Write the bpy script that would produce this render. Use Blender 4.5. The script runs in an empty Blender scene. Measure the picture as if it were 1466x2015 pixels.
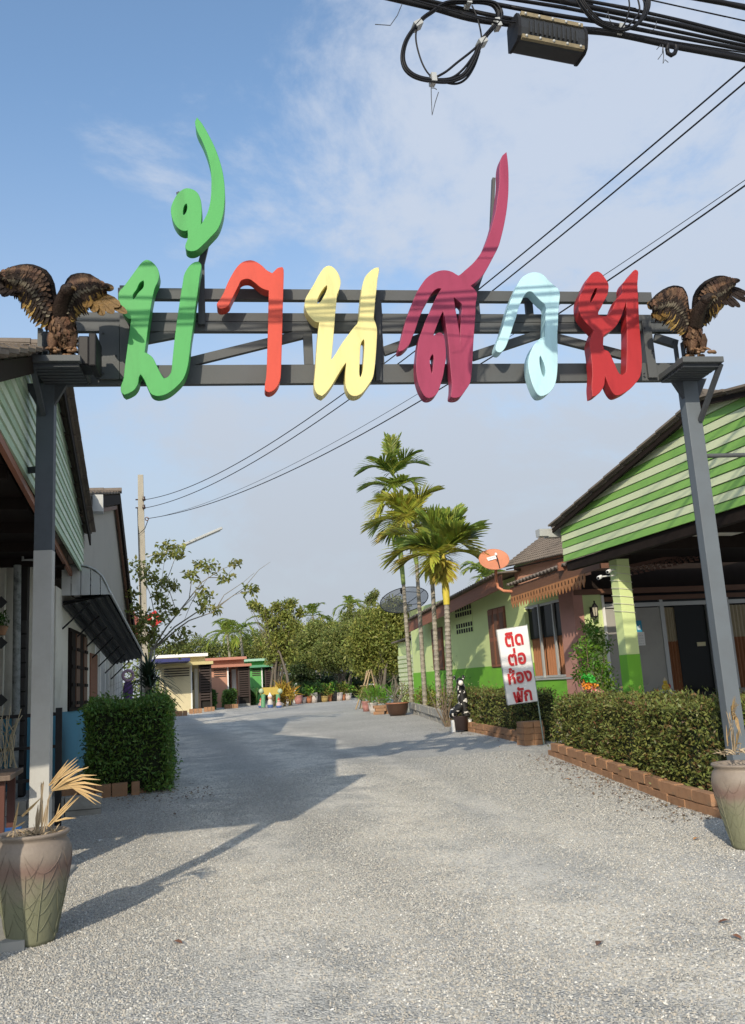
import bpy, bmesh, math, random
import numpy as np
from mathutils import Vector, Matrix, Euler
R_ = math.radians
S = bpy.context.scene
COL = S.collection
rng = np.random.default_rng(7)
random.seed(7)

# ------------------------------------------------------------------ camera
PW, PH, FPX, EYE = 1466, 2015, 1710.0, 1.35
_r, _w = R_(3.4), R_(15.5)
_p = math.atan((1345 - PH / 2) * math.cos(_r) / FPX)
FW = Vector((math.sin(_w) * math.cos(_p), math.cos(_w) * math.cos(_p), math.sin(_p)))
_rt = Vector((math.cos(_w), -math.sin(_w), 0)); _up = _rt.cross(FW)
RT = _rt * math.cos(_r) - _up * math.sin(_r)
UP = _up * math.cos(_r) + _rt * math.sin(_r)
CAMLOC = Vector((0, 0, EYE))
cd = bpy.data.cameras.new('camera'); cam = bpy.data.objects.new('camera', cd); COL.objects.link(cam)
cam.matrix_world = Matrix(((RT.x, UP.x, -FW.x, 0), (RT.y, UP.y, -FW.y, 0), (RT.z, UP.z, -FW.z, EYE), (0, 0, 0, 1)))
cd.sensor_fit = 'VERTICAL'; cd.sensor_height = 24; cd.sensor_width = 24
cd.lens = FPX / PH * 24; cd.clip_start = 0.05; cd.clip_end = 3000
S.camera = cam

# ------------------------------------------------------------------ sun, sky, exposure
SUN_AZ, SUN_EL = 29.0, 27.0       # light travels towards +y, 29 degrees right of the road
sl = bpy.data.lights.new('sun', 'SUN'); sun = bpy.data.objects.new('sun', sl); COL.objects.link(sun)
sl.energy = 3.9; sl.angle = R_(0.55); sl.color = (1.0, 0.885, 0.71)
_ld = Vector((math.sin(R_(SUN_AZ)) * math.cos(R_(SUN_EL)), math.cos(R_(SUN_AZ)) * math.cos(R_(SUN_EL)), -math.sin(R_(SUN_EL))))
sun.rotation_euler = _ld.to_track_quat('-Z', 'Y').to_euler(); sun.location = (-20, -30, 30)
W = bpy.data.worlds.new('World'); S.world = W; W.use_nodes = True
nt = W.node_tree; nt.nodes.clear()
def N(t, ty, **kw):
    n = t.nodes.new(ty)
    for k, v in kw.items():
        if k.startswith('i_'): n.inputs[k[2:].replace('_', ' ')].default_value = v
        else: setattr(n, k, v)
    return n
sky = N(nt, 'ShaderNodeTexSky', sky_type='NISHITA', sun_disc=False, sun_elevation=R_(SUN_EL), sun_rotation=R_(180 + SUN_AZ), altitude=0, air_density=1.0, dust_density=1.6, ozone_density=1.6)
tc = N(nt, 'ShaderNodeTexCoord')
mp = N(nt, 'ShaderNodeMapping'); mp.inputs['Scale'].default_value = (1.0, 1.0, 1.7); mp.inputs['Location'].default_value = (0.33, 0.1, 0.2)
nt.links.new(tc.outputs['Generated'], mp.inputs['Vector'])
nz = N(nt, 'ShaderNodeTexNoise', i_Scale=3.0, i_Detail=14.0, i_Roughness=0.64, i_Distortion=0.3)
nt.links.new(mp.outputs['Vector'], nz.inputs['Vector'])
# more cloud to the right (east) and low down, clear blue up left
sx = N(nt, 'ShaderNodeSeparateXYZ'); nt.links.new(tc.outputs['Generated'], sx.inputs[0])
def M(t, op, a, b=None, c=None, clamp=False):
    n = t.nodes.new('ShaderNodeMath'); n.operation = op; n.use_clamp = clamp
    for i, v in enumerate((a, b, c)):
        if v is None: continue
        if isinstance(v, (int, float)): n.inputs[i].default_value = v
        else: t.links.new(v, n.inputs[i])
    return n.outputs[0]
bias = M(nt, 'ADD', M(nt, 'MULTIPLY', sx.outputs['X'], 0.40), M(nt, 'MULTIPLY', sx.outputs['Z'], -0.22))
cov = M(nt, 'ADD', nz.outputs['Fac'], bias)
mr = N(nt, 'ShaderNodeMapRange', interpolation_type='SMOOTHSTEP'); mr.inputs['From Min'].default_value = 0.40; mr.inputs['From Max'].default_value = 0.63
nt.links.new(cov, mr.inputs['Value'])
cl = M(nt, 'MULTIPLY', mr.outputs['Result'], 0.80)
gain = N(nt, 'ShaderNodeMix', data_type='RGBA', blend_type='MULTIPLY'); gain.inputs['Factor'].default_value = 1.0; gain.inputs['B'].default_value = (1.5, 1.62, 1.62, 1); nt.links.new(sky.outputs[0], gain.inputs['A'])
mx = N(nt, 'ShaderNodeMix', data_type='RGBA'); mx.inputs['B'].default_value = (4.4, 4.8, 5.5, 1)
nt.links.new(cl, mx.inputs['Factor']); nt.links.new(gain.outputs['Result'], mx.inputs['A'])
hr_ = N(nt, 'ShaderNodeMapRange', interpolation_type='SMOOTHSTEP'); hr_.inputs['From Min'].default_value = 0.62; hr_.inputs['From Max'].default_value = 0.06; hr_.inputs['To Max'].default_value = 0.95; nt.links.new(sx.outputs['Z'], hr_.inputs['Value']); hz = hr_.outputs['Result']
mx2 = N(nt, 'ShaderNodeMix', data_type='RGBA'); mx2.inputs['B'].default_value = (3.35, 3.65, 4.1, 1)
nt.links.new(hz, mx2.inputs['Factor']); nt.links.new(mx.outputs['Result'], mx2.inputs['A'])
bg = N(nt, 'ShaderNodeBackground'); bg.inputs['Strength'].default_value = 0.15
wo = N(nt, 'ShaderNodeOutputWorld')
nt.links.new(mx2.outputs['Result'], bg.inputs['Color']); nt.links.new(bg.outputs[0], wo.inputs[0])
S.view_settings.view_transform = 'Standard'; S.view_settings.look = 'None'
S.view_settings.exposure = 0.0; S.view_settings.gamma = 1.0; S.view_settings.use_curve_mapping = False
S.render.engine = 'CYCLES'
S.cycles.max_bounces = 6; S.cycles.transparent_max_bounces = 8

# ------------------------------------------------------------------ positions from image pixels: sight lines of the photograph cut with real planes
def ray(px, py):
    return (FW * FPX + RT * (px - PW / 2) - UP * (py - PH / 2)).normalized()
def PL(px, py, ax, v):
    d = ray(px, py); return CAMLOC + d * ((v - CAMLOC[ax]) / d[ax])
def PX(px, py, X): return PL(px, py, 0, X)
def PY(px, py, Y): return PL(px, py, 1, Y)
def gz(y):
    return 0.0 if y < 8 else 0.6 * (1 - math.exp(-(y - 8) / 14))
def PG(px, py):
    d = ray(px, py); lo, hi = 0.0, 300.0
    for _ in range(50):
        m = (lo + hi) / 2; q = CAMLOC + d * m
        if q.z > gz(q.y): lo = m
        else: hi = m
    return CAMLOC + d * lo
def on_plane(px, py, p0, n):
    d = ray(px, py); t = (Vector(p0) - CAMLOC).dot(n) / d.dot(n); return CAMLOC + d * t

# ------------------------------------------------------------------ materials
MATS = {}
def mat(name, col, rough=0.7, var=0.12, scale=6.0, bump=0.0, bscale=60.0, metal=0.0, spec=0.4, dirt=None, dscale=1.5, damt=0.5, stretch=None, trans=0.0, attr=False):
    if name in MATS: return MATS[name]
    m = bpy.data.materials.new(name); m.use_nodes = True; t = m.node_tree; t.nodes.clear()
    out = N(t, 'ShaderNodeOutputMaterial'); b = N(t, 'ShaderNodeBsdfPrincipled')
    b.inputs['Roughness'].default_value = rough; b.inputs['Metallic'].default_value = metal; b.inputs['Specular IOR Level'].default_value = spec
    c = N(t, 'ShaderNodeTexCoord'); v = c.outputs['Object']
    if stretch:
        mpp = N(t, 'ShaderNodeMapping'); mpp.inputs['Scale'].default_value = stretch; t.links.new(v, mpp.inputs['Vector']); v = mpp.outputs['Vector']
    n1 = N(t, 'ShaderNodeTexNoise', i_Scale=scale, i_Detail=5.0, i_Roughness=0.6); t.links.new(v, n1.inputs['Vector'])
    hsv = N(t, 'ShaderNodeHueSaturation'); hsv.inputs['Color'].default_value = (*col, 1)
    val = M(t, 'ADD', M(t, 'MULTIPLY', M(t, 'SUBTRACT', n1.outputs['Fac'], 0.5), var * 3.0), 1.0)
    if attr:
        at = N(t, 'ShaderNodeAttribute', attribute_name='rnd')
        val = M(t, 'ADD', val, M(t, 'MULTIPLY', M(t, 'SUBTRACT', at.outputs['Fac'], 0.5), attr if not isinstance(attr, bool) else 0.7))
        t.links.new(M(t, 'ADD', M(t, 'MULTIPLY', M(t, 'SUBTRACT', M(t, 'FRACT', M(t, 'MULTIPLY', at.outputs['Fac'], 7.31)), 0.5), 0.018 if name.startswith('eagle') else 0.06), 0.5), hsv.inputs['Hue'])
    else:
        oi = N(t, 'ShaderNodeObjectInfo')
        val = M(t, 'ADD', val, M(t, 'MULTIPLY', M(t, 'SUBTRACT', oi.outputs['Random'], 0.5), var * 0.8))
    t.links.new(val, hsv.inputs['Value'])
    colout = hsv.outputs[0]
    if dirt:
        n2 = N(t, 'ShaderNodeTexNoise', i_Scale=dscale, i_Detail=7.0, i_Roughness=0.68); t.links.new(v, n2.inputs['Vector'])
        r2 = N(t, 'ShaderNodeMapRange', interpolation_type='SMOOTHSTEP'); r2.inputs['From Min'].default_value = 0.46; r2.inputs['From Max'].default_value = 0.7
        t.links.new(n2.outputs['Fac'], r2.inputs['Value'])
        mm = N(t, 'ShaderNodeMix', data_type='RGBA'); mm.inputs['B'].default_value = (*dirt, 1)
        t.links.new(M(t, 'MULTIPLY', r2.outputs['Result'], damt), mm.inputs['Factor']); t.links.new(colout, mm.inputs['A']); colout = mm.outputs['Result']
    t.links.new(colout, b.inputs['Base Color'])
    if bump:
        n3 = N(t, 'ShaderNodeTexNoise', i_Scale=bscale, i_Detail=4.0); t.links.new(v, n3.inputs['Vector'])
        bp = N(t, 'ShaderNodeBump', i_Strength=bump, i_Distance=0.01); t.links.new(n3.outputs['Fac'], bp.inputs['Height']); t.links.new(bp.outputs[0], b.inputs['Normal'])
    sh = b.outputs[0]
    if trans:
        tr = N(t, 'ShaderNodeBsdfTranslucent'); t.links.new(colout, tr.inputs['Color'])
        ms = N(t, 'ShaderNodeMixShader'); ms.inputs[0].default_value = trans
        t.links.new(sh, ms.inputs[1]); t.links.new(tr.outputs[0], ms.inputs[2]); sh = ms.outputs[0]
    t.links.new(sh, out.inputs[0]); MATS[name] = m; return m
def leafmat(name, col, trans=0.3, var=0.8, rough=0.45): return mat(name, col, rough=rough, var=0.14, scale=2.2, attr=var, trans=trans, spec=0.35)
def glassmat(name, tint=(0.02, 0.022, 0.022)):
    m = mat(name, tint, rough=0.08, var=0.0, spec=0.08); return m

steel = mat('grey_painted_steel', (0.080, 0.087, 0.092), 0.65, 0.08, 5, dirt=(0.085, 0.085, 0.08), dscale=3, damt=0.35, bump=0.05)
steel_dark = mat('dark_painted_steel', (0.055, 0.062, 0.072), 0.65, 0.1, 5, dirt=(0.06, 0.055, 0.05), dscale=3, damt=0.4, bump=0.05)
steel_post = mat('blue_grey_steel', (0.115, 0.135, 0.155), 0.55, 0.06, 4, dirt=(0.10, 0.11, 0.12), dscale=3, damt=0.4)
steel_pale = mat('grey_primer', (0.42, 0.42, 0.40), 0.55, 0.06, 4, dirt=(0.3, 0.28, 0.25), dscale=2.5, damt=0.4)
black = mat('black_rubber', (0.010, 0.010, 0.012), 0.5, 0.2, 8, spec=0.25)
blackm = mat('black_metal', (0.016, 0.016, 0.018), 0.55, 0.2, 8, spec=0.2)
concrete = mat('concrete', (0.33, 0.32, 0.29), 0.9, 0.12, 5, bump=0.35, bscale=40, dirt=(0.16, 0.15, 0.13), dscale=2, damt=0.6)
brickm = mat('terracotta_brick', (0.34, 0.185, 0.10), 0.9, 0.22, 12, bump=0.6, bscale=40, dirt=(0.20, 0.15, 0.10), dscale=6, damt=0.75)
cream = mat('cream_wall_paint', (0.72, 0.70, 0.61), 0.85, 0.05, 3, bump=0.1, bscale=80, dirt=(0.42, 0.39, 0.32), dscale=1.3, damt=0.5)
white = mat('white_paint', (0.78, 0.78, 0.76), 0.6, 0.03, 3, dirt=(0.55, 0.53, 0.48), dscale=2, damt=0.3)
blue_wall = mat('blue_wall_paint', (0.09, 0.30, 0.42), 0.8, 0.06, 3, bump=0.1, dirt=(0.08, 0.17, 0.2), dscale=1.5, damt=0.5)
brown_wood = mat('brown_wood', (0.13, 0.062, 0.036), 0.6, 0.2, 3, stretch=(1, 1, 12), bump=0.1, bscale=30)
red_wood = mat('reddish_wood', (0.235, 0.095, 0.055), 0.6, 0.2, 3, stretch=(1, 1, 10), bump=0.1, bscale=30)
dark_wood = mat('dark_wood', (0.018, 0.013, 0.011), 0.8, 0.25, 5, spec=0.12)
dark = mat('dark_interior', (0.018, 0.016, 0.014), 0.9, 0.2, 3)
glass = glassmat('dark_glass')
alu = mat('aluminium', (0.42, 0.43, 0.42), 0.45, 0.05, 4, metal=0.2)
leaf_green = mat('clap_green', (0.20, 0.40, 0.085), 0.55, 0.07, 2.5, dirt=(0.12, 0.29, 0.06), dscale=1.2, damt=0.5)
leaf_pale = mat('clap_pale_green', (0.56, 0.62, 0.40), 0.55, 0.05, 2.5, dirt=(0.42, 0.49, 0.31), dscale=1.2, damt=0.5)
H1_green = mat('faded_green', (0.42, 0.56, 0.40), 0.6, 0.1, 2.5, dirt=(0.30, 0.43, 0.28), dscale=1.3, damt=0.6)
H1_pale = mat('faded_pale_green', (0.58, 0.68, 0.54), 0.6, 0.1, 2.5, dirt=(0.42, 0.53, 0.38), dscale=1.3, damt=0.6)
tile = mat('weathered_roof_tile', (0.17, 0.14, 0.115), 0.9, 0.2, 4, bump=0.4, bscale=25, dirt=(0.075, 0.065, 0.055), dscale=1.5, damt=0.7)
wall_green = mat('lime_wall', (0.58, 0.68, 0.31), 0.85, 0.05, 2.0, bump=0.08, dirt=(0.46, 0.57, 0.27), dscale=1.0, damt=0.5)
dado_green = mat('green_dado', (0.155, 0.41, 0.035), 0.8, 0.06, 2.0, bump=0.08, dirt=(0.12, 0.27, 0.05), dscale=1.4, damt=0.5)
pink = mat('dusty_pink_paint', (0.42, 0.22, 0.18), 0.8, 0.06, 3, dirt=(0.3, 0.16, 0.12), dscale=2, damt=0.4)

# ------------------------------------------------------------------ mesh builder
class MB:
    def __init__(s): s.v = []; s.f = []; s.sm = []; s.mi = []; s.cur = 0
    def add(s, vs, fs, smooth=False):
        o = len(s.v); s.v += [tuple(v) for v in vs]
        for f in fs: s.f.append([i + o for i in f]); s.sm.append(smooth); s.mi.append(s.cur)
        return s
    def box(s, c, d, rot=None, ax=None):
        hx, hy, hz = d[0] / 2, d[1] / 2, d[2] / 2
        vs = [Vector((x, y, z)) for x in (-hx, hx) for y in (-hy, hy) for z in (-hz, hz)]
        if rot is not None: vs = [rot @ v for v in vs]
        c = Vector(c)
        return s.add([v + c for v in vs], [(0, 1, 3, 2), (4, 6, 7, 5), (0, 4, 5, 1), (2, 3, 7, 6), (0, 2, 6, 4), (1, 5, 7, 3)])
    def beam(s, a, b, w, h, up=(0, 0, 1)):
        a, b = Vector(a), Vector(b); d = (b - a); L = d.length; d.normalize(); up = Vector(up)
        sd = d.cross(up)
        if sd.length < 1e-4: sd = d.cross(Vector((0, 1, 0)))
        sd.normalize(); u2 = sd.cross(d).normalized()
        vs = [p + sd * (i * w / 2) + u2 * (j * h / 2) for p in (a, b) for i, j in ((-1, -1), (1, -1), (1, 1), (-1, 1))]
        return s.add(vs, [(3, 2, 1, 0), (4, 5, 6, 7), (0, 1, 5, 4), (1, 2, 6, 5), (2, 3, 7, 6), (3, 0, 4, 7)])
    def quad(s, a, b, c, d): return s.add([a, b, c, d], [(0, 1, 2, 3)])
    def slab(s, poly, n):     # polygon list extruded by vector n
        k = len(poly); n = Vector(n); p = [Vector(q) for q in poly]
        return s.add(p + [q + n for q in p], [tuple(range(k))[::-1], tuple(range(k, 2 * k))] + [(i, (i + 1) % k, (i + 1) % k + k, i + k) for i in range(k)])
    def tube(s, pts, r, seg=8, caps=True, smooth=True):
        pts = [Vector(p) for p in pts]; n = len(pts); rr = r if hasattr(r, '__len__') else [r] * n
        vs = []; ref = None
        for i, p in enumerate(pts):
            t = (pts[min(i + 1, n - 1)] - pts[max(i - 1, 0)])
            if t.length < 1e-9: t = Vector((0, 0, 1))
            t.normalize()
            if ref is None: ref = t.orthogonal().normalized()
            ref = (ref - t * ref.dot(t))
            if ref.length < 1e-6: ref = t.orthogonal()
            ref.normalize(); bn = t.cross(ref)
            for k in range(seg):
                a = 2 * math.pi * k / seg; vs.append(p + (ref * math.cos(a) + bn * math.sin(a)) * rr[i])
        fs = [(i * seg + k, i * seg + (k + 1) % seg, (i + 1) * seg + (k + 1) % seg, (i + 1) * seg + k) for i in range(n - 1) for k in range(seg)]
        s.add(vs, fs, smooth)
        if caps: s.add(vs[:seg], [tuple(range(seg))[::-1]]); s.add(vs[-seg:], [tuple(range(seg))])
        return s
    def lathe(s, prof, c=(0, 0, 0), seg=24, smooth=True, sx=1, sy=1, wob=0, axis=None):
        c = Vector(c); vs = []
        for i, (r, z) in enumerate(prof):
            for k in range(seg):
                a = 2 * math.pi * k / seg; q = Vector((r * math.cos(a) * sx, r * math.sin(a) * sy, z))
                if axis is not None: q = axis @ q
                vs.append(c + q)
        n = len(prof)
        s.add(vs, [(i * seg + k, i * seg + (k + 1) % seg, (i + 1) * seg + (k + 1) % seg, (i + 1) * seg + k) for i in range(n - 1) for k in range(seg)], smooth)
        return s
    def ball(s, c, r, seg=12, rings=7, sc=(1, 1, 1), rot=None):
        c = Vector(c); vs = []
        for i in range(rings + 1):
            th = math.pi * i / rings
            for k in range(seg):
                a = 2 * math.pi * k / seg
                q = Vector((r * math.sin(th) * math.cos(a) * sc[0], r * math.sin(th) * math.sin(a) * sc[1], r * math.cos(th) * sc[2]))
                if rot is not None: q = rot @ q
                vs.append(c + q)
        return s.add(vs, [(i * seg + k, (i + 1) * seg + k, (i + 1) * seg + (k + 1) % seg, i * seg + (k + 1) % seg) for i in range(rings) for k in range(seg)], True)
    def blade(s, pts, ws, nrm=(0, 0, 1), fold=0.0):     # strip along pts, widths ws
        pts = [Vector(p) for p in pts]; n = len(pts); nrm = Vector(nrm); vs = []
        for i, p in enumerate(pts):
            t = (pts[min(i + 1, n - 1)] - pts[max(i - 1, 0)]).normalized(); sd = t.cross(nrm)
            if sd.length < 1e-5: sd = t.orthogonal()
            sd.normalize(); vs += [p - sd * ws[i] / 2, p + sd * ws[i] / 2]
        return s.add(vs, [(2 * i, 2 * i + 1, 2 * i + 3, 2 * i + 2) for i in range(n - 1)])
    def mesh(s, name, mats, off=(0, 0, 0)):
        me = bpy.data.meshes.new(name); o = Vector(off)
        me.from_pydata([(v[0] - o.x, v[1] - o.y, v[2] - o.z) for v in s.v], [], s.f)
        for m in (mats if isinstance(mats, (list, tuple)) else [mats]): me.materials.append(m)
        me.polygons.foreach_set('use_smooth', s.sm)
        if isinstance(mats, (list, tuple)): me.polygons.foreach_set('material_index', s.mi)
        me.update(); return me
    def build(s, name, mats, parent=None, label=None, bevel=0, kind=None):
        off = world_loc(parent) if parent else (0, 0, 0)
        return link(s.mesh(name, mats, off), name, parent, label, bevel, kind)
def world_loc(o):
    v = Vector((0, 0, 0))
    while o is not None: v += o.location; o = o.parent
    return v
def link(me, name, parent=None, label=None, bevel=0, kind=None, loc=None):
    ob = bpy.data.objects.new(name, me); COL.objects.link(ob)
    if parent: ob.parent = parent
    if label: ob['label'] = label
    if kind: ob['kind'] = kind
    if loc is not None: ob.location = loc
    if bevel:
        b = ob.modifiers.new('bevel', 'BEVEL'); b.width = bevel; b.segments = 2; b.limit_method = 'ANGLE'
    return ob
def thing(name, label, cat, loc=(0, 0, 0), group=None):
    o = bpy.data.objects.new(name, None); COL.objects.link(o); o.location = loc; o.empty_display_size = 0.1
    o['label'] = label; o['category'] = cat
    if group: o['group'] = group
    return o
def tag(o, label, cat, group=None):
    o['label'] = label; o['category'] = cat
    if group: o['group'] = group
    return o
def copy_tree(o, parent=None):
    c = o.copy(); COL.objects.link(c)
    if parent is not None: c.parent = parent
    for ch in [x for x in COL.objects if x.parent == o]: copy_tree(ch, c)
    return c

def npmesh(name, verts, quads, m, rnd=None, smooth=False):
    verts = np.asarray(verts, np.float32); quads = np.asarray(quads, np.int32); k = quads.shape[1]
    me = bpy.data.meshes.new(name)
    me.vertices.add(len(verts)); me.vertices.foreach_set('co', verts.ravel())
    me.loops.add(quads.size); me.loops.foreach_set('vertex_index', quads.ravel())
    me.polygons.add(len(quads)); me.polygons.foreach_set('loop_start', np.arange(0, quads.size, k, dtype=np.int32))
    me.materials.append(m)
    if rnd is not None:
        a = me.attributes.new('rnd', 'FLOAT', 'FACE'); a.data.foreach_set('value', np.asarray(rnd, np.float32))
    me.update(calc_edges=True); me.validate()
    return me
def unit(a): return a / np.maximum(np.linalg.norm(a, axis=-1, keepdims=True), 1e-9)
def leaf_mesh(name, pos, m, size=0.06, asp=0.45, nrm=None, updown=0.0, jitter=0.9, seed=1, dirs=None):
    """leaf-shaped folded quads scattered at pos"""
    g = np.random.default_rng(seed); n = len(pos)
    d = unit(g.normal(size=(n, 3)) + np.array([0, 0, updown])) if dirs is None else unit(dirs + g.normal(size=(n, 3)) * jitter * 0.5)
    if nrm is None: nr = unit(g.normal(size=(n, 3)) + np.array([0, 0, 0.8]))
    else: nr = unit(nrm + g.normal(size=(n, 3)) * jitter)
    sd = unit(np.cross(d, nr)); nr = np.cross(sd, d)
    L = size * g.uniform(0.65, 1.35, (n, 1)); w = L * asp
    b = pos; t = pos + d * L - nr * L * 0.15; md = pos + d * L * 0.5
    l = md - sd * w / 2 + nr * L * 0.07; r = md + sd * w / 2 + nr * L * 0.07
    V = np.stack([b, l, t, r], 1).reshape(-1, 3); I = np.arange(n * 4).reshape(n, 4)
    return npmesh(name, V, I, m, g.uniform(0, 1, n))
def blob_points(g, blobs, n, shell=0.55):
    """points in ellipsoids, mostly near their surface; blobs = (cx,cy,cz,rx,ry,rz)"""
    B = np.array(blobs, float); wts = (B[:, 3] * B[:, 4] * B[:, 5]) ** 0.67; wts /= wts.sum()
    k = g.choice(len(B), n, p=wts); u = unit(g.normal(size=(n, 3))); r = shell + (1 - shell) * g.uniform(0, 1, (n, 1)) ** 0.7
    r *= 1 + 0.16 * g.normal(size=(n, 1))
    return B[k, :3] + u * r * B[k, 3:], u
# ================================================================== GROUND
def build_ground():
    ys = np.concatenate([np.arange(-40, 0, 4), np.arange(0, 90, 0.5), np.array([95, 110, 140, 200, 300, 500, 900])])
    xs = np.array([-600, -300, -150, -80, -40, -20, -10, -5, 0, 5, 10, 20, 40, 80, 150, 300, 600], float)
    X, Y = np.meshgrid(xs, ys); Z = np.where(Y < 8, 0, 0.6 * (1 - np.exp(-(Y - 8) / 14)))
    V = np.stack([X, Y, Z], -1).reshape(-1, 3); nx = len(xs); ny = len(ys)
    q = np.array([(j * nx + i, j * nx + i + 1, (j + 1) * nx + i + 1, (j + 1) * nx + i) for j in range(ny - 1) for i in range(nx - 1)])
    m = bpy.data.materials.new('gravel_ground'); m.use_nodes = True; t = m.node_tree; t.nodes.clear()
    out = N(t, 'ShaderNodeOutputMaterial'); b = N(t, 'ShaderNodeBsdfPrincipled'); b.inputs['Roughness'].default_value = 0.95; b.inputs['Specular IOR Level'].default_value = 0.2
    c = N(t, 'ShaderNodeTexCoord'); v = c.outputs['Object']
    vo = N(t, 'ShaderNodeTexVoronoi', i_Scale=85.0); vo.feature = 'F1'; t.links.new(v, vo.inputs['Vector'])
    ramp = N(t, 'ShaderNodeValToRGB'); e = ramp.color_ramp.elements
    e[0].position = 0.0; e[0].color = (0.27, 0.263, 0.243, 1); e[1].position = 1.0; e[1].color = (0.58, 0.565, 0.52, 1)
    e2 = ramp.color_ramp.elements.new(0.45); e2.color = (0.41, 0.40, 0.37, 1)
    sp = N(t, 'ShaderNodeSeparateColor'); t.links.new(vo.outputs['Color'], sp.inputs[0]); t.links.new(sp.outputs[0], ramp.inputs['Fac'])
    n1 = N(t, 'ShaderNodeTexNoise', i_Scale=0.45, i_Detail=6.0, i_Roughness=0.6); t.links.new(v, n1.inputs['Vector'])
    r1 = N(t, 'ShaderNodeMapRange'); r1.inputs['From Min'].default_value = 0.3; r1.inputs['From Max'].default_value = 0.7; r1.inputs['To Min'].default_value = 0.84; r1.inputs['To Max'].default_value = 1.16
    t.links.new(n1.outputs['Fac'], r1.inputs['Value'])
    # pale dusty wheel tracks along the drive
    s = N(t, 'ShaderNodeSeparateXYZ'); t.links.new(v, s.inputs[0])
    nw = N(t, 'ShaderNodeTexNoise', i_Scale=0.55, i_Detail=3.0); t.links.new(v, nw.inputs['Vector'])
    xw = M(t, 'ADD', s.outputs['X'], M(t, 'MULTIPLY', M(t, 'SUBTRACT', nw.outputs['Fac'], 0.5), 1.1))
    def track(x0, w):
        d = M(t, 'ABSOLUTE', M(t, 'SUBTRACT', xw, x0)); rr = N(t, 'ShaderNodeMapRange', interpolation_type='SMOOTHSTEP')
        rr.inputs['From Min'].default_value = w; rr.inputs['From Max'].default_value = 0.1; t.links.new(d, rr.inputs['Value']); return rr.outputs['Result']
    tr = M(t, 'MAXIMUM', M(t, 'MAXIMUM', track(0.85, 0.75), track(2.45, 0.85)), M(t, 'MULTIPLY', track(3.5, 0.4), 0.6))
    n2 = N(t, 'ShaderNodeTexNoise', i_Scale=1.6, i_Detail=7.0, i_Roughness=0.7); t.links.new(v, n2.inputs['Vector'])
    r2 = N(t, 'ShaderNodeMapRange', interpolation_type='SMOOTHSTEP'); r2.inputs['From Min'].default_value = 0.38; r2.inputs['From Max'].default_value = 0.56; t.links.new(n2.outputs['Fac'], r2.inputs['Value'])
    n5 = N(t, 'ShaderNodeTexNoise', i_Scale=38.0, i_Detail=4.0, i_Roughness=0.7); t.links.new(v, n5.inputs['Vector'])
    r5 = N(t, 'ShaderNodeMapRange', interpolation_type='SMOOTHSTEP'); r5.inputs['From Min'].default_value = 0.36; r5.inputs['From Max'].default_value = 0.6; t.links.new(n5.outputs['Fac'], r5.inputs['Value'])
    dust = M(t, 'MULTIPLY', M(t, 'MULTIPLY', M(t, 'MULTIPLY', tr, r2.outputs['Result']), r5.outputs['Result']), 0.95)
    mm = N(t, 'ShaderNodeMix', data_type='RGBA', blend_type='MULTIPLY'); mm.inputs['Factor'].default_value = 1.0
    t.links.new(ramp.outputs['Color'], mm.inputs['A'])
    cmb = N(t, 'ShaderNodeCombineColor'); [t.links.new(r1.outputs['Result'], cmb.inputs[i]) for i in range(3)]; t.links.new(cmb.outputs[0], mm.inputs['B'])
    md = N(t, 'ShaderNodeMix', data_type='RGBA'); md.inputs['B'].default_value = (0.82, 0.77, 0.67, 1); t.links.new(dust, md.inputs['Factor']); t.links.new(mm.outputs['Result'], md.inputs['A'])
    # grass and dirt away from the drive
    far = N(t, 'ShaderNodeMapRange', interpolation_type='SMOOTHSTEP'); far.inputs['From Min'].default_value = 60; far.inputs['From Max'].default_value = 72
    t.links.new(M(t, 'MAXIMUM', M(t, 'ABSOLUTE', s.outputs['X']), s.outputs['Y']), far.inputs['Value'])
    mg = N(t, 'ShaderNodeMix', data_type='RGBA'); mg.inputs['B'].default_value = (0.09, 0.11, 0.035, 1); t.links.new(far.outputs['Result'], mg.inputs['Factor']); t.links.new(md.outputs['Result'], mg.inputs['A'])
    t.links.new(mg.outputs['Result'], b.inputs['Base Color'])
    vb = N(t, 'ShaderNodeTexVoronoi', i_Scale=85.0); vb.feature = 'F1'; t.links.new(v, vb.inputs['Vector'])
    hgt = M(t, 'MULTIPLY', M(t, 'SUBTRACT', 1.0, vb.outputs['Distance']), M(t, 'SUBTRACT', 1.0, M(t, 'MULTIPLY', dust, 0.9)))
    bp = N(t, 'ShaderNodeBump', i_Strength=0.8, i_Distance=0.012); t.links.new(hgt, bp.inputs['Height']); t.links.new(bp.outputs[0], b.inputs['Normal'])
    t.links.new(b.outputs[0], out.inputs[0])
    link(npmesh('ground', V, q, m), 'ground', kind='structure')
build_ground()

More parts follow.
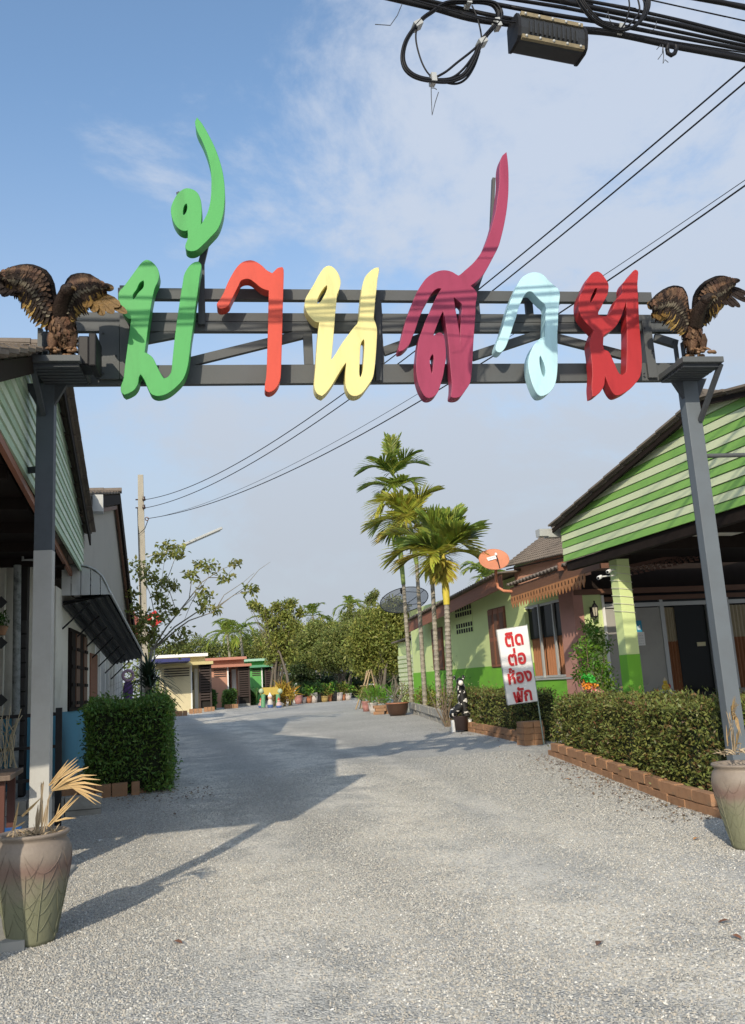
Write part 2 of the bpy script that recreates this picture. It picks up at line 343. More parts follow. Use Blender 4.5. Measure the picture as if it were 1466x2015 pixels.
def build_gravel():
    """loose stones lying on the drive near the gate: real pebbles scattered with geometry nodes"""
    m = bpy.data.materials.new('gravel_stone'); m.use_nodes = True; t = m.node_tree
    b = t.nodes['Principled BSDF']; b.inputs['Roughness'].default_value = 0.85; b.inputs['Specular IOR Level'].default_value = 0.25
    oi = N(t, 'ShaderNodeObjectInfo'); rp = N(t, 'ShaderNodeValToRGB'); e = rp.color_ramp.elements
    e[0].color = (0.25, 0.245, 0.23, 1); e[1].color = (0.70, 0.69, 0.65, 1); e[1].position = 1.0
    for p_, c_ in ((0.25, (0.34, 0.333, 0.31, 1)), (0.6, (0.41, 0.40, 0.365, 1)), (0.76, (0.43, 0.385, 0.325, 1)), (0.93, (0.50, 0.49, 0.455, 1))):
        q = rp.color_ramp.elements.new(p_); q.color = c_
    t.links.new(oi.outputs['Random'], rp.inputs['Fac']); t.links.new(rp.outputs['Color'], b.inputs['Base Color'])
    g = bpy.data.node_groups.new('scatter_gravel', 'GeometryNodeTree')
    g.interface.new_socket('Geometry', in_out='INPUT', socket_type='NodeSocketGeometry'); g.interface.new_socket('Geometry', in_out='OUTPUT', socket_type='NodeSocketGeometry')
    gi = g.nodes.new('NodeGroupInput'); go = g.nodes.new('NodeGroupOutput')
    L = g.links.new
    ds = g.nodes.new('GeometryNodeDistributePointsOnFaces')
    na = g.nodes.new('GeometryNodeInputNamedAttribute'); na.data_type = 'FLOAT'; na.inputs['Name'].default_value = 'dens'
    L(gi.outputs[0], ds.inputs['Mesh']); L(na.outputs['Attribute'], ds.inputs['Density'])
    ins = g.nodes.new('GeometryNodeInstanceOnPoints'); L(ds.outputs['Points'], ins.inputs['Points'])
    ji = g.nodes.new('GeometryNodeGeometryToInstance')
    for k in range(4):
        ic = g.nodes.new('GeometryNodeMeshIcoSphere'); ic.inputs['Radius'].default_value = 1.0; ic.inputs['Subdivisions'].default_value = 1 if k < 2 else 2
        sp = g.nodes.new('GeometryNodeSetPosition'); n_ = g.nodes.new('ShaderNodeTexNoise'); n_.noise_dimensions = '4D'; n_.inputs['W'].default_value = 3.7 * k; n_.inputs['Scale'].default_value = 0.9
        sb = g.nodes.new('ShaderNodeVectorMath'); sb.operation = 'SUBTRACT'; sb.inputs[1].default_value = (0.5, 0.5, 0.5); L(n_.outputs['Color'], sb.inputs[0])
        sc = g.nodes.new('ShaderNodeVectorMath'); sc.operation = 'SCALE'; sc.inputs['Scale'].default_value = 1.7; L(sb.outputs[0], sc.inputs[0])
        L(ic.outputs['Mesh'], sp.inputs['Geometry']); L(sc.outputs[0], sp.inputs['Offset'])
        sm = g.nodes.new('GeometryNodeSetMaterial'); sm.inputs['Material'].default_value = m; L(sp.outputs[0], sm.inputs[0]); L(sm.outputs[0], ji.inputs[0])
    L(ji.outputs[0], ins.inputs['Instance']); ins.inputs['Pick Instance'].default_value = True
    rr = g.nodes.new('FunctionNodeRandomValue'); rr.data_type = 'FLOAT_VECTOR'; rr.inputs[1].default_value = (6.3, 6.3, 6.3); L(rr.outputs[0], ins.inputs['Rotation'])
    rs = g.nodes.new('FunctionNodeRandomValue'); rs.data_type = 'FLOAT_VECTOR'; rs.inputs[0].default_value = (0.0032, 0.003, 0.0022); rs.inputs[1].default_value = (0.0082, 0.0072, 0.0052); rs.inputs['Seed'].default_value = 5
    L(rs.outputs[0], ins.inputs['Scale']); L(ins.outputs[0], go.inputs[0])
    xs = np.arange(-2.6, 6.6, 0.2); ys = np.arange(1.6, 13.4, 0.2); X, Y = np.meshgrid(xs, ys)
    Z = np.where(Y < 8, 0, 0.6 * (1 - np.exp(-(Y - 8) / 14))) + 0.001
    nx = len(xs); V = np.stack([X, Y, Z], -1).reshape(-1, 3)
    q = np.array([(j * nx + i, j * nx + i + 1, (j + 1) * nx + i + 1, (j + 1) * nx + i) for j in range(len(ys) - 1) for i in range(nx - 1)])
    me = npmesh('gravel', V, q, m)
    den = np.full(len(q), 0.0); cx = V[q].mean(1)
    g2 = np.random.default_rng(3)
    den[:] = np.interp(cx[:, 1], [1.6, 6, 9, 13.4], [5600, 4600, 2300, 700])
    for x0, w in ((0.85, 0.5), (2.45, 0.62), (3.6, 0.3)): den *= 1 - 0.93 * np.exp(-((cx[:, 0] - x0 - 0.25 * np.sin(cx[:, 1] * 0.9 + x0)) / w) ** 2) * (0.62 + 0.38 * np.sin(cx[:, 1] * 1.5 + 2 * x0))
    den *= g2.uniform(0.75, 1.2, len(q))
    den[(cx[:, 0] < -1.1) & (cx[:, 1] > 6.9)] = 0
    den[cx[:, 0] > 4.95 + (cx[:, 1] - 7) * 0.16] *= 0.25
    a = me.attributes.new('dens', 'FLOAT', 'FACE'); a.data.foreach_set('value', den.astype(np.float32))
    ob = link(me, 'gravel', kind='stuff'); md = ob.modifiers.new('scatter', 'NODES'); md.node_group = g
    ob['label'] = 'loose grey gravel covering the driveway'


# ================================================================== GATE
GL, GR = Vector((-0.76, 7.8, 0)), Vector((5.27, 7.08, 0))
GH = (GR - GL).normalized(); GN = Vector((GH.y, -GH.x, 0))     # GN looks back at the street
def G(u, w, z): return GL + GH * u - GN * w + Vector((0, 0, z))          # w = behind the front face
def GP(px, py, w=0.0):
    q = on_plane(px, py, GL - GN * w, GN) - GL
    return q.dot(GH), q.z
GLEN = (GR - GL).length
gate = thing('entrance_gate', 'grey steel entrance gate with big coloured letters along its top truss', 'gate', GL)
def gbox(mb, u0, u1, w0, w1, z0, z1):
    p = [G(u, w, z) for u in (u0, u1) for w in (w0, w1) for z in (z0, z1)]
    mb.add(p, [(0, 1, 3, 2), (4, 6, 7, 5), (0, 4, 5, 1), (2, 3, 7, 6), (0, 2, 6, 4), (1, 5, 7, 3)])
zb0 = GP(600, 754)[1]; zb1 = GP(600, 717)[1]; zm0 = GP(600, 652)[1]; zmm = GP(600, 633)[1]; zm1 = GP(600, 616)[1]; zt0 = GP(600, 590)[1]; zt1 = GP(600, 569)[1]
steel_up = mat('dark_blue_grey_steel', (0.085, 0.10, 0.118), 0.6, 0.1, 4, dirt=(0.06, 0.065, 0.07), dscale=3, damt=0.5)
# posts: C-channels welded back to back
pw = 0.15
def post(u, name_label, m_low, zsplit):
    mb = MB(); gbox(mb, u - pw / 2, u + pw / 2, -0.055, 0.055, zsplit, zb0); gbox(mb, u - pw / 2 + 0.012, u + pw / 2 - 0.012, 0.055, 0.085, 0, zb0)
    o = mb.build('post', steel_post if zsplit == 0 else steel_up, gate, name_label, 0.004)
    if zsplit > 0.05:
        mb = MB(); gbox(mb, u - pw / 2 - 0.002, u + pw / 2 + 0.002, -0.057, 0.053, 0, zsplit); mb.build('post_lower_section', m_low, gate, 'pale grey primed lower half of the left post', 0.004)
    mb = MB(); gbox(mb, u - 0.16, u + 0.16, -0.14, 0.16, 0, 0.012); mb.build('base_plate', steel_dark, gate)
    mb = MB(); gbox(mb, u - 0.24, u + 0.24, -0.2, 0.24, -0.1, -0.003 if zsplit == 0 else 0.03); mb.build('concrete_footing', concrete, gate, None, 0.015)
    for sx in (-1, 1):
        mb = MB(); mb.add([G(u + sx * pw / 2, -0.05, zb0 - 0.2), G(u + sx * (pw / 2 + 0.11), -0.05, zb0), G(u + sx * pw / 2, -0.05, zb0), G(u + sx * pw / 2, 0.0, zb0 - 0.2), G(u + sx * (pw / 2 + 0.11), 0.0, zb0), G(u + sx * pw / 2, 0.0, zb0)], [(0, 1, 2), (5, 4, 3), (0, 3, 4, 1), (1, 4, 5, 2), (2, 5, 3, 0)])
        mb.build('gusset', steel_dark, gate)
post(0.0, None, steel_pale, 2.62)
post(GLEN, None, steel_pale, 0)
def rail(name, u0, u1, z0, z1, w0=0.0, w1=0.06, m=steel):
    mb = MB(); gbox(mb, u0, u1, w0, w1, z0, z1); return mb.build(name, m, gate, None, 0.003)
uL, uR = GP(232, 650)[0], GP(1292, 700)[0]
rail('bottom_rail', -0.1, GLEN + 0.1, zb0, zb1)
rail('middle_rail', GP(140, 640)[0], GLEN + 0.05, zm0, zmm - 0.002); rail('middle_rail', GP(140, 640)[0], GLEN + 0.05, zmm + 0.002, zm1)
rail('top_rail', uL, GP(1285, 600)[0], zt0, zt1)
for px in (397, 745): rail('upright', GP(px, 600)[0] - 0.03, GP(px, 600)[0] + 0.03, zm1, zt0, 0.002, 0.055)
for px in (940, 1045): rail('upright', GP(px, 600)[0] - 0.05, GP(px, 600)[0] + 0.02, zm1, zt0, 0.002, 0.055, steel_dark)
rail('upright', GP(598, 690)[0], GP(616, 690)[0], zb1, zm0, 0.001, 0.058); rail('upright', GP(740, 690)[0], GP(755, 690)[0], zb1, zt0, -0.006, 0.05, steel_dark)
def diag(p, q):
    a = GP(*p); b = GP(*q); mb = MB(); mb.beam(G(a[0], 0.03, a[1]), G(b[0], 0.03, b[1]), 0.05, 0.085, up=(0, 0, 1)); mb.build('diagonal_brace', steel, gate, None, 0.003)
diag((255, 672), (345, 655)); diag((368, 712), (600, 655)); diag((755, 690), (850, 656)); diag((930, 700), (1065, 655)); diag((1065, 655), (1240, 700))
diag((1290, 662), (1335, 676)); rail('end_stub', GP(1290, 640)[0], GP(1340, 640)[0], zm0, zm1, 0.01, 0.05, steel_dark)
# sheet-metal end boxes
for a, b, n_ in (((196, 640), (236, 750), 1), ((236, 564), (256, 750), 0), ((1260, 632), (1292, 747), 1)):
    u0, z1_ = GP(*a); u1, z0_ = GP(*b); rail('end_box', u0, u1, z0_ + 0.01, z1_, -0.03 - 0.004 * n_, 0.09)
for (px, py) in ((203, 655), (203, 735), (245, 600), (245, 740), (228, 700), (1268, 645), (1268, 735), (1284, 690)):
    a = GP(px, py, -0.036); mb = MB(); mb.tube([G(a[0], -0.05, a[1]), G(a[0], -0.03, a[1])], 0.009, 6); mb.build('bolt', steel_dark, gate)
# platforms for the eagles
def platform(u0, u1, zlip, w0, depth):
    mb = MB(); gbox(mb, u0, u1, w0, w0 + depth, zlip - 0.055, zlip); mb.build('platform', steel, gate, None, 0.004)
    n_ = 7
    for k in range(n_):
        w = w0 + 0.05 + (depth - 0.1) * k / (n_ - 1); mb = MB(); gbox(mb, u0 + 0.02, u1 - 0.02, w, w + 0.05, zlip - 0.085, zlip - 0.0555); mb.build('slat', steel_dark, gate)
uu, zz = GP(57, 698, -0.55); uu2, _ = GP(158, 698, -0.55); platform(uu, uu2, zz, -0.55, 0.54); PLZ = zz; PLU = (uu + uu2) / 2
ru, rz = GP(1353, 701, -0.5); ru2, _ = GP(1424, 703, -0.5); platform(ru - 0.05, ru2, rz, -0.5, 0.49); PRZ = rz; PRU = (ru + ru2) / 2
for (pa, wa), (pb, wb) in ((((1418, 716), -0.45), ((1378, 828), -0.06)), (((62, 715), -0.5), ((86, 815), -0.06))):
    a = GP(*pa, wa); b = GP(*pb, wb); mb = MB(); mb.beam(G(a[0], wa, a[1]), G(b[0], wb, b[1]), 0.04, 0.04); mb.build('platform_strut', steel_dark, gate)
for px0, px1, py0, py1, w in ((74, 82, 645, 700, -0.2), (84, 94, 652, 700, -0.1), (1328, 1338, 668, 712, -0.1), (1343, 1352, 672, 712, -0.05)):
    a = GP(px0, py0, w); b = GP(px1, py1, w); mb = MB(); gbox(mb, a[0], b[0], w, w + 0.05, b[1], a[1]); mb.build('stub_post', steel if px0 < 700 else steel_dark, gate)
# strut tying each post to the house beside it
a = GP(45, 938, 0.3); b = GP(78, 934, 0.0); mb = MB(); mb.beam(G(a[0], 0.12, a[1]), G(0, 0.02, a[1]), 0.04, 0.05); mb.build('tie_bar', steel_dark, gate)
mb = MB(); a = GP(1395, 897); mb.tube([G(GLEN + 0.07, 0, a[1]), G(GLEN + 1.4, 0.1, a[1] + 0.03)], 0.022); mb.build('tie_bar', steel, gate)
def stay(p0, p1, w0=-0.02, wd=0.06, m=steel_dark):
    a = GP(*p0, w0); b = GP(*p1, w0); mb = MB(); mb.beam(G(a[0], w0, a[1]), G(b[0], w0, b[1]), wd, 0.05, up=GN); mb.build('letter_stay', m, gate)
stay((397, 640), (396, 520)); stay((396, 520), (425, 400), wd=0.055); stay((928, 580), (950, 515), wd=0.09); stay((971, 352), (966, 470), -0.03, 0.03, steel); stay((745, 750), (742, 575), -0.03, 0.05)
stay((350, 380), (402, 470), -0.04, 0.03)

# ---- letters
def cr(pts, k=5, closed=True):
    """Catmull-Rom through the traced points, sharp corners kept"""
    P = [Vector((p[0], p[1])) for p in pts]; n = len(P); out = []
    for i in range(n):
        p0, p1, p2, p3 = P[i - 1], P[i], P[(i + 1) % n], P[(i + 2) % n]
        c1 = (p1 - p0).normalized().dot((p2 - p1).normalized()) if (p1 - p0).length and (p2 - p1).length else 1
        c2 = (p2 - p1).normalized().dot((p3 - p2).normalized()) if (p3 - p2).length and (p2 - p1).length else 1
        L = (p2 - p1).length
        m1 = (p2 - p0).normalized() * L if c1 > 0.45 else (p2 - p1)
        m2 = (p3 - p1).normalized() * L if c2 > 0.45 else (p2 - p1)
        for j in range(k):
            t = j / k; t2 = t * t; t3 = t2 * t
            out.append(p1 * (2 * t3 - 3 * t2 + 1) + m1 * (t3 - 2 * t2 + t) + p2 * (-2 * t3 + 3 * t2) + m2 * (t3 - t2))
    return out
LW, LD = -0.22, 0.13
def letter(contours, x0, y0, sc, m, label, depth=LD):
    cu = bpy.data.curves.new('letter', 'CURVE'); cu.dimensions = '2D'; cu.fill_mode = 'BOTH'; cu.extrude = depth / 2; cu.bevel_depth = 0.004; cu.bevel_resolution = 1
    for c in contours:
        pts = [GP(x0 + p.x / sc, y0 + p.y / sc, LW) for p in cr(c)]
        s = cu.splines.new('POLY'); s.points.add(len(pts) - 1); s.use_cyclic_u = True
        for i, (u, z) in enumerate(pts): s.points[i].co = (u, z, 0, 1)
    tmp = bpy.data.objects.new('tmp', cu); COL.objects.link(tmp)
    me = bpy.data.meshes.new_from_object(tmp.evaluated_get(bpy.context.evaluated_depsgraph_get()))
    bpy.data.objects.remove(tmp); me.name = 'letter'
    # curve x -> along the gate, y -> up, z -> towards the street
    Mx = Matrix(((GH.x, 0, GN.x, 0), (GH.y, 0, GN.y, 0), (0, 1, 0, 0), (0, 0, 0, 1)))
    me.transform(Mx); me.transform(Matrix.Translation(-GN * (LW + depth / 2)))
    me.materials.clear(); me.materials.append(m)
    o = link(me, 'letter', gate, label)
    for p in me.polygons: p.use_smooth = False
    return o
def lm(name, c): return mat(name, c, 0.45, 0.03, 2.5, dirt=tuple(x * 0.72 for x in c), dscale=2.6, damt=0.55, spec=0.25, stretch=(2.2, 2.2, 0.5))
Lgreen = lm('letter_green', (0.065, 0.34, 0.09)); Lorange = lm('letter_orange_red', (0.55, 0.068, 0.042)); Lyel = lm('letter_yellow', (0.72, 0.64, 0.28)); Lmag = lm('letter_magenta', (0.29, 0.042, 0.092)); Lblue = lm('letter_pale_blue', (0.45, 0.69, 0.76)); Lred = lm('letter_red', (0.37, 0.028, 0.032))
letter([[(850,915),(890,940),(915,985),(912,1030),(890,1080),(875,1150),(862,1230),(850,1320),(840,1400),(833,1448),(850,1455),(880,1480),(905,1530),(925,1570),(945,1600),(970,1590),(990,1560),(997,1500),(1005,1420),(1015,1330),(1030,1220),(1045,1120),(1058,1040),(1065,1000),(1090,955),(1120,930),(1145,925),(1160,945),(1150,1010),(1140,1090),(1125,1190),(1115,1280),(1100,1380),(1090,1470),(1078,1540),(1055,1600),(1010,1650),(960,1685),(910,1697),(875,1685),(855,1650),(835,1605),(812,1570),(800,1590),(795,1625),(775,1660),(745,1680),(718,1690),(702,1675),(700,1645),(715,1600),(722,1540),(735,1440),(748,1340),(760,1250),(742,1250),(715,1225),(698,1190),(686,1140),(690,1100),(715,1070),(745,1030),(785,975),(820,930)],
        [(828,1030),(833,1045),(828,1075),(800,1105),(775,1140),(765,1140),(765,1115),(785,1085),(805,1045)]], 0, 200, 2.932, Lgreen, 'green letter at the left end of the word')
letter([[(1137,95),(1165,130),(1200,190),(1235,260),(1265,340),(1285,420),(1295,510),(1293,590),(1283,660),(1258,730),(1215,780),(1170,825),(1135,855),(1100,862),(1075,850),(1072,830),(1085,790),(1085,742),(1060,745),(1030,730),(1005,695),(990,650),(990,610),(1005,570),(1030,530),(1065,505),(1100,505),(1135,525),(1155,565),(1162,620),(1160,680),(1157,715),(1175,690),(1200,640),(1217,570),(1222,480),(1218,390),(1200,310),(1170,230),(1140,170),(1128,120)],
        [(1080,588),(1083,610),(1078,635),(1065,655),(1055,655),(1054,635),(1060,605),(1070,590)]], 0, 200, 2.932, Lgreen, 'green tone mark with a long tail raised above the first letter')
letter([[(270,683),(300,690),(335,712),(365,740),(398,758),(412,745),(430,728),(455,722),(461,735),(461,800),(458,900),(455,1000),(453,1100),(450,1200),(447,1300),(443,1360),(430,1400),(405,1430),(378,1440),(360,1430),(358,1400),(365,1360),(370,1280),(373,1180),(376,1080),(378,980),(380,900),(380,855),(355,848),(330,835),(300,810),(270,790),(240,788),(215,800),(200,830),(180,870),(160,910),(145,940),(120,955),(95,957),(82,945),(82,930),(100,905),(120,870),(140,820),(160,780),(190,730),(225,695)]], 400, 280, 2.932, Lorange, 'orange red hooked letter')
letter([[(725,715),(750,725),(775,755),(790,800),(785,840),(770,880),(765,930),(758,1000),(752,1080),(745,1160),(738,1230),(735,1265),(760,1230),(800,1165),(840,1110),(870,1070),(893,1043),(903,1000),(908,930),(915,870),(922,820),(935,780),(960,750),(990,728),(1010,725),(1012,740),(1003,790),(997,850),(990,910),(985,970),(982,1020),(990,1040),(1000,1080),(998,1150),(993,1230),(985,1310),(975,1360),(950,1400),(915,1445),(880,1462),(850,1455),(830,1425),(822,1390),(822,1340),(828,1262),(800,1300),(770,1350),(740,1400),(710,1440),(685,1462),(660,1450),(645,1420),(643,1380),(650,1300),(655,1220),(662,1130),(668,1060),(671,1037),(650,1035),(630,1020),(605,990),(588,950),(590,910),(610,870),(640,820),(670,765),(700,725)],
        [(712,822),(718,835),(712,860),(695,895),(675,925),(658,935),(655,915),(668,880),(690,845)], [(925,1132),(932,1150),(932,1200),(928,1260),(922,1320),(910,1355),(903,1358),(898,1335),(900,1270),(903,1200),(910,1155)]], 400, 280, 2.932, Lyel, 'pale yellow letter in the middle of the gate')
_t = [(20,1655),(100,1590),(200,1500),(280,1400),(340,1290),(385,1180),(420,1080),(455,950),(480,850),(500,700),(520,560),(527,450),(527,300),(555,180),(605,130),(618,220),(628,350),(630,500),(625,660),(605,850),(575,1020),(540,1170),(505,1290),(430,1440),(330,1620),(250,1710),(160,1780)]
_t = [(((900 + x / 6.3) - 770) * 6.715, ((280 + y / 6.3) - 500) * 6.715) for x, y in _t]
letter([_t + [(1120,500),(1125,570),(1110,650),(1105,800),(1095,950),(1085,1080),(1075,1250),(1065,1450),(1050,1620),(1030,1710),(980,1790),(920,1870),(860,1895),(800,1890),(790,1870),(800,1800),(803,1700),(795,1600),(785,1500),(775,1400),(770,1320),(762,1220),(748,1100),(735,1000),(720,900),(700,800),(685,740),(655,800),(620,880),(590,960),(560,1040),(555,1090),(600,1055),(645,1043),(680,1065),(700,1130),(712,1220),(718,1300),(715,1400),(700,1480),(680,1600),(655,1690),(620,1800),(580,1860),(520,1895),(465,1890),(420,1840),(380,1760),(350,1660),(335,1550),(335,1420),(345,1300),(360,1180),(385,1080),(420,990),(450,900),(490,810),(530,730),(565,640),(600,570),(640,500),(670,455),(620,450),(570,475),(520,530),(480,600),(440,670),(400,760),(360,850),(330,940),(300,1030),(265,1110),(240,1180),(200,1230),(150,1270),(105,1282),(98,1260),(115,1190),(140,1100),(170,980),(195,890),(225,800),(260,700),(300,600),(340,510),(400,410),(470,320),(560,255),(640,225),(720,220),(800,240),(860,275)],
        [(820,560),(880,610),(940,670),(935,740),(925,830),(918,950),(913,1080),(905,1240),(900,1080),(885,980),(870,880),(850,780),(835,680),(825,610)],
        [(550,1315),(565,1360),(560,1450),(550,1540),(540,1590),(525,1560),(510,1480),(505,1400),(525,1340)]], 770, 500, 6.715, Lmag, 'magenta letter with a long tail rising above the gate')
letter([[(400,78),(470,85),(510,110),(545,150),(590,190),(625,220),(645,260),(640,340),(632,430),(628,530),(622,640),(625,760),(625,900),(618,1000),(605,1070),(575,1130),(530,1170),(480,1185),(450,1170),(420,1120),(390,1040),(372,960),(368,880),(385,800),(420,730),(470,675),(500,663),(517,665),(520,560),(523,450),(522,372),(480,330),(430,280),(400,248),(370,243),(345,255),(320,290),(295,340),(270,400),(250,480),(225,550),(200,630),(175,700),(150,755),(115,790),(85,785),(73,760),(85,710),(115,640),(140,560),(165,470),(190,380),(215,310),(245,240),(290,150),(335,105)],
        [(475,820),(490,850),(510,900),(522,960),(518,1000),(503,1025),(485,990),(470,930),(462,870),(465,830)]], 960, 520, 4.581, Lblue, 'pale blue letter')
letter([[(985,68),(1020,85),(1055,130),(1080,170),(1085,210),(1075,270),(1050,320),(1015,390),(993,430),(992,455),(1020,467),(1060,470),(1090,455),(1120,420),(1140,370),(1170,310),(1210,260),(1212,200),(1230,160),(1270,120),(1310,65),(1330,52),(1350,65),(1350,110),(1345,180),(1350,280),(1355,400),(1360,520),(1370,650),(1380,760),(1385,860),(1380,960),(1365,1020),(1320,1080),(1270,1130),(1210,1165),(1160,1180),(1130,1160),(1100,1110),(1075,1050),(1055,990),(1050,1050),(1045,1090),(1010,1150),(975,1180),(945,1190),(938,1100),(945,1000),(940,900),(930,800),(920,720),(935,650),(955,600),(900,540),(850,480),(825,420),(820,350),(830,290),(860,230),(900,140),(940,85)],
        [(1232,375),(1190,490),(1140,570),(1050,635),(1040,650),(1042,765),(1085,790),(1112,840),(1145,915),(1180,985),(1212,1005),(1245,975),(1252,900),(1255,780),(1255,600),(1252,450),(1250,310)],
        [(980,212),(990,225),(975,270),(950,320),(930,348),(918,345),(925,300),(950,245),(965,218)]], 960, 520, 4.581, Lred, 'dark red letter at the right end of the word')

# ================================================================== FLOODLIGHT
fu, fz = GP(162, 700, -0.35)
fl = thing('floodlight', 'black ribbed floodlight fixed between the left eagle platform and the truss', 'floodlight', G(fu, -0.35, fz))
def fbox(n_, u0, u1, w0, w1, z0, z1, m): mb = MB(); gbox(mb, u0, u1, w0, w1, z0, z1); return mb.build(n_, m, fl, None, 0.012)
_a = GP(159, 672, -0.35); _b = GP(180, 728, -0.35); fbox('housing', _a[0], _b[0], -0.48, -0.22, _b[1], _a[1], black)
_a2 = GP(181, 668, -0.35); _b2 = GP(195, 732, -0.35); fbox('rim', _b[0], _b2[0], -0.5, -0.2, _b2[1], _a2[1], blackm)
for k in range(5):
    z = _b[1] + (_a[1] - _b[1]) * (k + 0.5) / 5; mb = MB(); gbox(mb, _a[0] - 0.012, _b[0], -0.475, -0.225, z - 0.008, z + 0.008); mb.build('cooling_fin', black, fl)
# ================================================================== EAGLES
eag_brown = mat('eagle_brown', (0.10, 0.055, 0.032), 0.6, 0.4, 30, bump=0.9, bscale=70, attr=1.1, spec=0.25)
eag_dark = mat('eagle_dark', (0.026, 0.017, 0.013), 0.6, 0.4, 25, bump=0.9, bscale=70, attr=1.0, spec=0.2)
eag_gold = mat('eagle_gold', (0.20, 0.125, 0.035), 0.5, 0.4, 25, bump=0.8, bscale=70, attr=1.3, spec=0.3)
eag_pale = mat('eagle_pale', (0.10, 0.085, 0.062), 0.6, 0.3, 20, attr=1.2, spec=0.2)
def feathered(o, per):
    me = o.data; n = len(me.polygons); gg = np.random.default_rng(n); a = me.attributes.new('rnd', 'FLOAT', 'FACE'); a.data.foreach_set('value', np.repeat(gg.uniform(0, 1, n // per + 1), per)[:n].astype(np.float32)); return o
def eagle(label, x0, y0, sc, w0, d):
    def E(p, dw=0.0):
        a = GP(x0 + p[0] / sc, y0 + p[1] / sc, w0); return G(a[0], w0 + dw, a[1])
    base = E(d['base'][0]); root = thing('eagle_statue', label, 'statue', base, 'eagle statues on the gate')
    mb = MB()       # body and neck: one tapered continuous form
    pts = [E(p, q[1]) for p, q in zip(d['spine'], d['spine_r'])]; mb.tube(pts, [q[0] for q in d['spine_r']], 12)
    for lg in d['legs']: mb.tube([E(p, 0.0) for p in lg], [0.06, 0.055, 0.035, 0.026], 10)
    g = np.random.default_rng(4)
    for i in range(len(pts) - 1):      # breast feathers standing proud of the body
        for k in range(60):
            t = g.uniform(); c = pts[i].lerp(pts[i + 1], t); r = d['spine_r'][i][0] * (1 - t) + d['spine_r'][i + 1][0] * t
            a = g.uniform(0, 6.28); o = GH * math.cos(a) + GN * math.sin(a); q = c + o * r
            dn = (pts[i + 1] - pts[i]).normalized() * (1 if pts[i + 1].z < pts[i].z else -1)
            mb.blade([q, q + dn * 0.034 + o * 0.012, q + dn * 0.06 + o * 0.008], [0.016, 0.034, 0.004], o)
    feathered(mb.build('body', eag_brown, root), 2)
    mb = MB(); hd = E(d['head'], -0.27); rt = E((d['head'][0] + 40, d['head'][1]), -0.27) - hd; mb.tube([hd, E(d['spine'][1], -0.16), E(d['spine'][2], -0.06)], [0.05, 0.066, 0.085], 10); fx = (rt.normalized() * d['face'][0] + GN * d['face'][1]).normalized()
    mb.ball(hd, 0.056, 12, 8, (1, 1, 0.95)); mb.ball(hd + fx * 0.028 + Vector((0, 0, 0.01)), 0.045, 10, 6); head = feathered(mb.build('head', eag_dark, root), 1)
    mb = MB(); mb.tube([hd + fx * 0.045, hd + fx * 0.075 + Vector((0, 0, 0.004)), hd + fx * 0.095 - Vector((0, 0, 0.012)), hd + fx * 0.094 - Vector((0, 0, 0.032))], [0.022, 0.018, 0.011, 0.002], 8); mb.build('beak', eag_gold, head)
    for s in (-1, 1):
        mb = MB(); sd = fx.cross(Vector((0, 0, 1))) * s; mb.ball(hd + fx * 0.038 + sd * 0.032 + Vector((0, 0, 0.014)), 0.007, 8, 5); mb.build('eye', eag_pale, head)
    mb = MB()       # claws and rocky footing
    for lg in d['legs']:
        f = E(lg[-1], 0.0)
        for a in (-0.7, 0, 0.7): dr = GN * math.cos(a) + GH * math.sin(a); mb.tube([f + Vector((0, 0, 0.01)), f + dr * 0.05 + Vector((0, 0, 0.022)), f + dr * 0.085 + Vector((0, 0, 0.0))], [0.018, 0.014, 0.003], 6)
    c0, c1 = E(d['base'][1]), E(d['base'][2])
    for k in range(9): mb.ball(c0.lerp(c1, k / 8) + GN * g.uniform(-0.08, 0.1) - Vector((0, 0, 0.0)), g.uniform(0.018, 0.036), 7, 4, (1.3, 1, 0.75))
    mb.build('claw_base', mat('claw_bronze', (0.19, 0.11, 0.06), 0.5, 0.3, 25, bump=0.6), root)
    tl = E(d['spine'][-1], 0.05); mb = MB()
    for k in range(5): a = (k - 2) * 0.16; mb.blade([tl, tl - GN * 0.1 + GH * math.sin(a) * 0.12 - Vector((0, 0, 0.04)), tl - GN * 0.22 + GH * math.sin(a) * 0.26 - Vector((0, 0, 0.1))], [0.05, 0.06, 0.03], Vector((0, 0, 1)))
    mb.build('tail', eag_brown, root)
    for wd in d['wings']:
        le = wd['lead']; te = wd['trail']; n = 12
        def samp(c, t):
            x = t * (len(c) - 1); i = min(int(x), len(c) - 2); f = x - i; return (c[i][0] * (1 - f) + c[i + 1][0] * f, c[i][1] * (1 - f) + c[i + 1][1] * f)
        def wp(t, s, back=0.0):
            a, b = samp(le, t), samp(te, t); p = (a[0] * (1 - s) + b[0] * s, a[1] * (1 - s) + b[1] * s)
            return E(p, -0.05 - 0.16 * math.sin(t * 2.2) * (1 - 0.4 * s) - 0.05 * math.sin(s * math.pi) + back)
        mb = MB(); ns = 6
        for back in (0.0, 0.016): mb.add([wp(i / n, j / ns, back) for i in range(n + 1) for j in range(ns + 1)], [(i * (ns + 1) + j, (i + 1) * (ns + 1) + j, (i + 1) * (ns + 1) + j + 1, i * (ns + 1) + j + 1) for i in range(n) for j in range(ns)], True)
        mb.tube([wp(i / n, 0.0, 0.008) for i in range(n + 1)], [0.032 - 0.02 * i / n for i in range(n + 1)], 8)
        wing = mb.build('wing', eag_dark, root)
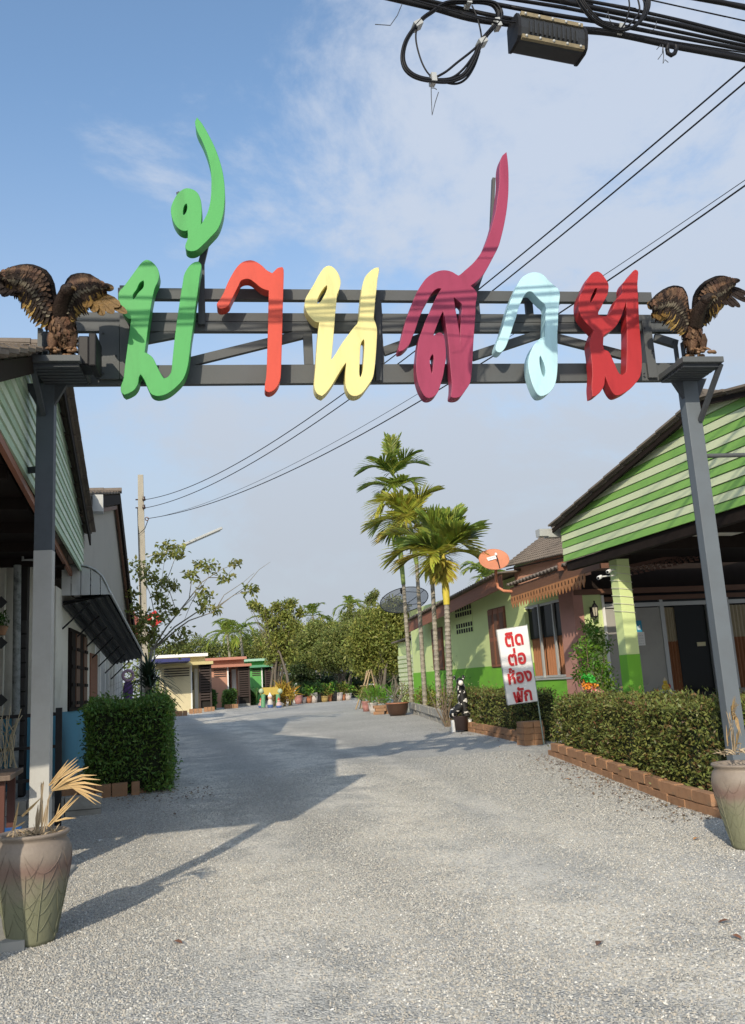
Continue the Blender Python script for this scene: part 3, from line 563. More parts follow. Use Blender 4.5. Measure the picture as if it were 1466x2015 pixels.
        for row, (s0, ln, m_, nm) in enumerate(((0.06, 0.26, eag_brown, 'covert_feathers'), (0.22, 0.28, eag_brown, 'covert_feathers'), (0.38, 0.3, eag_dark, 'covert_feathers'), (0.54, 0.2, eag_pale, 'pale_covert_feathers'), (0.64, 0.5, eag_dark, 'secondary_feathers'), (0.8, 0.36, wd.get('sm', eag_gold), 'secondary_feathers'))):
            mb = MB(); nf = 17
            for k in range(nf):
                t = (k + 0.5) / nf; a = wp(t, s0, -0.012 - 0.003 * (5 - row)); b = wp(min(t + 0.03, 1), s0 + ln * 0.6, -0.018); c = wp(min(t + 0.05, 1), min(s0 + ln, 1.12), -0.006)
                jl = g.uniform(0.85, 1.2); b = a.lerp(b, jl); c = a.lerp(c, jl) - GN * g.uniform(-0.012, 0.004); mb.blade([a, a.lerp(b, 0.5), b, c], [0.02, 0.04 * g.uniform(.8, 1.2), 0.036, 0.006], GN + GH * g.uniform(-.3, .3))
            feathered(mb.build(nm, m_, wing), 3)
        for k, (p, tip, wdt) in enumerate(wd['prim']):
            a, b = E(p, -0.13), E(tip, -0.17 - 0.01 * k); mb = MB(); dr = (b - a); sd = dr.cross(GN).normalized()
            wdt *= 1.7; prof = [(0, 0.35), (0.3, 0.8), (0.6, 1.0), (0.85, 0.8), (0.96, 0.45), (1, 0.05)]
            poly = [a + dr * t + sd * wdt / 2 * f for t, f in prof] + [a + dr * t - sd * wdt / 2 * f for t, f in prof[::-1]]
            mb.slab(poly, -GN * 0.006); mb.beam(a - GN * -0.004, b.lerp(a, 0.05) + GN * 0.004, 0.005, 0.005)
            feathered(mb.build('feather', wd['pm'], wing), 30)
eagle('brown and gold eagle statue with drooping golden wing, left end of the gate', 0, 520, 5.638, -0.32, dict(
    base=[(700, 985), (545, 985), (870, 985)], spine=[(800, 440), (740, 490), (690, 580), (680, 690), (700, 800), (730, 900)], spine_r=[(0.04, -0.04), (0.066, -0.02), (0.105, 0), (0.12, 0), (0.098, 0.02), (0.045, 0.05)],
    legs=[[(610, 780), (590, 850), (580, 920), (580, 975)], [(780, 790), (800, 850), (800, 920), (800, 975)]], head=(810, 440), face=(0.8, 0.5),
    wings=[dict(lead=[(655, 540), (615, 400), (605, 260), (540, 180), (430, 145), (330, 138), (180, 165), (40, 215)], trail=[(560, 725), (440, 685), (385, 615), (335, 535), (295, 480), (265, 430), (200, 400), (120, 330)], pm=eag_dark,
                prim=[((250, 200), (25, 225), 0.05), ((230, 220), (-20, 315), 0.05), ((230, 250), (5, 430), 0.05), ((240, 280), (90, 468), 0.048), ((260, 300), (185, 468), 0.045), ((280, 320), (245, 440), 0.045)]),
           dict(lead=[(690, 500), (745, 430), (765, 370), (795, 290), (850, 250), (940, 232), (1040, 245), (1130, 295), (1240, 350)], trail=[(830, 690), (850, 640), (880, 590), (930, 570), (980, 555), (1030, 530), (1090, 490), (1150, 440), (1200, 400)], pm=eag_gold,
                prim=[((1080, 300), (1295, 368), 0.045), ((1100, 400), (1440, 640), 0.045), ((1110, 390), (1365, 570), 0.055), ((1080, 410), (1300, 650), 0.05), ((1060, 420), (1190, 680), 0.05), ((1040, 430), (1105, 650), 0.05), ((1020, 430), (1010, 605), 0.05)])]))
eagle('dark brown eagle statue with raised outer wing, right end of the gate', 1240, 520, 6.487, -0.28, dict(
    base=[(900, 1150), (780, 1140), (1060, 1140)], spine=[(780, 610), (770, 690), (780, 790), (790, 890), (810, 980), (830, 1060)], spine_r=[(0.05, -0.03), (0.065, -0.02), (0.088, 0), (0.088, 0), (0.07, 0.02), (0.04, 0.05)],
    legs=[[(800, 960), (790, 1020), (790, 1080), (800, 1130)], [(880, 920), (915, 990), (925, 1060), (920, 1120)]], head=(790, 610), face=(0.5, 0.8),
    wings=[dict(lead=[(700, 700), (650, 570), (610, 470), (540, 412), (440, 410), (330, 440), (200, 530), (130, 620)], trail=[(650, 930), (570, 880), (490, 850), (420, 790), (360, 770), (300, 760), (240, 760), (200, 740)], pm=eag_gold,
                prim=[((260, 560), (120, 620), 0.04), ((250, 580), (125, 660), 0.04), ((280, 620), (200, 790), 0.04), ((300, 620), (235, 820), 0.04), ((330, 640), (310, 790), 0.04)]),
           dict(lead=[(800, 600), (770, 490), (790, 400), (860, 335), (960, 292), (1030, 285), (1100, 290), (1200, 310)], trail=[(890, 840), (940, 770), (950, 710), (990, 680), (1040, 640), (1080, 590), (1120, 520), (1150, 450)], pm=eag_dark,
                prim=[((1060, 300), (1285, 305), 0.036), ((1090, 340), (1378, 490), 0.042), ((1090, 370), (1375, 585), 0.042), ((1080, 410), (1260, 660), 0.04), ((1060, 440), (1180, 665), 0.04), ((1040, 460), (1080, 645), 0.04)])]))

# ================================================================== OVERHEAD CABLES
def cable(label, pts, r, y=4.88, ext0=7.5, ext1=4.0, m=black, group='cables strung along the street', name='overhead_cable'):
    q = [PY(px, py, y) for px, py in pts]
    q = [q[0] + (q[0] - q[1]).normalized() * ext0] + q + [q[-1] + (q[-1] - q[-2]).normalized() * ext1]
    sm = []
    for i in range(len(q) - 1):
        p0, p1, p2, p3 = q[max(i - 1, 0)], q[i], q[i + 1], q[min(i + 2, len(q) - 1)]
        for j in range(5):
            t = j / 5; sm.append(0.5 * ((2 * p1) + (p2 - p0) * t + (2 * p0 - 5 * p1 + 4 * p2 - p3) * t * t + (3 * p1 - p0 - 3 * p2 + p3) * t ** 3))
    sm.append(q[-1]); c = sm[len(sm) // 2]
    mb = MB(); mb.tube([p - c for p in sm], r, 8); o = mb.build(name, m); o.location = c; tag(o, label, 'cable', group); return o
cable('lowest thick black cable of the bundle, passing above the splice box', [(760, -6), (850, 15), (924, 36), (1001, 47), (1100, 58), (1204, 66), (1330, 92), (1466, 117)], 0.021)
cable('black cable just above the splice box', [(836, 0), (930, 22), (1001, 36), (1100, 52), (1190, 60), (1330, 86), (1466, 111)], 0.014, 4.95)
cable('black cable third from the bottom of the bundle', [(890, -8), (1000, 13), (1090, 29), (1200, 47), (1330, 72), (1466, 98)], 0.015, 4.84)
cable('black cable in the middle of the bundle', [(940, -12), (1060, 7), (1140, 21), (1300, 55), (1466, 90)], 0.013, 4.98)
cable('black cable second from the top of the bundle', [(1000, -14), (1100, 2), (1200, 22), (1330, 48), (1466, 80)], 0.019, 4.9)
cable('topmost black cable of the bundle', [(1080, -12), (1200, 10), (1330, 38), (1466, 72)], 0.012, 4.8)
cable('thin single wire above the cable bundle', [(1280, 0), (1370, 20), (1466, 41)], 0.0055, 5.0)
cable('thick black cable cutting the top right corner', [(1380, -2), (1430, 7), (1466, 15)], 0.02, 5.05)
cable('thin lashing wire running along the cable bundle', [(800, -4), (900, 24), (1000, 42), (1100, 54), (1180, 58), (1300, 78), (1466, 104)], 0.006, 4.76)

def coil(label, loops, clips, loc, extra=()):
    root = thing('cable_coil', label, 'cable coil', loc)
    for pts, r, y in loops:
        q = [PY(px, py, y) for px, py in pts]; sm = []
        n = len(q)
        for i in range(n - 1):
            p0, p1, p2, p3 = q[max(i - 1, 0)], q[i], q[i + 1], q[min(i + 2, n - 1)]
            for j in range(6):
                t = j / 6; sm.append(0.5 * ((2 * p1) + (p2 - p0) * t + (2 * p0 - 5 * p1 + 4 * p2 - p3) * t * t + (3 * p1 - p0 - 3 * p2 + p3) * t ** 3))
        sm.append(q[-1]); mb = MB(); mb.tube(sm, r, 6); mb.build('cable_loop', black, root)
    for (px, py, a) in clips:
        p = PY(px, py, 4.85); mb = MB(); d = Vector((math.cos(a), 0, math.sin(a))); mb.beam(p - d * 0.018, p + d * 0.018, 0.07, 0.062); mb.build('cable_clip', alu, root)
    for pts in extra:
        mb = MB(); mb.tube([PY(px, py, 4.83) for px, py in pts], 0.003, 5); mb.build('tie_wire', steel_dark, root)
z3 = lambda L: [(780 + x / 3.665, y / 3.665) for x, y in L]
main = [(520, 10), (400, 12), (330, 32), (260, 80), (190, 130), (120, 210), (65, 300), (42, 400), (55, 480), (100, 535), (170, 568), (265, 585), (360, 590), (430, 575), (500, 535), (560, 440), (600, 340), (640, 270), (700, 200), (740, 150), (752, 95), (715, 30), (620, 8), (520, 10)]
def off(L, dx, dy, s=1.0): return [(300 + (x - 300) * s + dx, 300 + (y - 300) * s + dy) for x, y in L]
coil('big hanging coil of black cable tied with clips', [(z3(off(main, 0, 0, k)), 0.0065, y) for k, y in ((1, 4.86), (0.97, 4.83), (0.94, 4.88), (1.03, 4.89), (0.985, 4.91), (1.015, 4.82), (0.955, 4.84))] + [
    (z3([(150, 190), (140, 260), (150, 340), (180, 440), (215, 510), (255, 558)]), 0.006, 4.84), (z3([(290, 555), (360, 515), (440, 450), (530, 380), (610, 310)]), 0.008, 4.85), (z3([(545, 40), (580, 120), (605, 210), (618, 300)]), 0.006, 4.83), (z3([(300, 580), (420, 605), (500, 570), (560, 480), (600, 370)]), 0.008, 4.84), (z3([(290, 572), (400, 560), (490, 490), (570, 380)]), 0.008, 4.87)],
    [(780 + 150 / 3.665, 185 / 3.665, 2.2), (780 + 615 / 3.665, 310 / 3.665, 2.1), (780 + 262 / 3.665, 575 / 3.665, 0.05), (780 + 515 / 3.665, 15 / 3.665, 0.0), (780 + 725 / 3.665, 178 / 3.665, 0.3)], PY(877, 80, 4.86),
    [z3([(250, 590), (252, 700), (258, 830), (280, 740), (304, 665)]), z3([(250, 635), (275, 636), (292, 646)]), [(791, 8), (782, 30), (768, 50), (738, 48)]])
z4 = lambda L: [(1100 + x / 4.005, y / 4.005) for x, y in L]
coil('tangle of looped black wires lashed above the cable bundle', [(z4([(x + dx, y + dy) for x, y in ((150, -20), (200, 60), (280, 150), (370, 205), (480, 238), (590, 205), (660, 140), (690, 70), (690, 0), (660, -40))]), 0.006, 4.74 + 0.01 * k) for k, (dx, dy) in enumerate(((0, 0), (14, -6), (-12, 4), (24, -14), (6, 8), (-22, 10)))] + [(z4([(545, -30), (555, 40), (545, 110), (520, 180), (490, 225)]), 0.006, 4.75), (z4([(615, -30), (635, 60), (620, 120), (560, 190), (500, 230)]), 0.007, 4.76)],
    [(1100 + 482 / 4.005, 235 / 4.005, 0.0)], PY(1220, 50, 4.8), [z4([(770, 390), (800, 355), (818, 350), (815, 420), (780, 468)]), z4([(818, 350), (825, 440), (820, 500), (835, 470), (862, 492)]), z4([(370, 140), (385, 90), (400, 160), (430, 200)]), z4([(720, 250), (760, 220), (770, 160), (740, 130)])])
hk = MB(); hk.tube([PY(*p, 4.82) for p in z4([(862, 350), (852, 385), (858, 420), (885, 436), (912, 420), (925, 385), (920, 360)])], 0.016, 8); hk = hk.build('cable_stub', black); tag(hk, 'short U-shaped cable stub hanging under the bundle', 'cable')

# splice closure
a = PY(1010, 66, 4.82); b = PY(1141, 92, 4.82); ax = (b - a).normalized(); up = Vector((0, 1, 0)).cross(ax) * -1
if up.z < 0: up = -up
fwd = Vector((0, -1, 0)); Ls = (b - a).length; hh = 0.105
sc_ = thing('splice_closure', 'black ribbed cable splice box hanging from the cable bundle', 'splice box', a.lerp(b, 0.5))
prof = [(-0.075, -0.9), (-0.055, -1.0), (0.055, -1.0), (0.085, -0.8), (0.1, -0.2), (0.1, 0.35), (0.075, 0.9), (0.045, 1.0), (-0.06, 1.0), (-0.08, 0.8)]
mb = MB(); P0 = [a + fwd * x + up * z * hh for x, z in prof]; mb.slab(P0, ax * Ls); mb.build('housing', mat('closure_plastic', (0.022, 0.024, 0.027), 0.5, 0.15, 20), sc_, None, 0.006)
ribm = mat('closure_plastic', (0.022, 0.024, 0.027))
for k in range(11):
    p = a + ax * Ls * (0.16 + 0.68 * k / 10); mb = MB(); mb.beam(p + fwd * 0.104 - up * 0.062, p + fwd * 0.104 + up * (0.045 if k % 2 else 0.03), 0.012, 0.014, up=fwd); mb.build('rib', ribm, sc_)
flg = mat('weathered_flange', (0.2, 0.165, 0.1), 0.7, 0.3, 20)
for s in (-1, 1):
    mb = MB(); mb.beam(a + ax * Ls * 0.04 + up * s * hh * 0.86 + fwd * 0.085, a + ax * Ls * 0.96 + up * s * hh * 0.86 + fwd * 0.085, 0.03, 0.026, up=fwd); f = mb.build('flange', flg, sc_)
    for k in range(5):
        p = a + ax * Ls * (0.1 + 0.8 * k / 4) + up * s * hh * 0.84 + fwd * 0.1; mb = MB(); mb.ball(p, 0.011, 6, 4); mb.build('bolt', alu, f)
for e in (a - ax * 0.008, b - ax * 0.012):
    mb = MB(); mb.slab([e + fwd * x * 1.06 + up * z * hh * 1.05 for x, z in prof], ax * 0.02); mb.build('end_cap', blackm, sc_)
for px, py in ((1017, 42), (1120, 57)):
    p = PY(px, py, 4.84); mb = MB(); mb.beam(p - up * 0.05, p + up * 0.02, 0.03, 0.02); mb.build('hanger', alu, sc_)

# ================================================================== UTILITY POLE AND ITS WIRES
PY0 = 26.0
pt, pb = PY(276.5, 935, PY0), PY(285, 1400, PY0); pb.z = gz(PY0)
conc_pole = mat('weathered_concrete_pole', (0.36, 0.33, 0.27), 0.9, 0.12, 6, bump=0.3, bscale=30, dirt=(0.2, 0.18, 0.14), dscale=3, damt=0.6, stretch=(1, 1, 0.3))
pole = thing('utility_pole', 'weathered concrete power pole rising behind the sparse tree on the left', 'utility pole', pb)
def sq(mb, pts, ws):
    for i in range(len(pts) - 1):
        vs = [p + Vector((x * w / 2, y * w / 2, 0)) for p, w in ((pts[i], ws[i]), (pts[i + 1], ws[i + 1])) for x, y in ((-1, -1), (1, -1), (1, 1), (-1, 1))]
        mb.add(vs, [(3, 2, 1, 0), (4, 5, 6, 7), (0, 1, 5, 4), (1, 2, 6, 5), (2, 3, 7, 6), (3, 0, 4, 7)])
mb = MB(); sq(mb, [pb, pt], [0.27, 0.16]); mb.build('shaft', conc_pole, pole, None, 0.012)
for py in (984, 1000):
    q = PY(279, py, PY0); mb = MB(); mb.tube([q + Vector((-0.18, -0.06, 0)), q + Vector((0.1, -0.06, 0))], 0.02, 6); mb.lathe([(0.0, -0.05), (0.045, -0.05), (0.05, 0), (0.03, 0.04), (0.045, 0.07), (0, 0.08)], q + Vector((0.06, -0.14, 0)), 10); mb.build('insulator', mat('insulator_brown', (0.05, 0.03, 0.025), 0.3), pole)
q = PY(289, 1021, PY0); mb = MB(); mb.tube([q + Vector((0.05 * math.cos(t), 0, 0.05 * math.sin(t))) for t in np.linspace(0, 6.28, 12)], 0.012, 6); mb.build('wire_ring', mat('rusty', (0.25, 0.12, 0.06), 0.8), pole)
mb = MB(); mb.tube([PY(291, 1024, PY0), PY(285, 1040, PY0 - 0.15), PY(272, 1052, PY0 - 0.15), PY(271, 1010, PY0), PY(271, 1000, PY0)], 0.012, 5); mb.tube([PY(272, 1052, PY0 - 0.15), PY(276, 1180, PY0 - 0.15), PY(279, 1380, PY0 - 0.15)], 0.012, 5); mb.build('drop_wire', black, pole)
la, lb = PY(352, 1076, PY0 - 0.5), PY(437, 1039, PY0 - 0.5)
mb = MB(); mb.tube([PY(288, 1095, PY0 - 0.1), PY(330, 1085, PY0 - 0.4), la], 0.025, 6); arm = mb.build('lamp_arm', alu, pole)
mb = MB(); mb.beam(la, lb, 0.14, 0.07); mb.build('lamp_housing', alu, pole, None, 0.01); mb = MB(); dl = (lb - la).normalized(); mb.tube([la + dl * 0.06 - Vector((0, 0, 0.05)), lb - dl * 0.06 - Vector((0, 0, 0.05))], 0.02, 8); mb.build('lamp_tube', white, pole)
def wire(label, pts, r, yB):
    A = PY(*pts[0], PY0); B = PY(*pts[-1], yB); d = Vector((B.x - A.x, B.y - A.y, 0)); n = Vector((d.y, -d.x, 0)).normalized()
    q = [on_plane(px, py, A, n) for px, py in pts]; q.append(q[-1] + (q[-1] - q[-2]).normalized() * 2.5)
    L = d.length; par = [((p - A).dot(d) / L / L) for p in q]
    # fit a smooth sagging curve through heights taken from image pixels
    co = np.polyfit(par, [p.z for p in q], 3); s = np.linspace(0, par[-1], 40)
    P = [Vector((A.x + d.x * t, A.y + d.y * t, float(np.polyval(co, t)))) for t in s]
    c = P[20]; mb = MB(); mb.tube([p - c for p in P], r, 6); o = mb.build('power_wire', black); o.location = c; tag(o, label, 'wire', 'wires strung from the concrete pole over the gate')
wire('highest wire from the concrete pole crossing the sky to the upper right', [(284, 984), (444, 920), (642, 800), (693, 771), (938, 571), (1282, 280), (1466, 125)], 0.009, 5.6)
wire('second highest wire from the concrete pole, just under the top one', [(284, 1000), (477, 920), (669, 800), (736, 754), (957, 582), (1322, 280), (1466, 158)], 0.009, 5.6)
wire('very thin wire from the concrete pole, third from the top', [(290, 1021), (359, 1005), (560, 920), (784, 800), (823, 776), (1128, 581), (1466, 350)], 0.004, 6.2)
wire('lowest wire from the concrete pole, crossing beside the red letter', [(290, 1021), (450, 974), (595, 920), (811, 800), (840, 783), (1193, 550), (1466, 358)], 0.009, 6.2)
# ================================================================== helpers for houses
def wave_roof(name, r0, r1, e0, e1, waves, parent, m, courses=10, amp=0.022, th=0.03, label=None):
    """wavy tile sheet from ridge r0-r1 down to eave e0-e1, tile courses stepped"""
    r0, r1, e0, e1 = map(Vector, (r0, r1, e0, e1)); nu = waves * 4; vs = []; nrm = (r1 - r0).cross(e0 - r0).normalized()
    if nrm.z < 0: nrm = -nrm
    rows = []
    for c in range(courses): rows += [(c / courses, 0.0), ((c + 0.999) / courses, 0.022)]
    for t, lift in rows:
        for i in range(nu + 1):
            s = i / nu; p = r0.lerp(r1, s).lerp(e0.lerp(e1, s), t); w = math.sin(s * waves * 2 * math.pi)
            vs.append(p + nrm * (amp * (w if w > 0 else w * 0.6) + lift))
    nr = len(rows); mb = MB()
    f = [(j * (nu + 1) + i, j * (nu + 1) + i + 1, (j + 1) * (nu + 1) + i + 1, (j + 1) * (nu + 1) + i) for j in range(nr - 1) for i in range(nu)]
    mb.add(vs, f); k = len(vs); mb.add([v - nrm * th for v in vs], [q[::-1] for q in f])
    mb.add(vs[-(nu + 1):] + [v - nrm * th for v in vs[-(nu + 1):]], [(i, i + 1, i + nu + 2, i + nu + 1) for i in range(nu)])
    for col in (0, nu):
        a = [vs[j * (nu + 1) + col] for j in range(nr)]; mb.add(a + [v - nrm * th for v in a], [(j, j + 1, j + 1 + nr, j + nr) for j in range(nr - 1)])
    return mb.build(name, m, parent, label)
def ridge_tiles(a, b, n, parent, m, r=0.11):
    a, b = Vector(a), Vector(b); L = (b - a).length / n; d = (b - a).normalized(); sd = d.cross(Vector((0, 0, 1))).normalized(); proto = None
    for k in range(n):
        p = a + d * L * k
        if proto is None:
            mb = MB(); vs = []
            for t, rr in ((0, r), (L * 1.06, r * 0.86)):
                for q in range(7):
                    an = math.pi * q / 6; vs.append(d * t + sd * math.cos(an) * rr + Vector((0, 0, math.sin(an) * rr * 0.75)))
            mb.add(vs, [(q, q + 1, q + 8, q + 7) for q in range(6)], True); mb.add([v * 1.0 - Vector((0, 0, 0.02)) for v in vs], [(q + 7, q + 8, q + 1, q) for q in range(6)], True)
            mb.add(vs[:7], [tuple(range(7))]); me = mb.mesh('ridge_tile', m); proto = me
        o = link(proto, 'ridge_tile', parent); o.location = p - world_loc(parent)
def planks(base, d, nout, y0, y1, zb, zroof, pitch, mats, parent, th=0.022):
    """clapboards on a vertical plane: base + d*s, outward normal nout; zroof(s) = underside of the roof"""
    d = Vector(d); nout = Vector(nout); z = zb; k = 0
    top = max(zroof(y0 + (y1 - y0) * i / 200) for i in range(201))
    while z < top - 0.03:
        z1 = z + pitch * 0.93
        def ext(zz):
            ss = [y0 + (y1 - y0) * i / 400 for i in range(401) if zroof(y0 + (y1 - y0) * i / 400) >= zz]
            return (ss[0], ss[-1]) if ss else None
        a, b = ext(z), ext(min(z1, top - 0.005))
        if a and b and a[1] - a[0] > 0.1:
            zt_ = min(z1, top - 0.005); P = lambda s, zz, o: Vector(base) + d * s + nout * o + Vector((0, 0, zz))
            mb = MB(); o0, o1 = th, th * 0.35; jt = random.uniform(-0.003, 0.003)
            vs = [P(a[0], z, o0 + jt), P(a[1], z, o0 + jt), P(b[1], zt_, o1), P(b[0], zt_, o1), P(a[0], z, -0.01), P(a[1], z, -0.01), P(b[1], zt_, -0.01), P(b[0], zt_, -0.01)]
            mb.add(vs, [(0, 1, 2, 3), (5, 4, 7, 6), (4, 5, 1, 0), (3, 2, 6, 7), (1, 5, 6, 2), (4, 0, 3, 7)]); mb.build('clapboard', mats[k % len(mats)], parent)
        z += pitch; k += 1
    mb = MB(); S_ = [y0 + (y1 - y0) * i / 60 for i in range(61)]; P = lambda s, zz: Vector(base) + d * s - nout * 0.02 + Vector((0, 0, zz))
    vs = [P(s, zb) for s in S_] + [P(s, max(zroof(s) - 0.01, zb + 0.01)) for s in S_]; mb.add(vs, [(i, i + 1, i + 62, i + 61) for i in range(60)]); mb.build('gable_backing', dark_wood, parent)
def wbox(n_, p0, p1, m, parent, label=None, bevel=0.0, mesh=None):
    mb = MB(); a, b = Vector(p0), Vector(p1); mb.box((a + b) / 2, (abs(b.x - a.x), abs(b.y - a.y), abs(b.z - a.z))); return mb.build(n_, m, parent, label, bevel)

# ================================================================== LEFT HOUSE (open eating house)
hL = thing('restaurant_house', 'green clapboard gabled eating house with dark open porch behind the left gate post', 'house', (-3.5, 9.4, 0))
bx = lambda y: -0.95 + 0.0172 * (y - 6.5)
dL = Vector((0.0172, 1, 0)).normalized(); nLo = Vector((1, -0.0172, 0)).normalized()
YR, ZR, YE, ZE, YN = 9.35, 5.07, 14.2, 4.0, 4.55
slL = (ZR - ZE) / (YE - YR); slN = 0.41; YN = 5.35
base_L = Vector((bx(0), 0, 0))
planks(base_L, dL, nLo, YN, YE, 3.275, lambda s: (ZR - slL * (s - YR) if s > YR else ZR - slN * (YR - s)) - 0.06, 0.105, [H1_green, H1_pale], hL)
xo = lambda y: bx(y) + 0.13
for ye in (YE + 0.15, YN - 0.15):
    ze = ZR - (slL if ye > YR else slN) * abs(ye - YR); wave_roof('roof_slope', (-7, YR, ZR), (xo(YR), YR, ZR), (-7, ye, ze), (xo(ye), ye, ze), 30, hL, tile, 11, 0.03)
    mb = MB(); a, b = Vector((xo(YR) - 0.015, YR, ZR - 0.05)), Vector((xo(ye) - 0.015, ye, ze - 0.05)); mb.slab([a, b, b - Vector((0, 0, 0.15)), a - Vector((0, 0, 0.15))], -nLo * 0.025); mb.build('barge_board', dark_wood, hL)
    for k in range(10):
        t = (k + 0.5) / 10; p = a.lerp(b, t); mb = MB(); mb.beam(p + nLo * 0.03 + Vector((0, 0, 0.06)) - (b - a) / 20.5, p + nLo * 0.03 + Vector((0, 0, 0.075)) + (b - a) / 20.5, 0.09, 0.03); mb.build('verge_tile', tile, hL)
ridge_tiles((xo(YR) + 0.03, YR, ZR + 0.02), (-5.4, YR, ZR + 0.02), 14, hL, tile)
wbox('bottom_trim', (bx(9) - 0.07, YN, 3.2), (bx(9) - 0.03, YE, 3.272), red_wood, hL)
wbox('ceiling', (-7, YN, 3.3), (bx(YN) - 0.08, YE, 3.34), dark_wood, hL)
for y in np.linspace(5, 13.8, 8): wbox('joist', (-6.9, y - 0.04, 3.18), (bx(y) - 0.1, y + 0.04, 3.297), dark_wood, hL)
# gutter at the far eave, its bright cut end facing the drive
mb = MB(); q = PY(157, 975, 14.35); q2 = PY(203, 1010, 14.35)
for (a, b, c, d_) in (((-5, 14.28), (0, 0), 0, 0),):
    g0, g1, gt, gb = -5.0, q2.x, q.z, q2.z
    pr = [(0, gt), (0, gb + 0.02), (0.03, gb), (0.16, gb), (0.19, gb + 0.03), (0.19, gt - 0.05)]
    mb.add([(g0, 14.28 + y, z) for y, z in pr] + [(g1, 14.28 + y, z) for y, z in pr], [(i, i + 1, i + 7, i + 6) for i in range(5)])
    mb.add([(g1, 14.28 + y, z) for y, z in pr], [tuple(range(6))])
mb.build('gutter', alu, hL, 'dented silver gutter end')
# posts, walls and floor under the porch roof
wbox('corner_post', (bx(5) - 0.12, 4.93, 0), (bx(5) - 0.01, 5.04, 3.25), steel_dark, hL); wbox('eave_beam', (-6.9, 4.7, 2.62), (bx(5) + 0.02, 4.85, 2.85), dark_wood, hL)
wbox('unseen_shadow_board', (-6.9, 4.74, 2.86), (bx(5) + 0.03, 4.82, 4.3), H1_green, hL)  # unseen board, added out of view to shape the shadow on the gravel
wbox('end_wall', (-7, 13.0, 0), (-1.78, 13.15, 3.25), cream, hL)
wbox('side_wall', (-5.2, 5.0, 0), (-5.05, 13.0, 3.25), cream, hL)
wbox('floor', (-7, 5.2, 0.0), (-1.15, 13.0, 0.16), concrete, hL)
stone = mat('dark_stone_facing', (0.035, 0.032, 0.03), 0.8, 0.4, 9, bump=0.6, bscale=20)
cx0, cx1 = PY(30, 1200, 12.7).x, PY(55, 1200, 12.7).x
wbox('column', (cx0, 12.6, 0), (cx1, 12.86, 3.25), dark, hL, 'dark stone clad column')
cs = bpy.data.meshes.new('tmp')
for k in range(12):
    for j in range(2):
        zc = 0.28 + 0.19 * k; xw = (cx1 - cx0) / 2; mb = MB(); mb.box((cx0 + xw * (j + 0.5), 12.585 - random.uniform(0, 0.012), zc), (xw * 0.92, 0.05, 0.17)); mb.build('stone', stone, hL)
q = PY(37, 1060, 12.5); mb = MB(); mb.tube([(q.x, 12.5, 0.1), (q.x + 0.01, 12.5, 1.2), (q.x - 0.01, 12.5, 3.2)], 0.05, 8); mb.build('downpipe', mat('peeling_pipe', (0.25, 0.27, 0.26), 0.8, 0.3, 10, dirt=(0.06, 0.07, 0.07), dscale=9, damt=0.9), hL)
pipe = PY(45, 1102, 12.4); mb = MB(); mb.tube([(pipe.x, 12.4, pipe.z + 0.35), (pipe.x, 12.4, pipe.z), (pipe.x + 0.3, 12.4, pipe.z), (-1.1, 12.4, pipe.z)], 0.02, 6); mb.build('conduit', alu, hL)
for py in (1185, 1265, 1378):
    c = PY(2, py, 12.98); mb = MB(); mb.box((c.x, 12.985, c.z), (0.12, 0.02, 0.12), Matrix.Rotation(R_(45), 3, 'Y')); mb.build('wall_tile', steel, hL)
# hanging flower pot
c = PY(3, 1232, 12.3); hp = thing('hanging_planter', 'small clay planter with yellow flower hanging on the left white wall', 'planter', c); mb = MB(); mb.lathe([(0.05, -0.12), (0.09, 0.0), (0.08, 0.0), (0.05, -0.05)], c, 12); mb.build('pot', brickm, hp); pp, _ = blob_points(np.random.default_rng(1), [(c.x, c.y, c.z + 0.08, 0.1, 0.1, 0.12)], 120); link(leaf_mesh('foliage', pp - np.array(c), leafmat('leaf_mid', (0.06, 0.14, 0.03)), 0.06), 'foliage', hp)
# railing across the porch front
rl = thing('porch_railing', 'dark metal railing standing behind the left gate post', 'railing', (-2, 9.6, 0))
for py, th in ((1408, 0.035), (1472, 0.03), (1536, 0.03)):
    z = PY(60, py, 9.6).z; wbox('rail', (-5, 9.58, z - th / 2), (PY(118, 1410, 9.6).x, 9.62, z + th / 2), blackm, rl)
xx = PY(116, 1410, 9.6).x; wbox('rail_post', (xx - 0.03, 9.57, 0.1), (xx + 0.03, 9.635, PY(60, 1402, 9.6).z + 0.03), blackm, rl); wbox('rail_post', (-2.6, 9.57, 0.16), (-2.54, 9.635, PY(60, 1402, 9.6).z), blackm, rl)
# dead vine on the railing corner
vx = thing('withered_vine', 'pale withered vine on the railing at the left edge', 'vine', (-1.5, 9.5, 0.6)); mb = MB()
for k in range(14):
    p = PY(random.uniform(-5, 30), 1480, 9.4); mb.tube([p + Vector((random.uniform(-.05, .05), 0, random.uniform(-.2, -.1))), p + Vector((random.uniform(-.1, .1), random.uniform(-.05, .05), 0.15)), p + Vector((random.uniform(-.12, .12), 0, random.uniform(.25, .45)))], 0.006, 4)
mb.build('stems', mat('straw', (0.40, 0.35, 0.24), 0.8, 0.2), vx)
# slab and low step beside the house
step = wbox('paving_slab', (-6, 5.6, -0.02), (-0.62, 9.1, 0.05), concrete, None); step['kind'] = 'structure'; step['label'] = 'grey concrete paving slab beside the left gate post'
lw = thing('low_block_wall', 'low dark concrete block wall beside the left hedge planter', 'wall', (-1.3, 11.4, 0)); 
for r in range(2):
    for k in range(9): wbox('block', (-3.9 + 0.39 * k, 10.6 + 0.01 * ((k + r) % 3), 0.02 + 0.15 * r), (-3.9 + 0.39 * k + 0.38, 10.75, 0.02 + 0.15 * r + 0.143), concrete, lw)
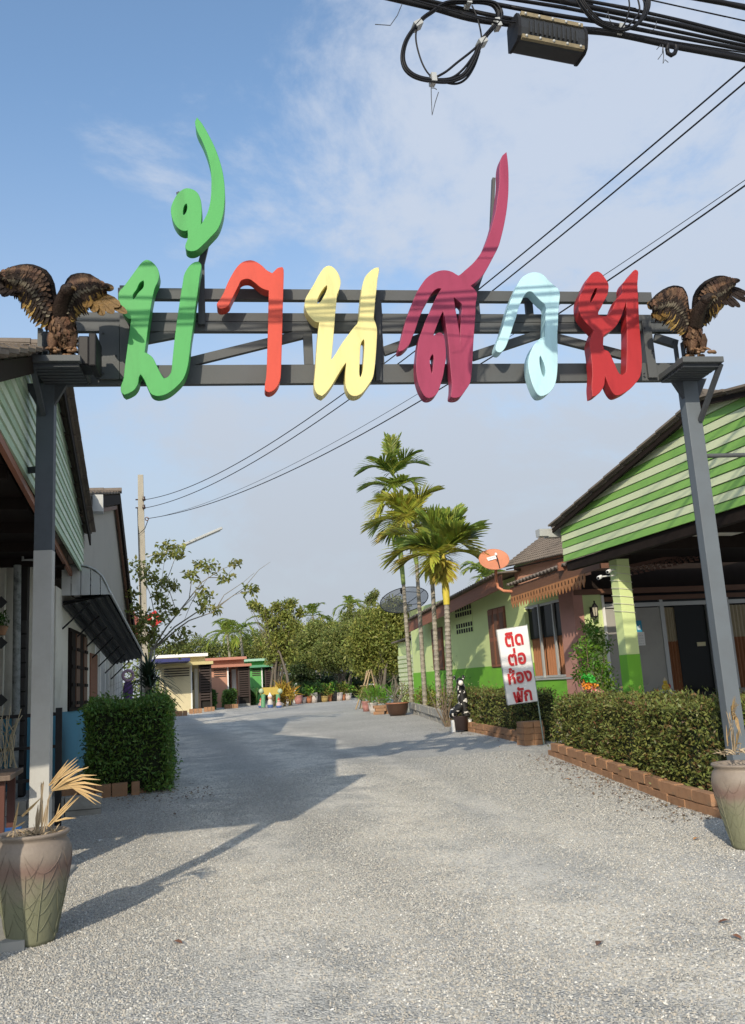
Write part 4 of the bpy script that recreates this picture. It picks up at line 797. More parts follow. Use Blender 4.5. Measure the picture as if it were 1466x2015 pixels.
# table and blue crate at the left edge
tb = thing('wooden_table', 'brown wooden table cut by the left edge of the frame', 'table', (-1.5, 7.6, 0.05)); 
tx = PY(45, 1492, 8.2); wbox('table_top', (tx.x - 1.3, 7.45, 0.78), (tx.x, 8.25, 0.82), mat('table_wood', (0.14, 0.10, 0.075), 0.5, 0.2, 4, stretch=(8, 1, 1)), tb, None, 0.004)
for x in (tx.x - 0.08, tx.x - 1.22):
    for y in (7.55, 8.15): wbox('leg', (x - 0.03, y - 0.03, 0.05), (x + 0.03, y + 0.03, 0.778), mat('table_leg', (0.09, 0.03, 0.02), 0.5), tb)
c = PY(8, 1590, 7.9); bc = thing('blue_crate', 'blue plastic crate under the wooden table', 'crate', (c.x, 7.9, 0.05)); bl = mat('blue_plastic', (0.03, 0.16, 0.48), 0.4); 
wbox('crate_body', (c.x - 0.3, 7.7, 0.055), (c.x + 0.1, 8.05, 0.33), bl, bc, None, 0.01); wbox('crate_rim', (c.x - 0.32, 7.68, 0.33), (c.x + 0.12, 8.07, 0.36), bl, bc)

# ================================================================== SECOND HOUSE (shuttered, with curved awning)
h2 = thing('shuttered_house', 'white and blue house with dark shutters, grey gable and curved sheet awning', 'house', (-2.5, 17.5, 0.2))
g2 = lambda y: -0.75 + 0.08 * (y - 14); w2 = lambda y: g2(y) - 0.32
PKY, PKZ, FY, FZ, NY, NZ = 18.57, 5.6, 22.2, 2.98, 13.6, 4.45
grey_gable = mat('grey_fibre_board', (0.36, 0.345, 0.31), 0.85, 0.05, 2, dirt=(0.24, 0.23, 0.2), dscale=0.8, damt=0.4)
mb = MB(); prof = [(NY + 0.3, 2.9), (FY - 0.2, 2.9), (PKY, PKZ - 0.12), (NY + 0.3, NZ - 0.05)]
mb.slab([(g2(y) - 0.08, y, z) for y, z in prof], (-0.08, 0, 0)); mb.build('gable_wall', grey_gable, h2)
for (ye, ze, nm) in ((FY, FZ, 12), (NY, NZ, 10)):
    wave_roof('roof_slope', (-6, PKY, PKZ), (g2(PKY) + 0.06, PKY, PKZ), (-6, ye, ze), (g2(ye) + 0.06, ye, ze), 26, h2, tile, nm, 0.03)
    for o_, m_, dz, hh in ((0.05, dark_wood, 0.05, 0.2), (0.0, brown_wood, 0.28, 0.08)):
        mb = MB(); a, b = Vector((g2(PKY) + o_, PKY, PKZ - dz)), Vector((g2(ye) + o_, ye, ze - dz)); mb.slab([a, b, b - Vector((0, 0, hh)), a - Vector((0, 0, hh))], (-0.04, 0, 0)); mb.build('barge_board', m_, h2)
ridge_tiles((g2(PKY) + 0.09, PKY, PKZ + 0.02), (-5, PKY, PKZ + 0.02), 13, h2, tile)
a = Vector((-5, NY - 0.02, NZ - 0.33)); mb = MB(); mb.box(((-5 + g2(NY)) / 2, NY + 0.0, NZ - 0.22), (5 + g2(NY), 0.03, 0.28)); mb.build('fascia', mat('beige_fascia', (0.40, 0.32, 0.24), 0.7), h2)
# lower wall: pale above, blue dado below, window with shutters
zd = 1.2
def w2slab(n_, y0, y1, z0, z1, m, o0=0.0, o1=-0.12, label=None):
    mb = MB(); mb.slab([(w2(y0) + o0, y0, z0), (w2(y1) + o0, y1, z0), (w2(y1) + o0, y1, z1), (w2(y0) + o0, y0, z1)], (o1, 0, 0)); return mb.build(n_, m, h2, label)
w2slab('wall', 13.29, 17.6, zd + 0.002, 3.0, cream); w2slab('dado', 13.28, 17.6, 0, zd, blue_wall, 0.012, -0.132)
xw_ = w2(13.3) - 0.13; wbox('front_wall', (-6, 13.3, zd + 0.002), (xw_, 13.42, 4.2), cream, h2); wbox('front_dado', (-6, 13.288, 0), (xw_ + 0.002, 13.432, zd), blue_wall, h2)
wr = lambda px: next(y for y in np.arange(12.5, 30, 0.01) if (CAMLOC + ray(px, 1330) * (y / ray(px, 1330).y)).x <= w2(y))
ya, yb = wr(133), wr(166)
w2slab('window_frame', ya, yb, 1.2, 2.48, dark_wood, 0.03, -0.05)
n_ = 4
for k in range(n_):
    s0 = ya + 0.05 + (yb - ya - 0.1) * k / n_; s1 = ya + 0.05 + (yb - ya - 0.1) * (k + 0.9) / n_
    w2slab('shutter', s0, s1, 1.26, 2.42, brown_wood if k % 2 else dark_wood, 0.05 + 0.012 * (k % 2), -0.018)
    for r in range(4): w2slab('shutter_rail', s0 + 0.02, s1 - 0.02, 1.3 + 0.28 * r, 1.35 + 0.28 * r, dark_wood, 0.066 + 0.012 * (k % 2), -0.012)
yc = wr(176); w2slab('door', yc, yc + 1.0, 0.35, 2.2, red_wood, 0.02, -0.05)
# curved awning on the wall
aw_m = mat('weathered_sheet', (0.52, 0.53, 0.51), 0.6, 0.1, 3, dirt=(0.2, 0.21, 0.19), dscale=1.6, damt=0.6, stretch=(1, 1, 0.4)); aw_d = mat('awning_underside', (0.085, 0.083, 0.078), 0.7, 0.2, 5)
AY0, AY1 = 13.75, 20.4
arc = [(-0.02, 0.42), (0.18, 0.43), (0.32, 0.41), (0.43, 0.35), (0.52, 0.25), (0.58, 0.12), (0.62, 0.0)]
az = lambda y: 2.93 - 0.10 * (y - AY0)
aP = lambda y, i, o=0.0: Vector((w2(y) + arc[i][0] * 1.12 + o, y, az(y) + arc[i][1]))
mb = MB(); ny = 60; vs = []; 
for j in range(ny + 1):
    y = AY0 + (AY1 - AY0) * j / ny
    for i in range(7): vs.append(aP(y, i) + Vector((0.008 * (j % 2), 0, 0.014 * (j % 2))))
f = [(j * 7 + i, j * 7 + i + 1, (j + 1) * 7 + i + 1, (j + 1) * 7 + i) for j in range(ny) for i in range(6)]
mb.add(vs, f); mb.add([v - Vector((0.01, 0, 0.012)) for v in vs], [q[::-1] for q in f]); awn = mb.build('awning', aw_m, h2)
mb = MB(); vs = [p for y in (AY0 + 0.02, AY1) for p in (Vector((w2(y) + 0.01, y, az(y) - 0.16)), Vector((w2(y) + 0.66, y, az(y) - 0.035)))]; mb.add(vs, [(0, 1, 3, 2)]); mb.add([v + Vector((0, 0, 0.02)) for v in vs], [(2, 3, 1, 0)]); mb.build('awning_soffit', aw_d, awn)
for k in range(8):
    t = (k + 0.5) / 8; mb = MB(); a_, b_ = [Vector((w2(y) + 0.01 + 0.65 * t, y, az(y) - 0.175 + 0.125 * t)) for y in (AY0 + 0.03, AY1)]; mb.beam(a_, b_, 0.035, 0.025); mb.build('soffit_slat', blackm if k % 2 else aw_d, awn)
for k in range(5):       # sheet-metal closure panels on the near end
    x0 = w2(AY0) + 0.70 * k / 5; x1 = w2(AY0) + 0.70 * (k + 0.93) / 5
    top = lambda x: az(AY0) + float(np.interp((x - w2(AY0)) / 1.12, [a_[0] for a_ in arc], [a_[1] for a_ in arc])) - 0.01
    zb_ = az(AY0) - 0.02; mb = MB(); mb.slab([(x0, AY0 - 0.004, zb_), (x1, AY0 - 0.004, zb_), (x1, AY0 - 0.004, max(top(x1), zb_ + 0.02)), (x0, AY0 - 0.004, top(x0))], (0, 0.012, 0)); mb.build('closure_panel', aw_m, awn)
mb = MB(); mb.tube([aP(AY0, i) + Vector((0, -0.01, 0.01)) for i in range(7)], 0.014, 6); mb.build('edge_trim', alu, awn)
mb = MB(); mb.tube([aP(AY0 + (AY1 - AY0) * j / 8, 6) + Vector((0.008, 0, -0.01)) for j in range(9)], 0.02, 6); mb.build('edge_trim', alu, awn)
for k in range(7):
    y = AY0 + 0.1 + (AY1 - AY0 - 0.2) * k / 6; mb = MB(); mb.tube([Vector((w2(y), y, az(y) - 0.1)), Vector((w2(y) + 0.66, y, az(y) - 0.02))], 0.016, 6); mb.tube([aP(y, i) - Vector((0.03, 0, 0.03)) for i in range(1, 7)], 0.014, 6); mb.tube([Vector((w2(y), y, az(y) - 0.5)), Vector((w2(y) + 0.4, y, az(y) - 0.12))], 0.014, 6); mb.build('awning_rib', blackm, awn)
for i in (2, 4):
    mb = MB(); mb.tube([aP(AY0, i) - Vector((0.03, 0, 0.035)), aP(AY1, i) - Vector((0.03, 0, 0.035))], 0.014, 6); mb.build('awning_purlin', blackm, awn)
fc = wbox('fascia_block', (w2(13.2) + 0.02, 13.1, 3.33), (w2(13.2) + 0.16, 13.3, 3.55), mat('beige_fascia', (0.4, 0.32, 0.24)), h2)

# ================================================================== white row building further along the left side
h3 = thing('white_row_building', 'long low white building with brown doors and red tiled roof beyond the shuttered house', 'building', (-2.2, 32, 0.5))
x3 = lambda y: -0.98 + 0.012 * (y - 24)
wbox('wall', (-4, 20.0, 0), (x3(24), 44, 3.0), white, h3)
for k in range(10):
    y = 20.4 + k * 2.4; wbox('pilaster', (x3(y) + 0.0, y - 0.14, 0.3), (x3(y) + 0.12, y + 0.14, 2.9), white, h3); wbox('door', (x3(y) + 0.0, y + 0.55, 0.5), (x3(y) + 0.05, y + 1.5, 2.35), (red_wood, dark_wood, brown_wood)[k % 3], h3)
    wbox('window', (x3(y) + 0.0, y + 1.6, 1.2), (x3(y) + 0.04, y + 2.2, 2.2), dark_wood, h3)
wbox('roof', (-4.2, 19.8, 3.0), (x3(30) + 0.35, 44.2, 3.12), mat('teal_roof', (0.10, 0.2, 0.19), 0.6), h3)
redt = mat('red_tile', (0.27, 0.085, 0.06), 0.8, 0.2, 5, dirt=(0.14, 0.07, 0.05), dscale=2, damt=0.6)
rr = PY(292, 1262, 27.6); rt_ = PY(248, 1180, 30.0)
wave_roof('red_roof', (-6, 30.0, rt_.z), (rt_.x, 30.0, rt_.z), (-6, 27.6, 3.25), (rr.x, 27.6, 3.25), 30, h3, redt, 12, 0.03, label='weathered red tiled part of the roof')
wave_roof('red_roof', (-6, 30.0, rt_.z), (rt_.x, 30.0, rt_.z), (-6, 32.4, 3.25), (rr.x, 32.4, 3.25), 30, h3, redt, 12, 0.03, label='weathered red tiled part of the roof')
mb = MB(); mb.add([Vector((rt_.x, 30.0, rt_.z - 0.02)), Vector((rr.x, 27.6, 3.24)), Vector((rr.x, 32.4, 3.24))], [(0, 1, 2)]); mb.build('hip_face', redt, h3)

# ================================================================== BUNGALOWS
louver = mat('dark_louver', (0.045, 0.03, 0.026), 0.6)
def bungalow(name_label, px0, px1, px2, px3, Y, wcol, rcol, pyt, rc2=None):
    X = lambda px: PY(px, 1350, Y).x
    xa, xb, xc, xd = X(px0), X(px1), X(px2), X(px3); zt = PY(px1, pyt, Y).z; z0 = gz(Y) + 0.05
    r = thing('bungalow', name_label, 'bungalow', (xa, Y, z0), 'coloured bungalows in a row'); wm = mat(name_label[:14] + '_wall', wcol, 0.85, 0.05, 2, dirt=tuple(x * 0.75 for x in wcol), dscale=0.7, damt=0.4); rm = mat(name_label[:14] + '_roof', rcol, 0.7, 0.05)
    q = lambda n_, x0, x1, y0, y1, za, zb, m, l=None: wbox(n_, (x0, y0, za), (x1, y1, zb), m, r, l)
    q('front_room', xa, xb, Y, Y + 4, z0 - 0.3, zt, wm); q('recessed_wall', xb + 0.001, xd, Y + 1.1, Y + 4, z0 - 0.3, zt, wm)
    q('corner_trim', xb - 0.06, xb + 0.004, Y - 0.02, Y - 0.002, z0, zt, white)
    w = xc - xb; q('door', xb + w * 0.52, xb + w * 0.95, Y + 1.06, Y + 1.095, z0 + 0.08, z0 + 1.95, white); q('window', xb + w * 0.12, xb + w * 0.38, Y + 1.07, Y + 1.096, z0 + 0.95, z0 + 1.8, glass)
    q('screen_backing', xc + 0.02, xd, Y + 0.14, Y + 0.2, z0, zt, dark)
    for k in range(13): z = z0 + 0.45 + (zt - z0 - 0.5) * k / 13; q('louver_slat', xc, xd, Y + 0.02, Y + 0.1, z, z + 0.07, louver)
    for x in (xc, xd): q('louver_post', x - 0.04, x + 0.04, Y, Y + 0.12, z0, zt, louver)
    for k in range(4): z = zt - 0.48 + 0.11 * k; q('vent_slat', xa + 0.12, xb - 0.12, Y - 0.03, Y - 0.002, z, z + 0.05, louver)
    q('porch_floor', xb + 0.002, xd, Y - 0.1, Y + 1.1, z0 - 0.2, z0 + 0.08, concrete)
    q('porch_roof', xa - 0.25, xd + 0.1, Y - 0.35, Y + 4, zt, zt + 0.14, rm); q('upper_wall', xa + 0.1, xd - 0.2, Y + 0.5, Y + 4, zt + 0.14, zt + 0.4, wm); q('main_roof', xa - 0.35, xd - 0.1, Y + 0.1, Y + 4.2, zt + 0.4, zt + 0.54, rc2 or rm)
bungalow('pale yellow bungalow with white flat roof, nearest of the row', 318, 378, 393, 415, 42, (0.62, 0.55, 0.36), (0.5, 0.42, 0.2), 1309, white)
bungalow('coral orange bungalow with coral flat roof in the middle of the row', 417, 450, 470, 491, 48, (0.47, 0.245, 0.17), (0.40, 0.17, 0.115), 1313, mat('coral_roof', (0.45, 0.21, 0.15), 0.7))
bungalow('bright green bungalow at the far end of the row', 493, 517, 523, 534, 54, (0.11, 0.36, 0.10), (0.1, 0.3, 0.17), 1313, mat('mint_roof', (0.3, 0.48, 0.37), 0.7))
za_ = PY(340, 1303, 40).z; xa_, xb_ = PY(286, 1303, 40).x, PY(373, 1303, 40).x; bs = thing('blue_canopy', 'dark blue flat canopy in front of the yellow bungalow', 'canopy', (xa_, 40, gz(40)))
wbox('canopy_top', (xa_, 39.6, za_), (xb_, 41.7, za_ + 0.15), mat('deep_blue', (0.03, 0.035, 0.14), 0.5), bs); wbox('canopy_post', (xa_ + 0.1, 40.6, 0.3), (xa_ + 0.18, 40.68, za_), white, bs); wbox('canopy_post', (xa_ + 0.1, 41.4, 0.3), (xa_ + 0.18, 41.48, za_), white, bs)
# ================================================================== RIGHT HOUSE
hR = thing('guest_house', 'lime green guest house with striped clapboard porch gable, tiled roof and glass front', 'house', (8.5, 13, 0.1))
GX = 7.32; RY, RZ, EYf, EYn, RS = 9.41, 4.78, 13.89, 4.93, 0.19  # right house coordinates scaled up about the camera, baked into plain numbers
planks((GX, 0, 0), (0, 1, 0), (-1, 0, 0), EYn, EYf - 0.02, 3.264, lambda s: RZ - RS * abs(s - RY) - 0.06, 0.12, [leaf_green, leaf_pale], hR)
for ye in (EYf + 0.1, EYn - 0.1):
    ze = RZ - RS * abs(ye - RY); wave_roof('porch_roof', (GX - 0.14, RY, RZ), (14.2, RY, RZ), (GX - 0.14, ye, ze), (14.2, ye, ze), 26, hR, tile, 9, 0.028)
    a, b = Vector((GX - 0.13, RY, RZ - 0.035)), Vector((GX - 0.13, ye, ze - 0.035)); mb = MB(); mb.slab([a, b, b - Vector((0, 0, 0.07)), a - Vector((0, 0, 0.07))], (0.025, 0, 0)); mb.build('barge_board', dark_wood, hR)
    for k in range(9):
        t = (k + 0.5) / 9; p = a.lerp(b, t) + Vector((-0.02, 0, 0.05)); mb = MB(); mb.beam(p - (b - a) / 18.5, p + (b - a) / 18.5 + Vector((0, 0, 0.012)), 0.1, 0.03); mb.build('verge_tile', tile, hR)
ridge_tiles((GX - 0.2, RY, RZ + 0.01), (11.5, RY, RZ + 0.01), 12, hR, tile, 0.15)
gq = PX(1084, 1038, GX - 0.1); mb = MB(); mb.box((GX + 2.4, EYf + 0.18, 3.81), (5.2, 0.19, 0.15)); mb.box((GX - 0.28, EYf + 0.18, 3.82), (0.18, 0.17, 0.13)); mb.build('gutter', alu, hR)
wbox('porch_ceiling', (GX + 0.05, EYn, 3.6), (15.4, 13.7, 3.64), dark_wood, hR); wbox('porch_ceiling', (9.4, 13.701, 3.6), (15.4, 17.0, 3.64), dark_wood, hR)
for k in range(5):
    y = 6.5 + 1.65 * k; wbox('porch_joist', (GX + 0.1, y - 0.05, 3.34), (15, y + 0.05, 3.597), dark_wood, hR)
wbox('porch_beam', (GX + 0.03, EYn, 3.1), (GX + 0.15, EYf - 0.03, 3.26), dark_wood, hR)
for x in (8.8, 10.7): wbox('ceiling_panel', (x, 10.75, 3.55), (x + 1.4, 13.4, 3.58), cream, hR)
# porch column; a cream coil imitates stripes of light falling across it
cpos = PX(1217, 1100, 7.75); cy = cpos.y; cw = 0.118
wbox('column', (7.75 - cw, cy - cw, 1.568), (7.75 + cw, cy + cw, 3.13), wall_green, hR, None, 0.004); wbox('column_dado', (7.75 - cw - 0.003, cy - cw - 0.003, 0.1), (7.75 + cw + 0.003, cy + cw + 0.003, 1.567), dado_green, hR, None, 0.004)
wbox('column_head', (7.75 - cw * 1.2, cy - cw * 1.2, 3.132), (7.75 + cw * 1.2, cy + cw * 1.2, 3.58), dark_wood, hR)
mb = MB(); mb.tube([Vector((7.75 + (cw + 0.012) * max(-1, min(1, 1.4 * math.cos(t))), cy + (cw + 0.012) * max(-1, min(1, 1.4 * math.sin(t))), 3.1 - 0.02 * t)) for t in np.linspace(0, 44, 180)], 0.005, 4); mb.build('light_stripe_coil', cream, hR)
for k, (px, py, dx) in enumerate(((1198, 1124, -1), (1180, 1136, -1))):
    c = PY(px, py, cy - 0.16); mb = MB(); dd = Vector((-0.75, -0.6, -0.25)).normalized(); mb.tube([c - dd * 0.06, c + dd * 0.05, c + dd * 0.06], [0.03, 0.032, 0.024], 10); cam_ = mb.build('security_camera', white, hR); mb = MB(); mb.tube([c + dd * 0.061, c + dd * 0.068], 0.02, 8); mb.build('lens', black, cam_)
    mb = MB(); mb.tube([c - dd * 0.05, Vector((7.75 - cw, cy - 0.05, c.z + 0.04))], 0.012, 6); mb.build('camera_bracket', white, cam_)
# body of the house
WX = 9.2; FYh = 17.2; g0 = 0.3
P = lambda px, py: PX(px, py, WX)
dz = 1.62
yB0, yB1 = P(1108, 1250).y, P(1036, 1250).y        # window bay
yW = P(812, 1300).y; wbox('side_wall', (WX, yB1, dz + 0.001), (WX + 0.15, yW, 3.78), wall_green, hR); wbox('side_dado', (WX - 0.015, yB1, g0 - 0.1), (WX + 0.152, yW, dz), dado_green, hR)
zs = P(1095, 1337).z
wbox('bay_dado', (WX - 0.014, FYh, g0 - 0.1), (WX + 0.15, yB1 - 0.001, zs), dado_green, hR); wbox('sill', (WX - 0.05, FYh + 0.3, zs + 0.001), (WX + 0.15, yB1, zs + 0.04), alu, hR)
zt = 2.98; wbox('bay_header', (WX, FYh, zt), (WX + 0.15, yB1 - 0.001, 3.78), wall_green, hR)
wbox('corner_pilaster', (WX - 0.035, FYh - 0.03, 0.1), (WX + 0.2, yB0 - 0.02, 3.33), pink, hR, None, 0.004)
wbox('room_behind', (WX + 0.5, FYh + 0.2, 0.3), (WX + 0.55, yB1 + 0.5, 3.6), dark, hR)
bays = [P(px, 1250).y for px in (1108, 1088, 1062, 1036)]
curt = mat('brown_curtain', (0.30, 0.13, 0.06), 0.8, 0.25, 14, stretch=(6, 6, 1)); curt2 = mat('cream_curtain', (0.42, 0.36, 0.25), 0.85, 0.15, 14, stretch=(6, 6, 0.5))
def curtain(n_, p0, p1, z0, z1, m, parent, folds=7, amp=0.025):
    p0, p1 = Vector(p0), Vector(p1); d = p1 - p0; n = Vector((d.y, -d.x, 0)).normalized(); K = folds * 8; mb = MB()
    vs = []
    for z in (z0, z1):
        for i in range(K + 1): t = i / K; q = p0 + d * t + n * amp * math.sin(t * folds * 2 * math.pi); vs.append((q.x, q.y, z))
    mb.add(vs, [(i, i + 1, i + K + 2, i + K + 1) for i in range(K)], True); return mb.build(n_, m, parent)
for i in range(3):
    y0, y1 = bays[i], bays[i + 1]; sg = 0.0 if i != 1 else 0.03
    wf = wbox('window_frame', (WX + 0.02 + sg, y0, zs + 0.05), (WX + 0.07 + sg, y0 + 0.055, zt), alu, hR); 
    wbox('window_frame', (WX + 0.02 + sg, y0 + 0.056, zs + 0.05), (WX + 0.07 + sg, y1 - 0.001, zs + 0.1), alu, hR); wbox('window_frame', (WX + 0.02 + sg, y0 + 0.056, zt - 0.06), (WX + 0.07 + sg, y1 - 0.001, zt - 0.001), alu, hR)
    wbox('pane', (WX + 0.1, y0 + 0.05, zt - 0.8), (WX + 0.104, y1, zt - 0.06), glass, hR)
    curtain('window_curtain', (WX + 0.14, y0 + 0.05, 0), (WX + 0.14, y1 - 0.02, 0), zs + 0.1, zt - 0.72, curt, hR, 5); curtain('window_curtain', (WX + 0.15, y0 + 0.05, 0), (WX + 0.15, y1 - 0.02, 0), zt - 0.73, zt - 0.1, mat('sheer', (0.12, 0.125, 0.11), 0.7), hR, 5)
# shuttered windows
def shutter_window(pa, pb, leaves_):
    a, b = P(*pa), P(*pb); fr = wbox('window', (WX - 0.02, b.y, b.z), (WX + 0.03, a.y, a.z), brown_wood, hR); n = leaves_
    L = (a.y - b.y) / n
    for k in range(n):
        y0, y1 = b.y + L * k + 0.02, b.y + L * (k + 1) - 0.02
        lf = wbox('shutter', (WX - 0.05, y0, b.z + 0.03), (WX - 0.021, y1, a.z - 0.03), red_wood, fr)
        for r in range(2):
            zA = b.z + 0.1 + (a.z - b.z - 0.2) * r * 0.52; wbox('louver_panel', (WX - 0.062, y0 + 0.05, zA), (WX - 0.051, y1 - 0.05, zA + (a.z - b.z) * 0.38), brown_wood, fr)
shutter_window((961, 1200), (1004, 1312), 3); shutter_window((850, 1238), (877, 1318), 2)
va, vb = P(895, 1196), P(932, 1243); vp = wbox('vent_panel', (WX - 0.012, vb.y, vb.z), (WX - 0.001, va.y, va.z), wall_green, hR)
for r in range(5):
    if r == 2: continue
    for k in range(7): y = vb.y + (va.y - vb.y) * (k + 0.12) / 7; z = vb.z + (va.z - vb.z) * (r + 0.1) / 5; wbox('vent_hole', (WX - 0.016, y, z), (WX - 0.0125, y + (va.y - vb.y) * 0.1, z + (va.z - vb.z) * 0.15), dark, vp)
# long low roof with brown fascia over the far side wall
EX = 8.64
a, b = PX(803, 1222, EX), PX(985, 1128, EX); yF, yN_ = a.y, 19.7
ez = lambda y: a.z + (b.z - a.z) * (y - a.y) / (b.y - a.y)
mb = MB(); mb.slab([(EX, yN_, ez(yN_) - 0.04), (EX, yF, ez(yF) - 0.04), (EX, yF, ez(yF) - 0.37), (EX, yN_, ez(yN_) - 0.37)], (0.03, 0, 0)); mb.build('fascia', red_wood, hR)
wave_roof('long_roof', (13, yF, ez(yF) + 0.5), (13, yN_, ez(yN_) + 0.5), (EX - 0.1, yF, ez(yF)), (EX - 0.1, yN_, ez(yN_)), 46, hR, tile, 8, 0.03)
# main roof, its far verge climbing to the right
m0, m1 = PX(1002, 1112, 8.96), PY(1090, 1036, 20.3); zr = m1.z; m0.y = 20.3; mN = PX(1108, 1090, 8.96)
wave_roof('main_roof', (m1.x + 0.8, 20.3, zr + 0.5), (m1.x + 0.8, mN.y, zr + 0.5), (m0.x, 20.3, m0.z), (m0.x, mN.y, mN.z), 34, hR, tile, 22, 0.018)
mb = MB(); mb.slab([(m0.x + 0.05, 20.2, m0.z - 0.05), (m0.x + 0.05, mN.y, mN.z - 0.05), (m0.x + 0.05, mN.y, mN.z - 0.08), (m0.x + 0.05, 20.2, m0.z - 0.08)], (0.03, 0, 0)); mb.build('eave_board', dark_wood, hR)
wbox('upper_wall', (WX - 0.02, mN.y - 0.4, 3.36), (WX + 0.16, 20.1, min(m0.z, mN.z) + 0.12), mat('salmon_paint', (0.62, 0.34, 0.24), 0.8), hR)
mb = MB(); mb.add([Vector((WX, 20.15, 3.3)), Vector((m1.x + 0.8, 20.15, 3.3)), Vector((m1.x + 0.8, 20.15, zr + 0.45)), Vector((WX, 20.15, m0.z))], [(0, 1, 2, 3)]); mb.build('end_gable', wall_green, hR)
# tiled hood with carved fringe over the bay window
HX = 8.38; h0, h1 = PX(1003, 1153, HX), PX(1128, 1108, HX)
wave_roof('hood_roof', (WX, h0.y, h0.z + 0.26), (WX, h1.y, h1.z + 0.26), (HX - 0.08, h0.y, h0.z), (HX - 0.08, h1.y, h1.z), 18, hR, tile, 4, 0.03)
mb = MB(); mb.slab([(HX, h1.y - 1.0, h1.z - 0.02), (HX, h0.y, h0.z - 0.05), (HX, h0.y, h0.z - 0.25), (HX, h1.y - 1.0, h1.z - 0.25)], (0.03, 0, 0)); mb.build('hood_beam', brown_wood, hR)
nf = 24; fr_m = mat('carved_fringe', (0.36, 0.165, 0.07), 0.7, 0.15, 6); L = (h0.y - h1.y + 0.4) / nf
for k in range(nf):
    y0 = h1.y - 0.4 + L * k; t = k / nf; z = h1.z + (h0.z - h1.z) * t - 0.26
    mb = MB(); mb.slab([(HX - 0.005, y0 + 0.004, z), (HX - 0.005, y0 + L - 0.004, z), (HX - 0.005, y0 + L - 0.004, z - 0.14), (HX - 0.005, y0 + L * 0.75, z - 0.19), (HX - 0.005, y0 + L * 0.5, z - 0.27), (HX - 0.005, y0 + L * 0.25, z - 0.19), (HX - 0.005, y0 + 0.004, z - 0.14)], (0.018, 0, 0)); f_ = mb.build('fringe_board', fr_m, hR)
    mb = MB(); mb.box((HX - 0.006, y0 + L / 2, z - 0.075), (0.004, L * 0.22, 0.075), Matrix.Rotation(0.0, 3, 'X')); mb.build('fretwork_cut', dark_wood, f_)
for k, yy in enumerate((h1.y - 0.3, h0.y - 0.2)): mb = MB(); mb.beam((HX + 0.03, yy, h1.z - 0.12), (WX, yy, h1.z - 0.1), 0.06, 0.1); mb.build('hood_bracket', brown_wood, hR)
# glass front
F = lambda px, py: PY(px, py, FYh)
lx = F(1190, 1250).x
wbox('lamp_wall', (WX + 0.2, FYh, 0.1), (lx, FYh + 0.15, 2.98), wall_green, hR); wbox('trim_strip', (lx, FYh - 0.03, 0.1), (lx + 0.06, FYh + 0.1, 2.96), white, hR)
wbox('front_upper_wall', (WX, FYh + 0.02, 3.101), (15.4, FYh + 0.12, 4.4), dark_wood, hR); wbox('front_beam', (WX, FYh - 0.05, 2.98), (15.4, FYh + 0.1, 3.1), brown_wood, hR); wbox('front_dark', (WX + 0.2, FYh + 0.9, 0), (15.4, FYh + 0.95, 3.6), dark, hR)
jz = F(1260, 1196).z; tz = F(1412, 1188).z
fxs = [F(1232, 1290).x, F(1302, 1200).x + 0.06, F(1392, 1200).x, F(1425, 1200).x, 15.0]
wbox('transom_bar', (lx, FYh, tz), (15.4, FYh + 0.08, tz + 0.09), alu, hR); wbox('transom_bar', (lx, FYh, 2.82), (15.4, FYh + 0.08, 2.92), brown_wood, hR)
wbox('transom_pane', (lx + 0.06, FYh + 0.05, tz + 0.09), (15.4, FYh + 0.055, 2.82), glass, hR)
wbox('partition_panel', (lx + 0.06, FYh + 0.01, 0.2), (fxs[1] - 0.11, FYh + 0.04, jz), mat('grey_partition', (0.36, 0.35, 0.32), 0.7, 0.04, dirt=(0.27, 0.26, 0.24), dscale=1.5), hR)
for x in (fxs[1] - 0.055, fxs[2] + 0.03, fxs[3] + 0.1): wbox('door_jamb', (x - 0.05, FYh - 0.01, 0.2), (x + 0.05, FYh + 0.09, tz - 0.001), alu, hR)
for x in (fxs[1] - 0.055, fxs[3] + 0.1): wbox('mullion', (x - 0.04, FYh - 0.005, tz + 0.091), (x + 0.04, FYh + 0.08, 2.819), alu, hR)
dr = wbox('glass_door', (fxs[1] + 0.3, FYh + 0.06, 0.25), (fxs[2] - 0.02, FYh + 0.065, tz - 0.02), glass, hR)
curtain('door_curtain', (fxs[1], FYh + 0.12, 0), (fxs[1] + 0.33, FYh + 0.12, 0), F(1330, 1262).z, tz - 0.03, curt2, hR, 5); curtain('door_curtain', (fxs[1], FYh + 0.115, 0), (fxs[1] + 0.36, FYh + 0.115, 0), 0.3, F(1330, 1260).z, curt, hR, 5)
curtain('door_curtain', (fxs[3] + 0.18, FYh + 0.12, 0), (fxs[3] + 1.6, FYh + 0.12, 0), F(1440, 1254).z, tz - 0.03, curt2, hR, 14); curtain('door_curtain', (fxs[3] + 0.18, FYh + 0.115, 0), (fxs[3] + 1.6, FYh + 0.115, 0), 0.3, F(1440, 1254).z + 0.01, curt, hR, 14)
sq_ = F(1383, 1267); wbox('door_notice', (sq_.x - 0.11, FYh + 0.05, sq_.z - 0.045), (sq_.x + 0.11, FYh + 0.058, sq_.z + 0.045), mat('yellow_notice', (0.55, 0.50, 0.30), 0.6), dr, 'small pale yellow notice plate')
wbox('step', (WX + 0.2, 15.4, 0.05), (15.4, FYh, 0.36), concrete, hR)
wbox('porch_bench', (F(1393, 1370).x, 16.1, 0.72), (F(1466, 1370).x + 0.4, 16.5, 0.8), mat('bench_wood', (0.3, 0.27, 0.22), 0.7), hR)
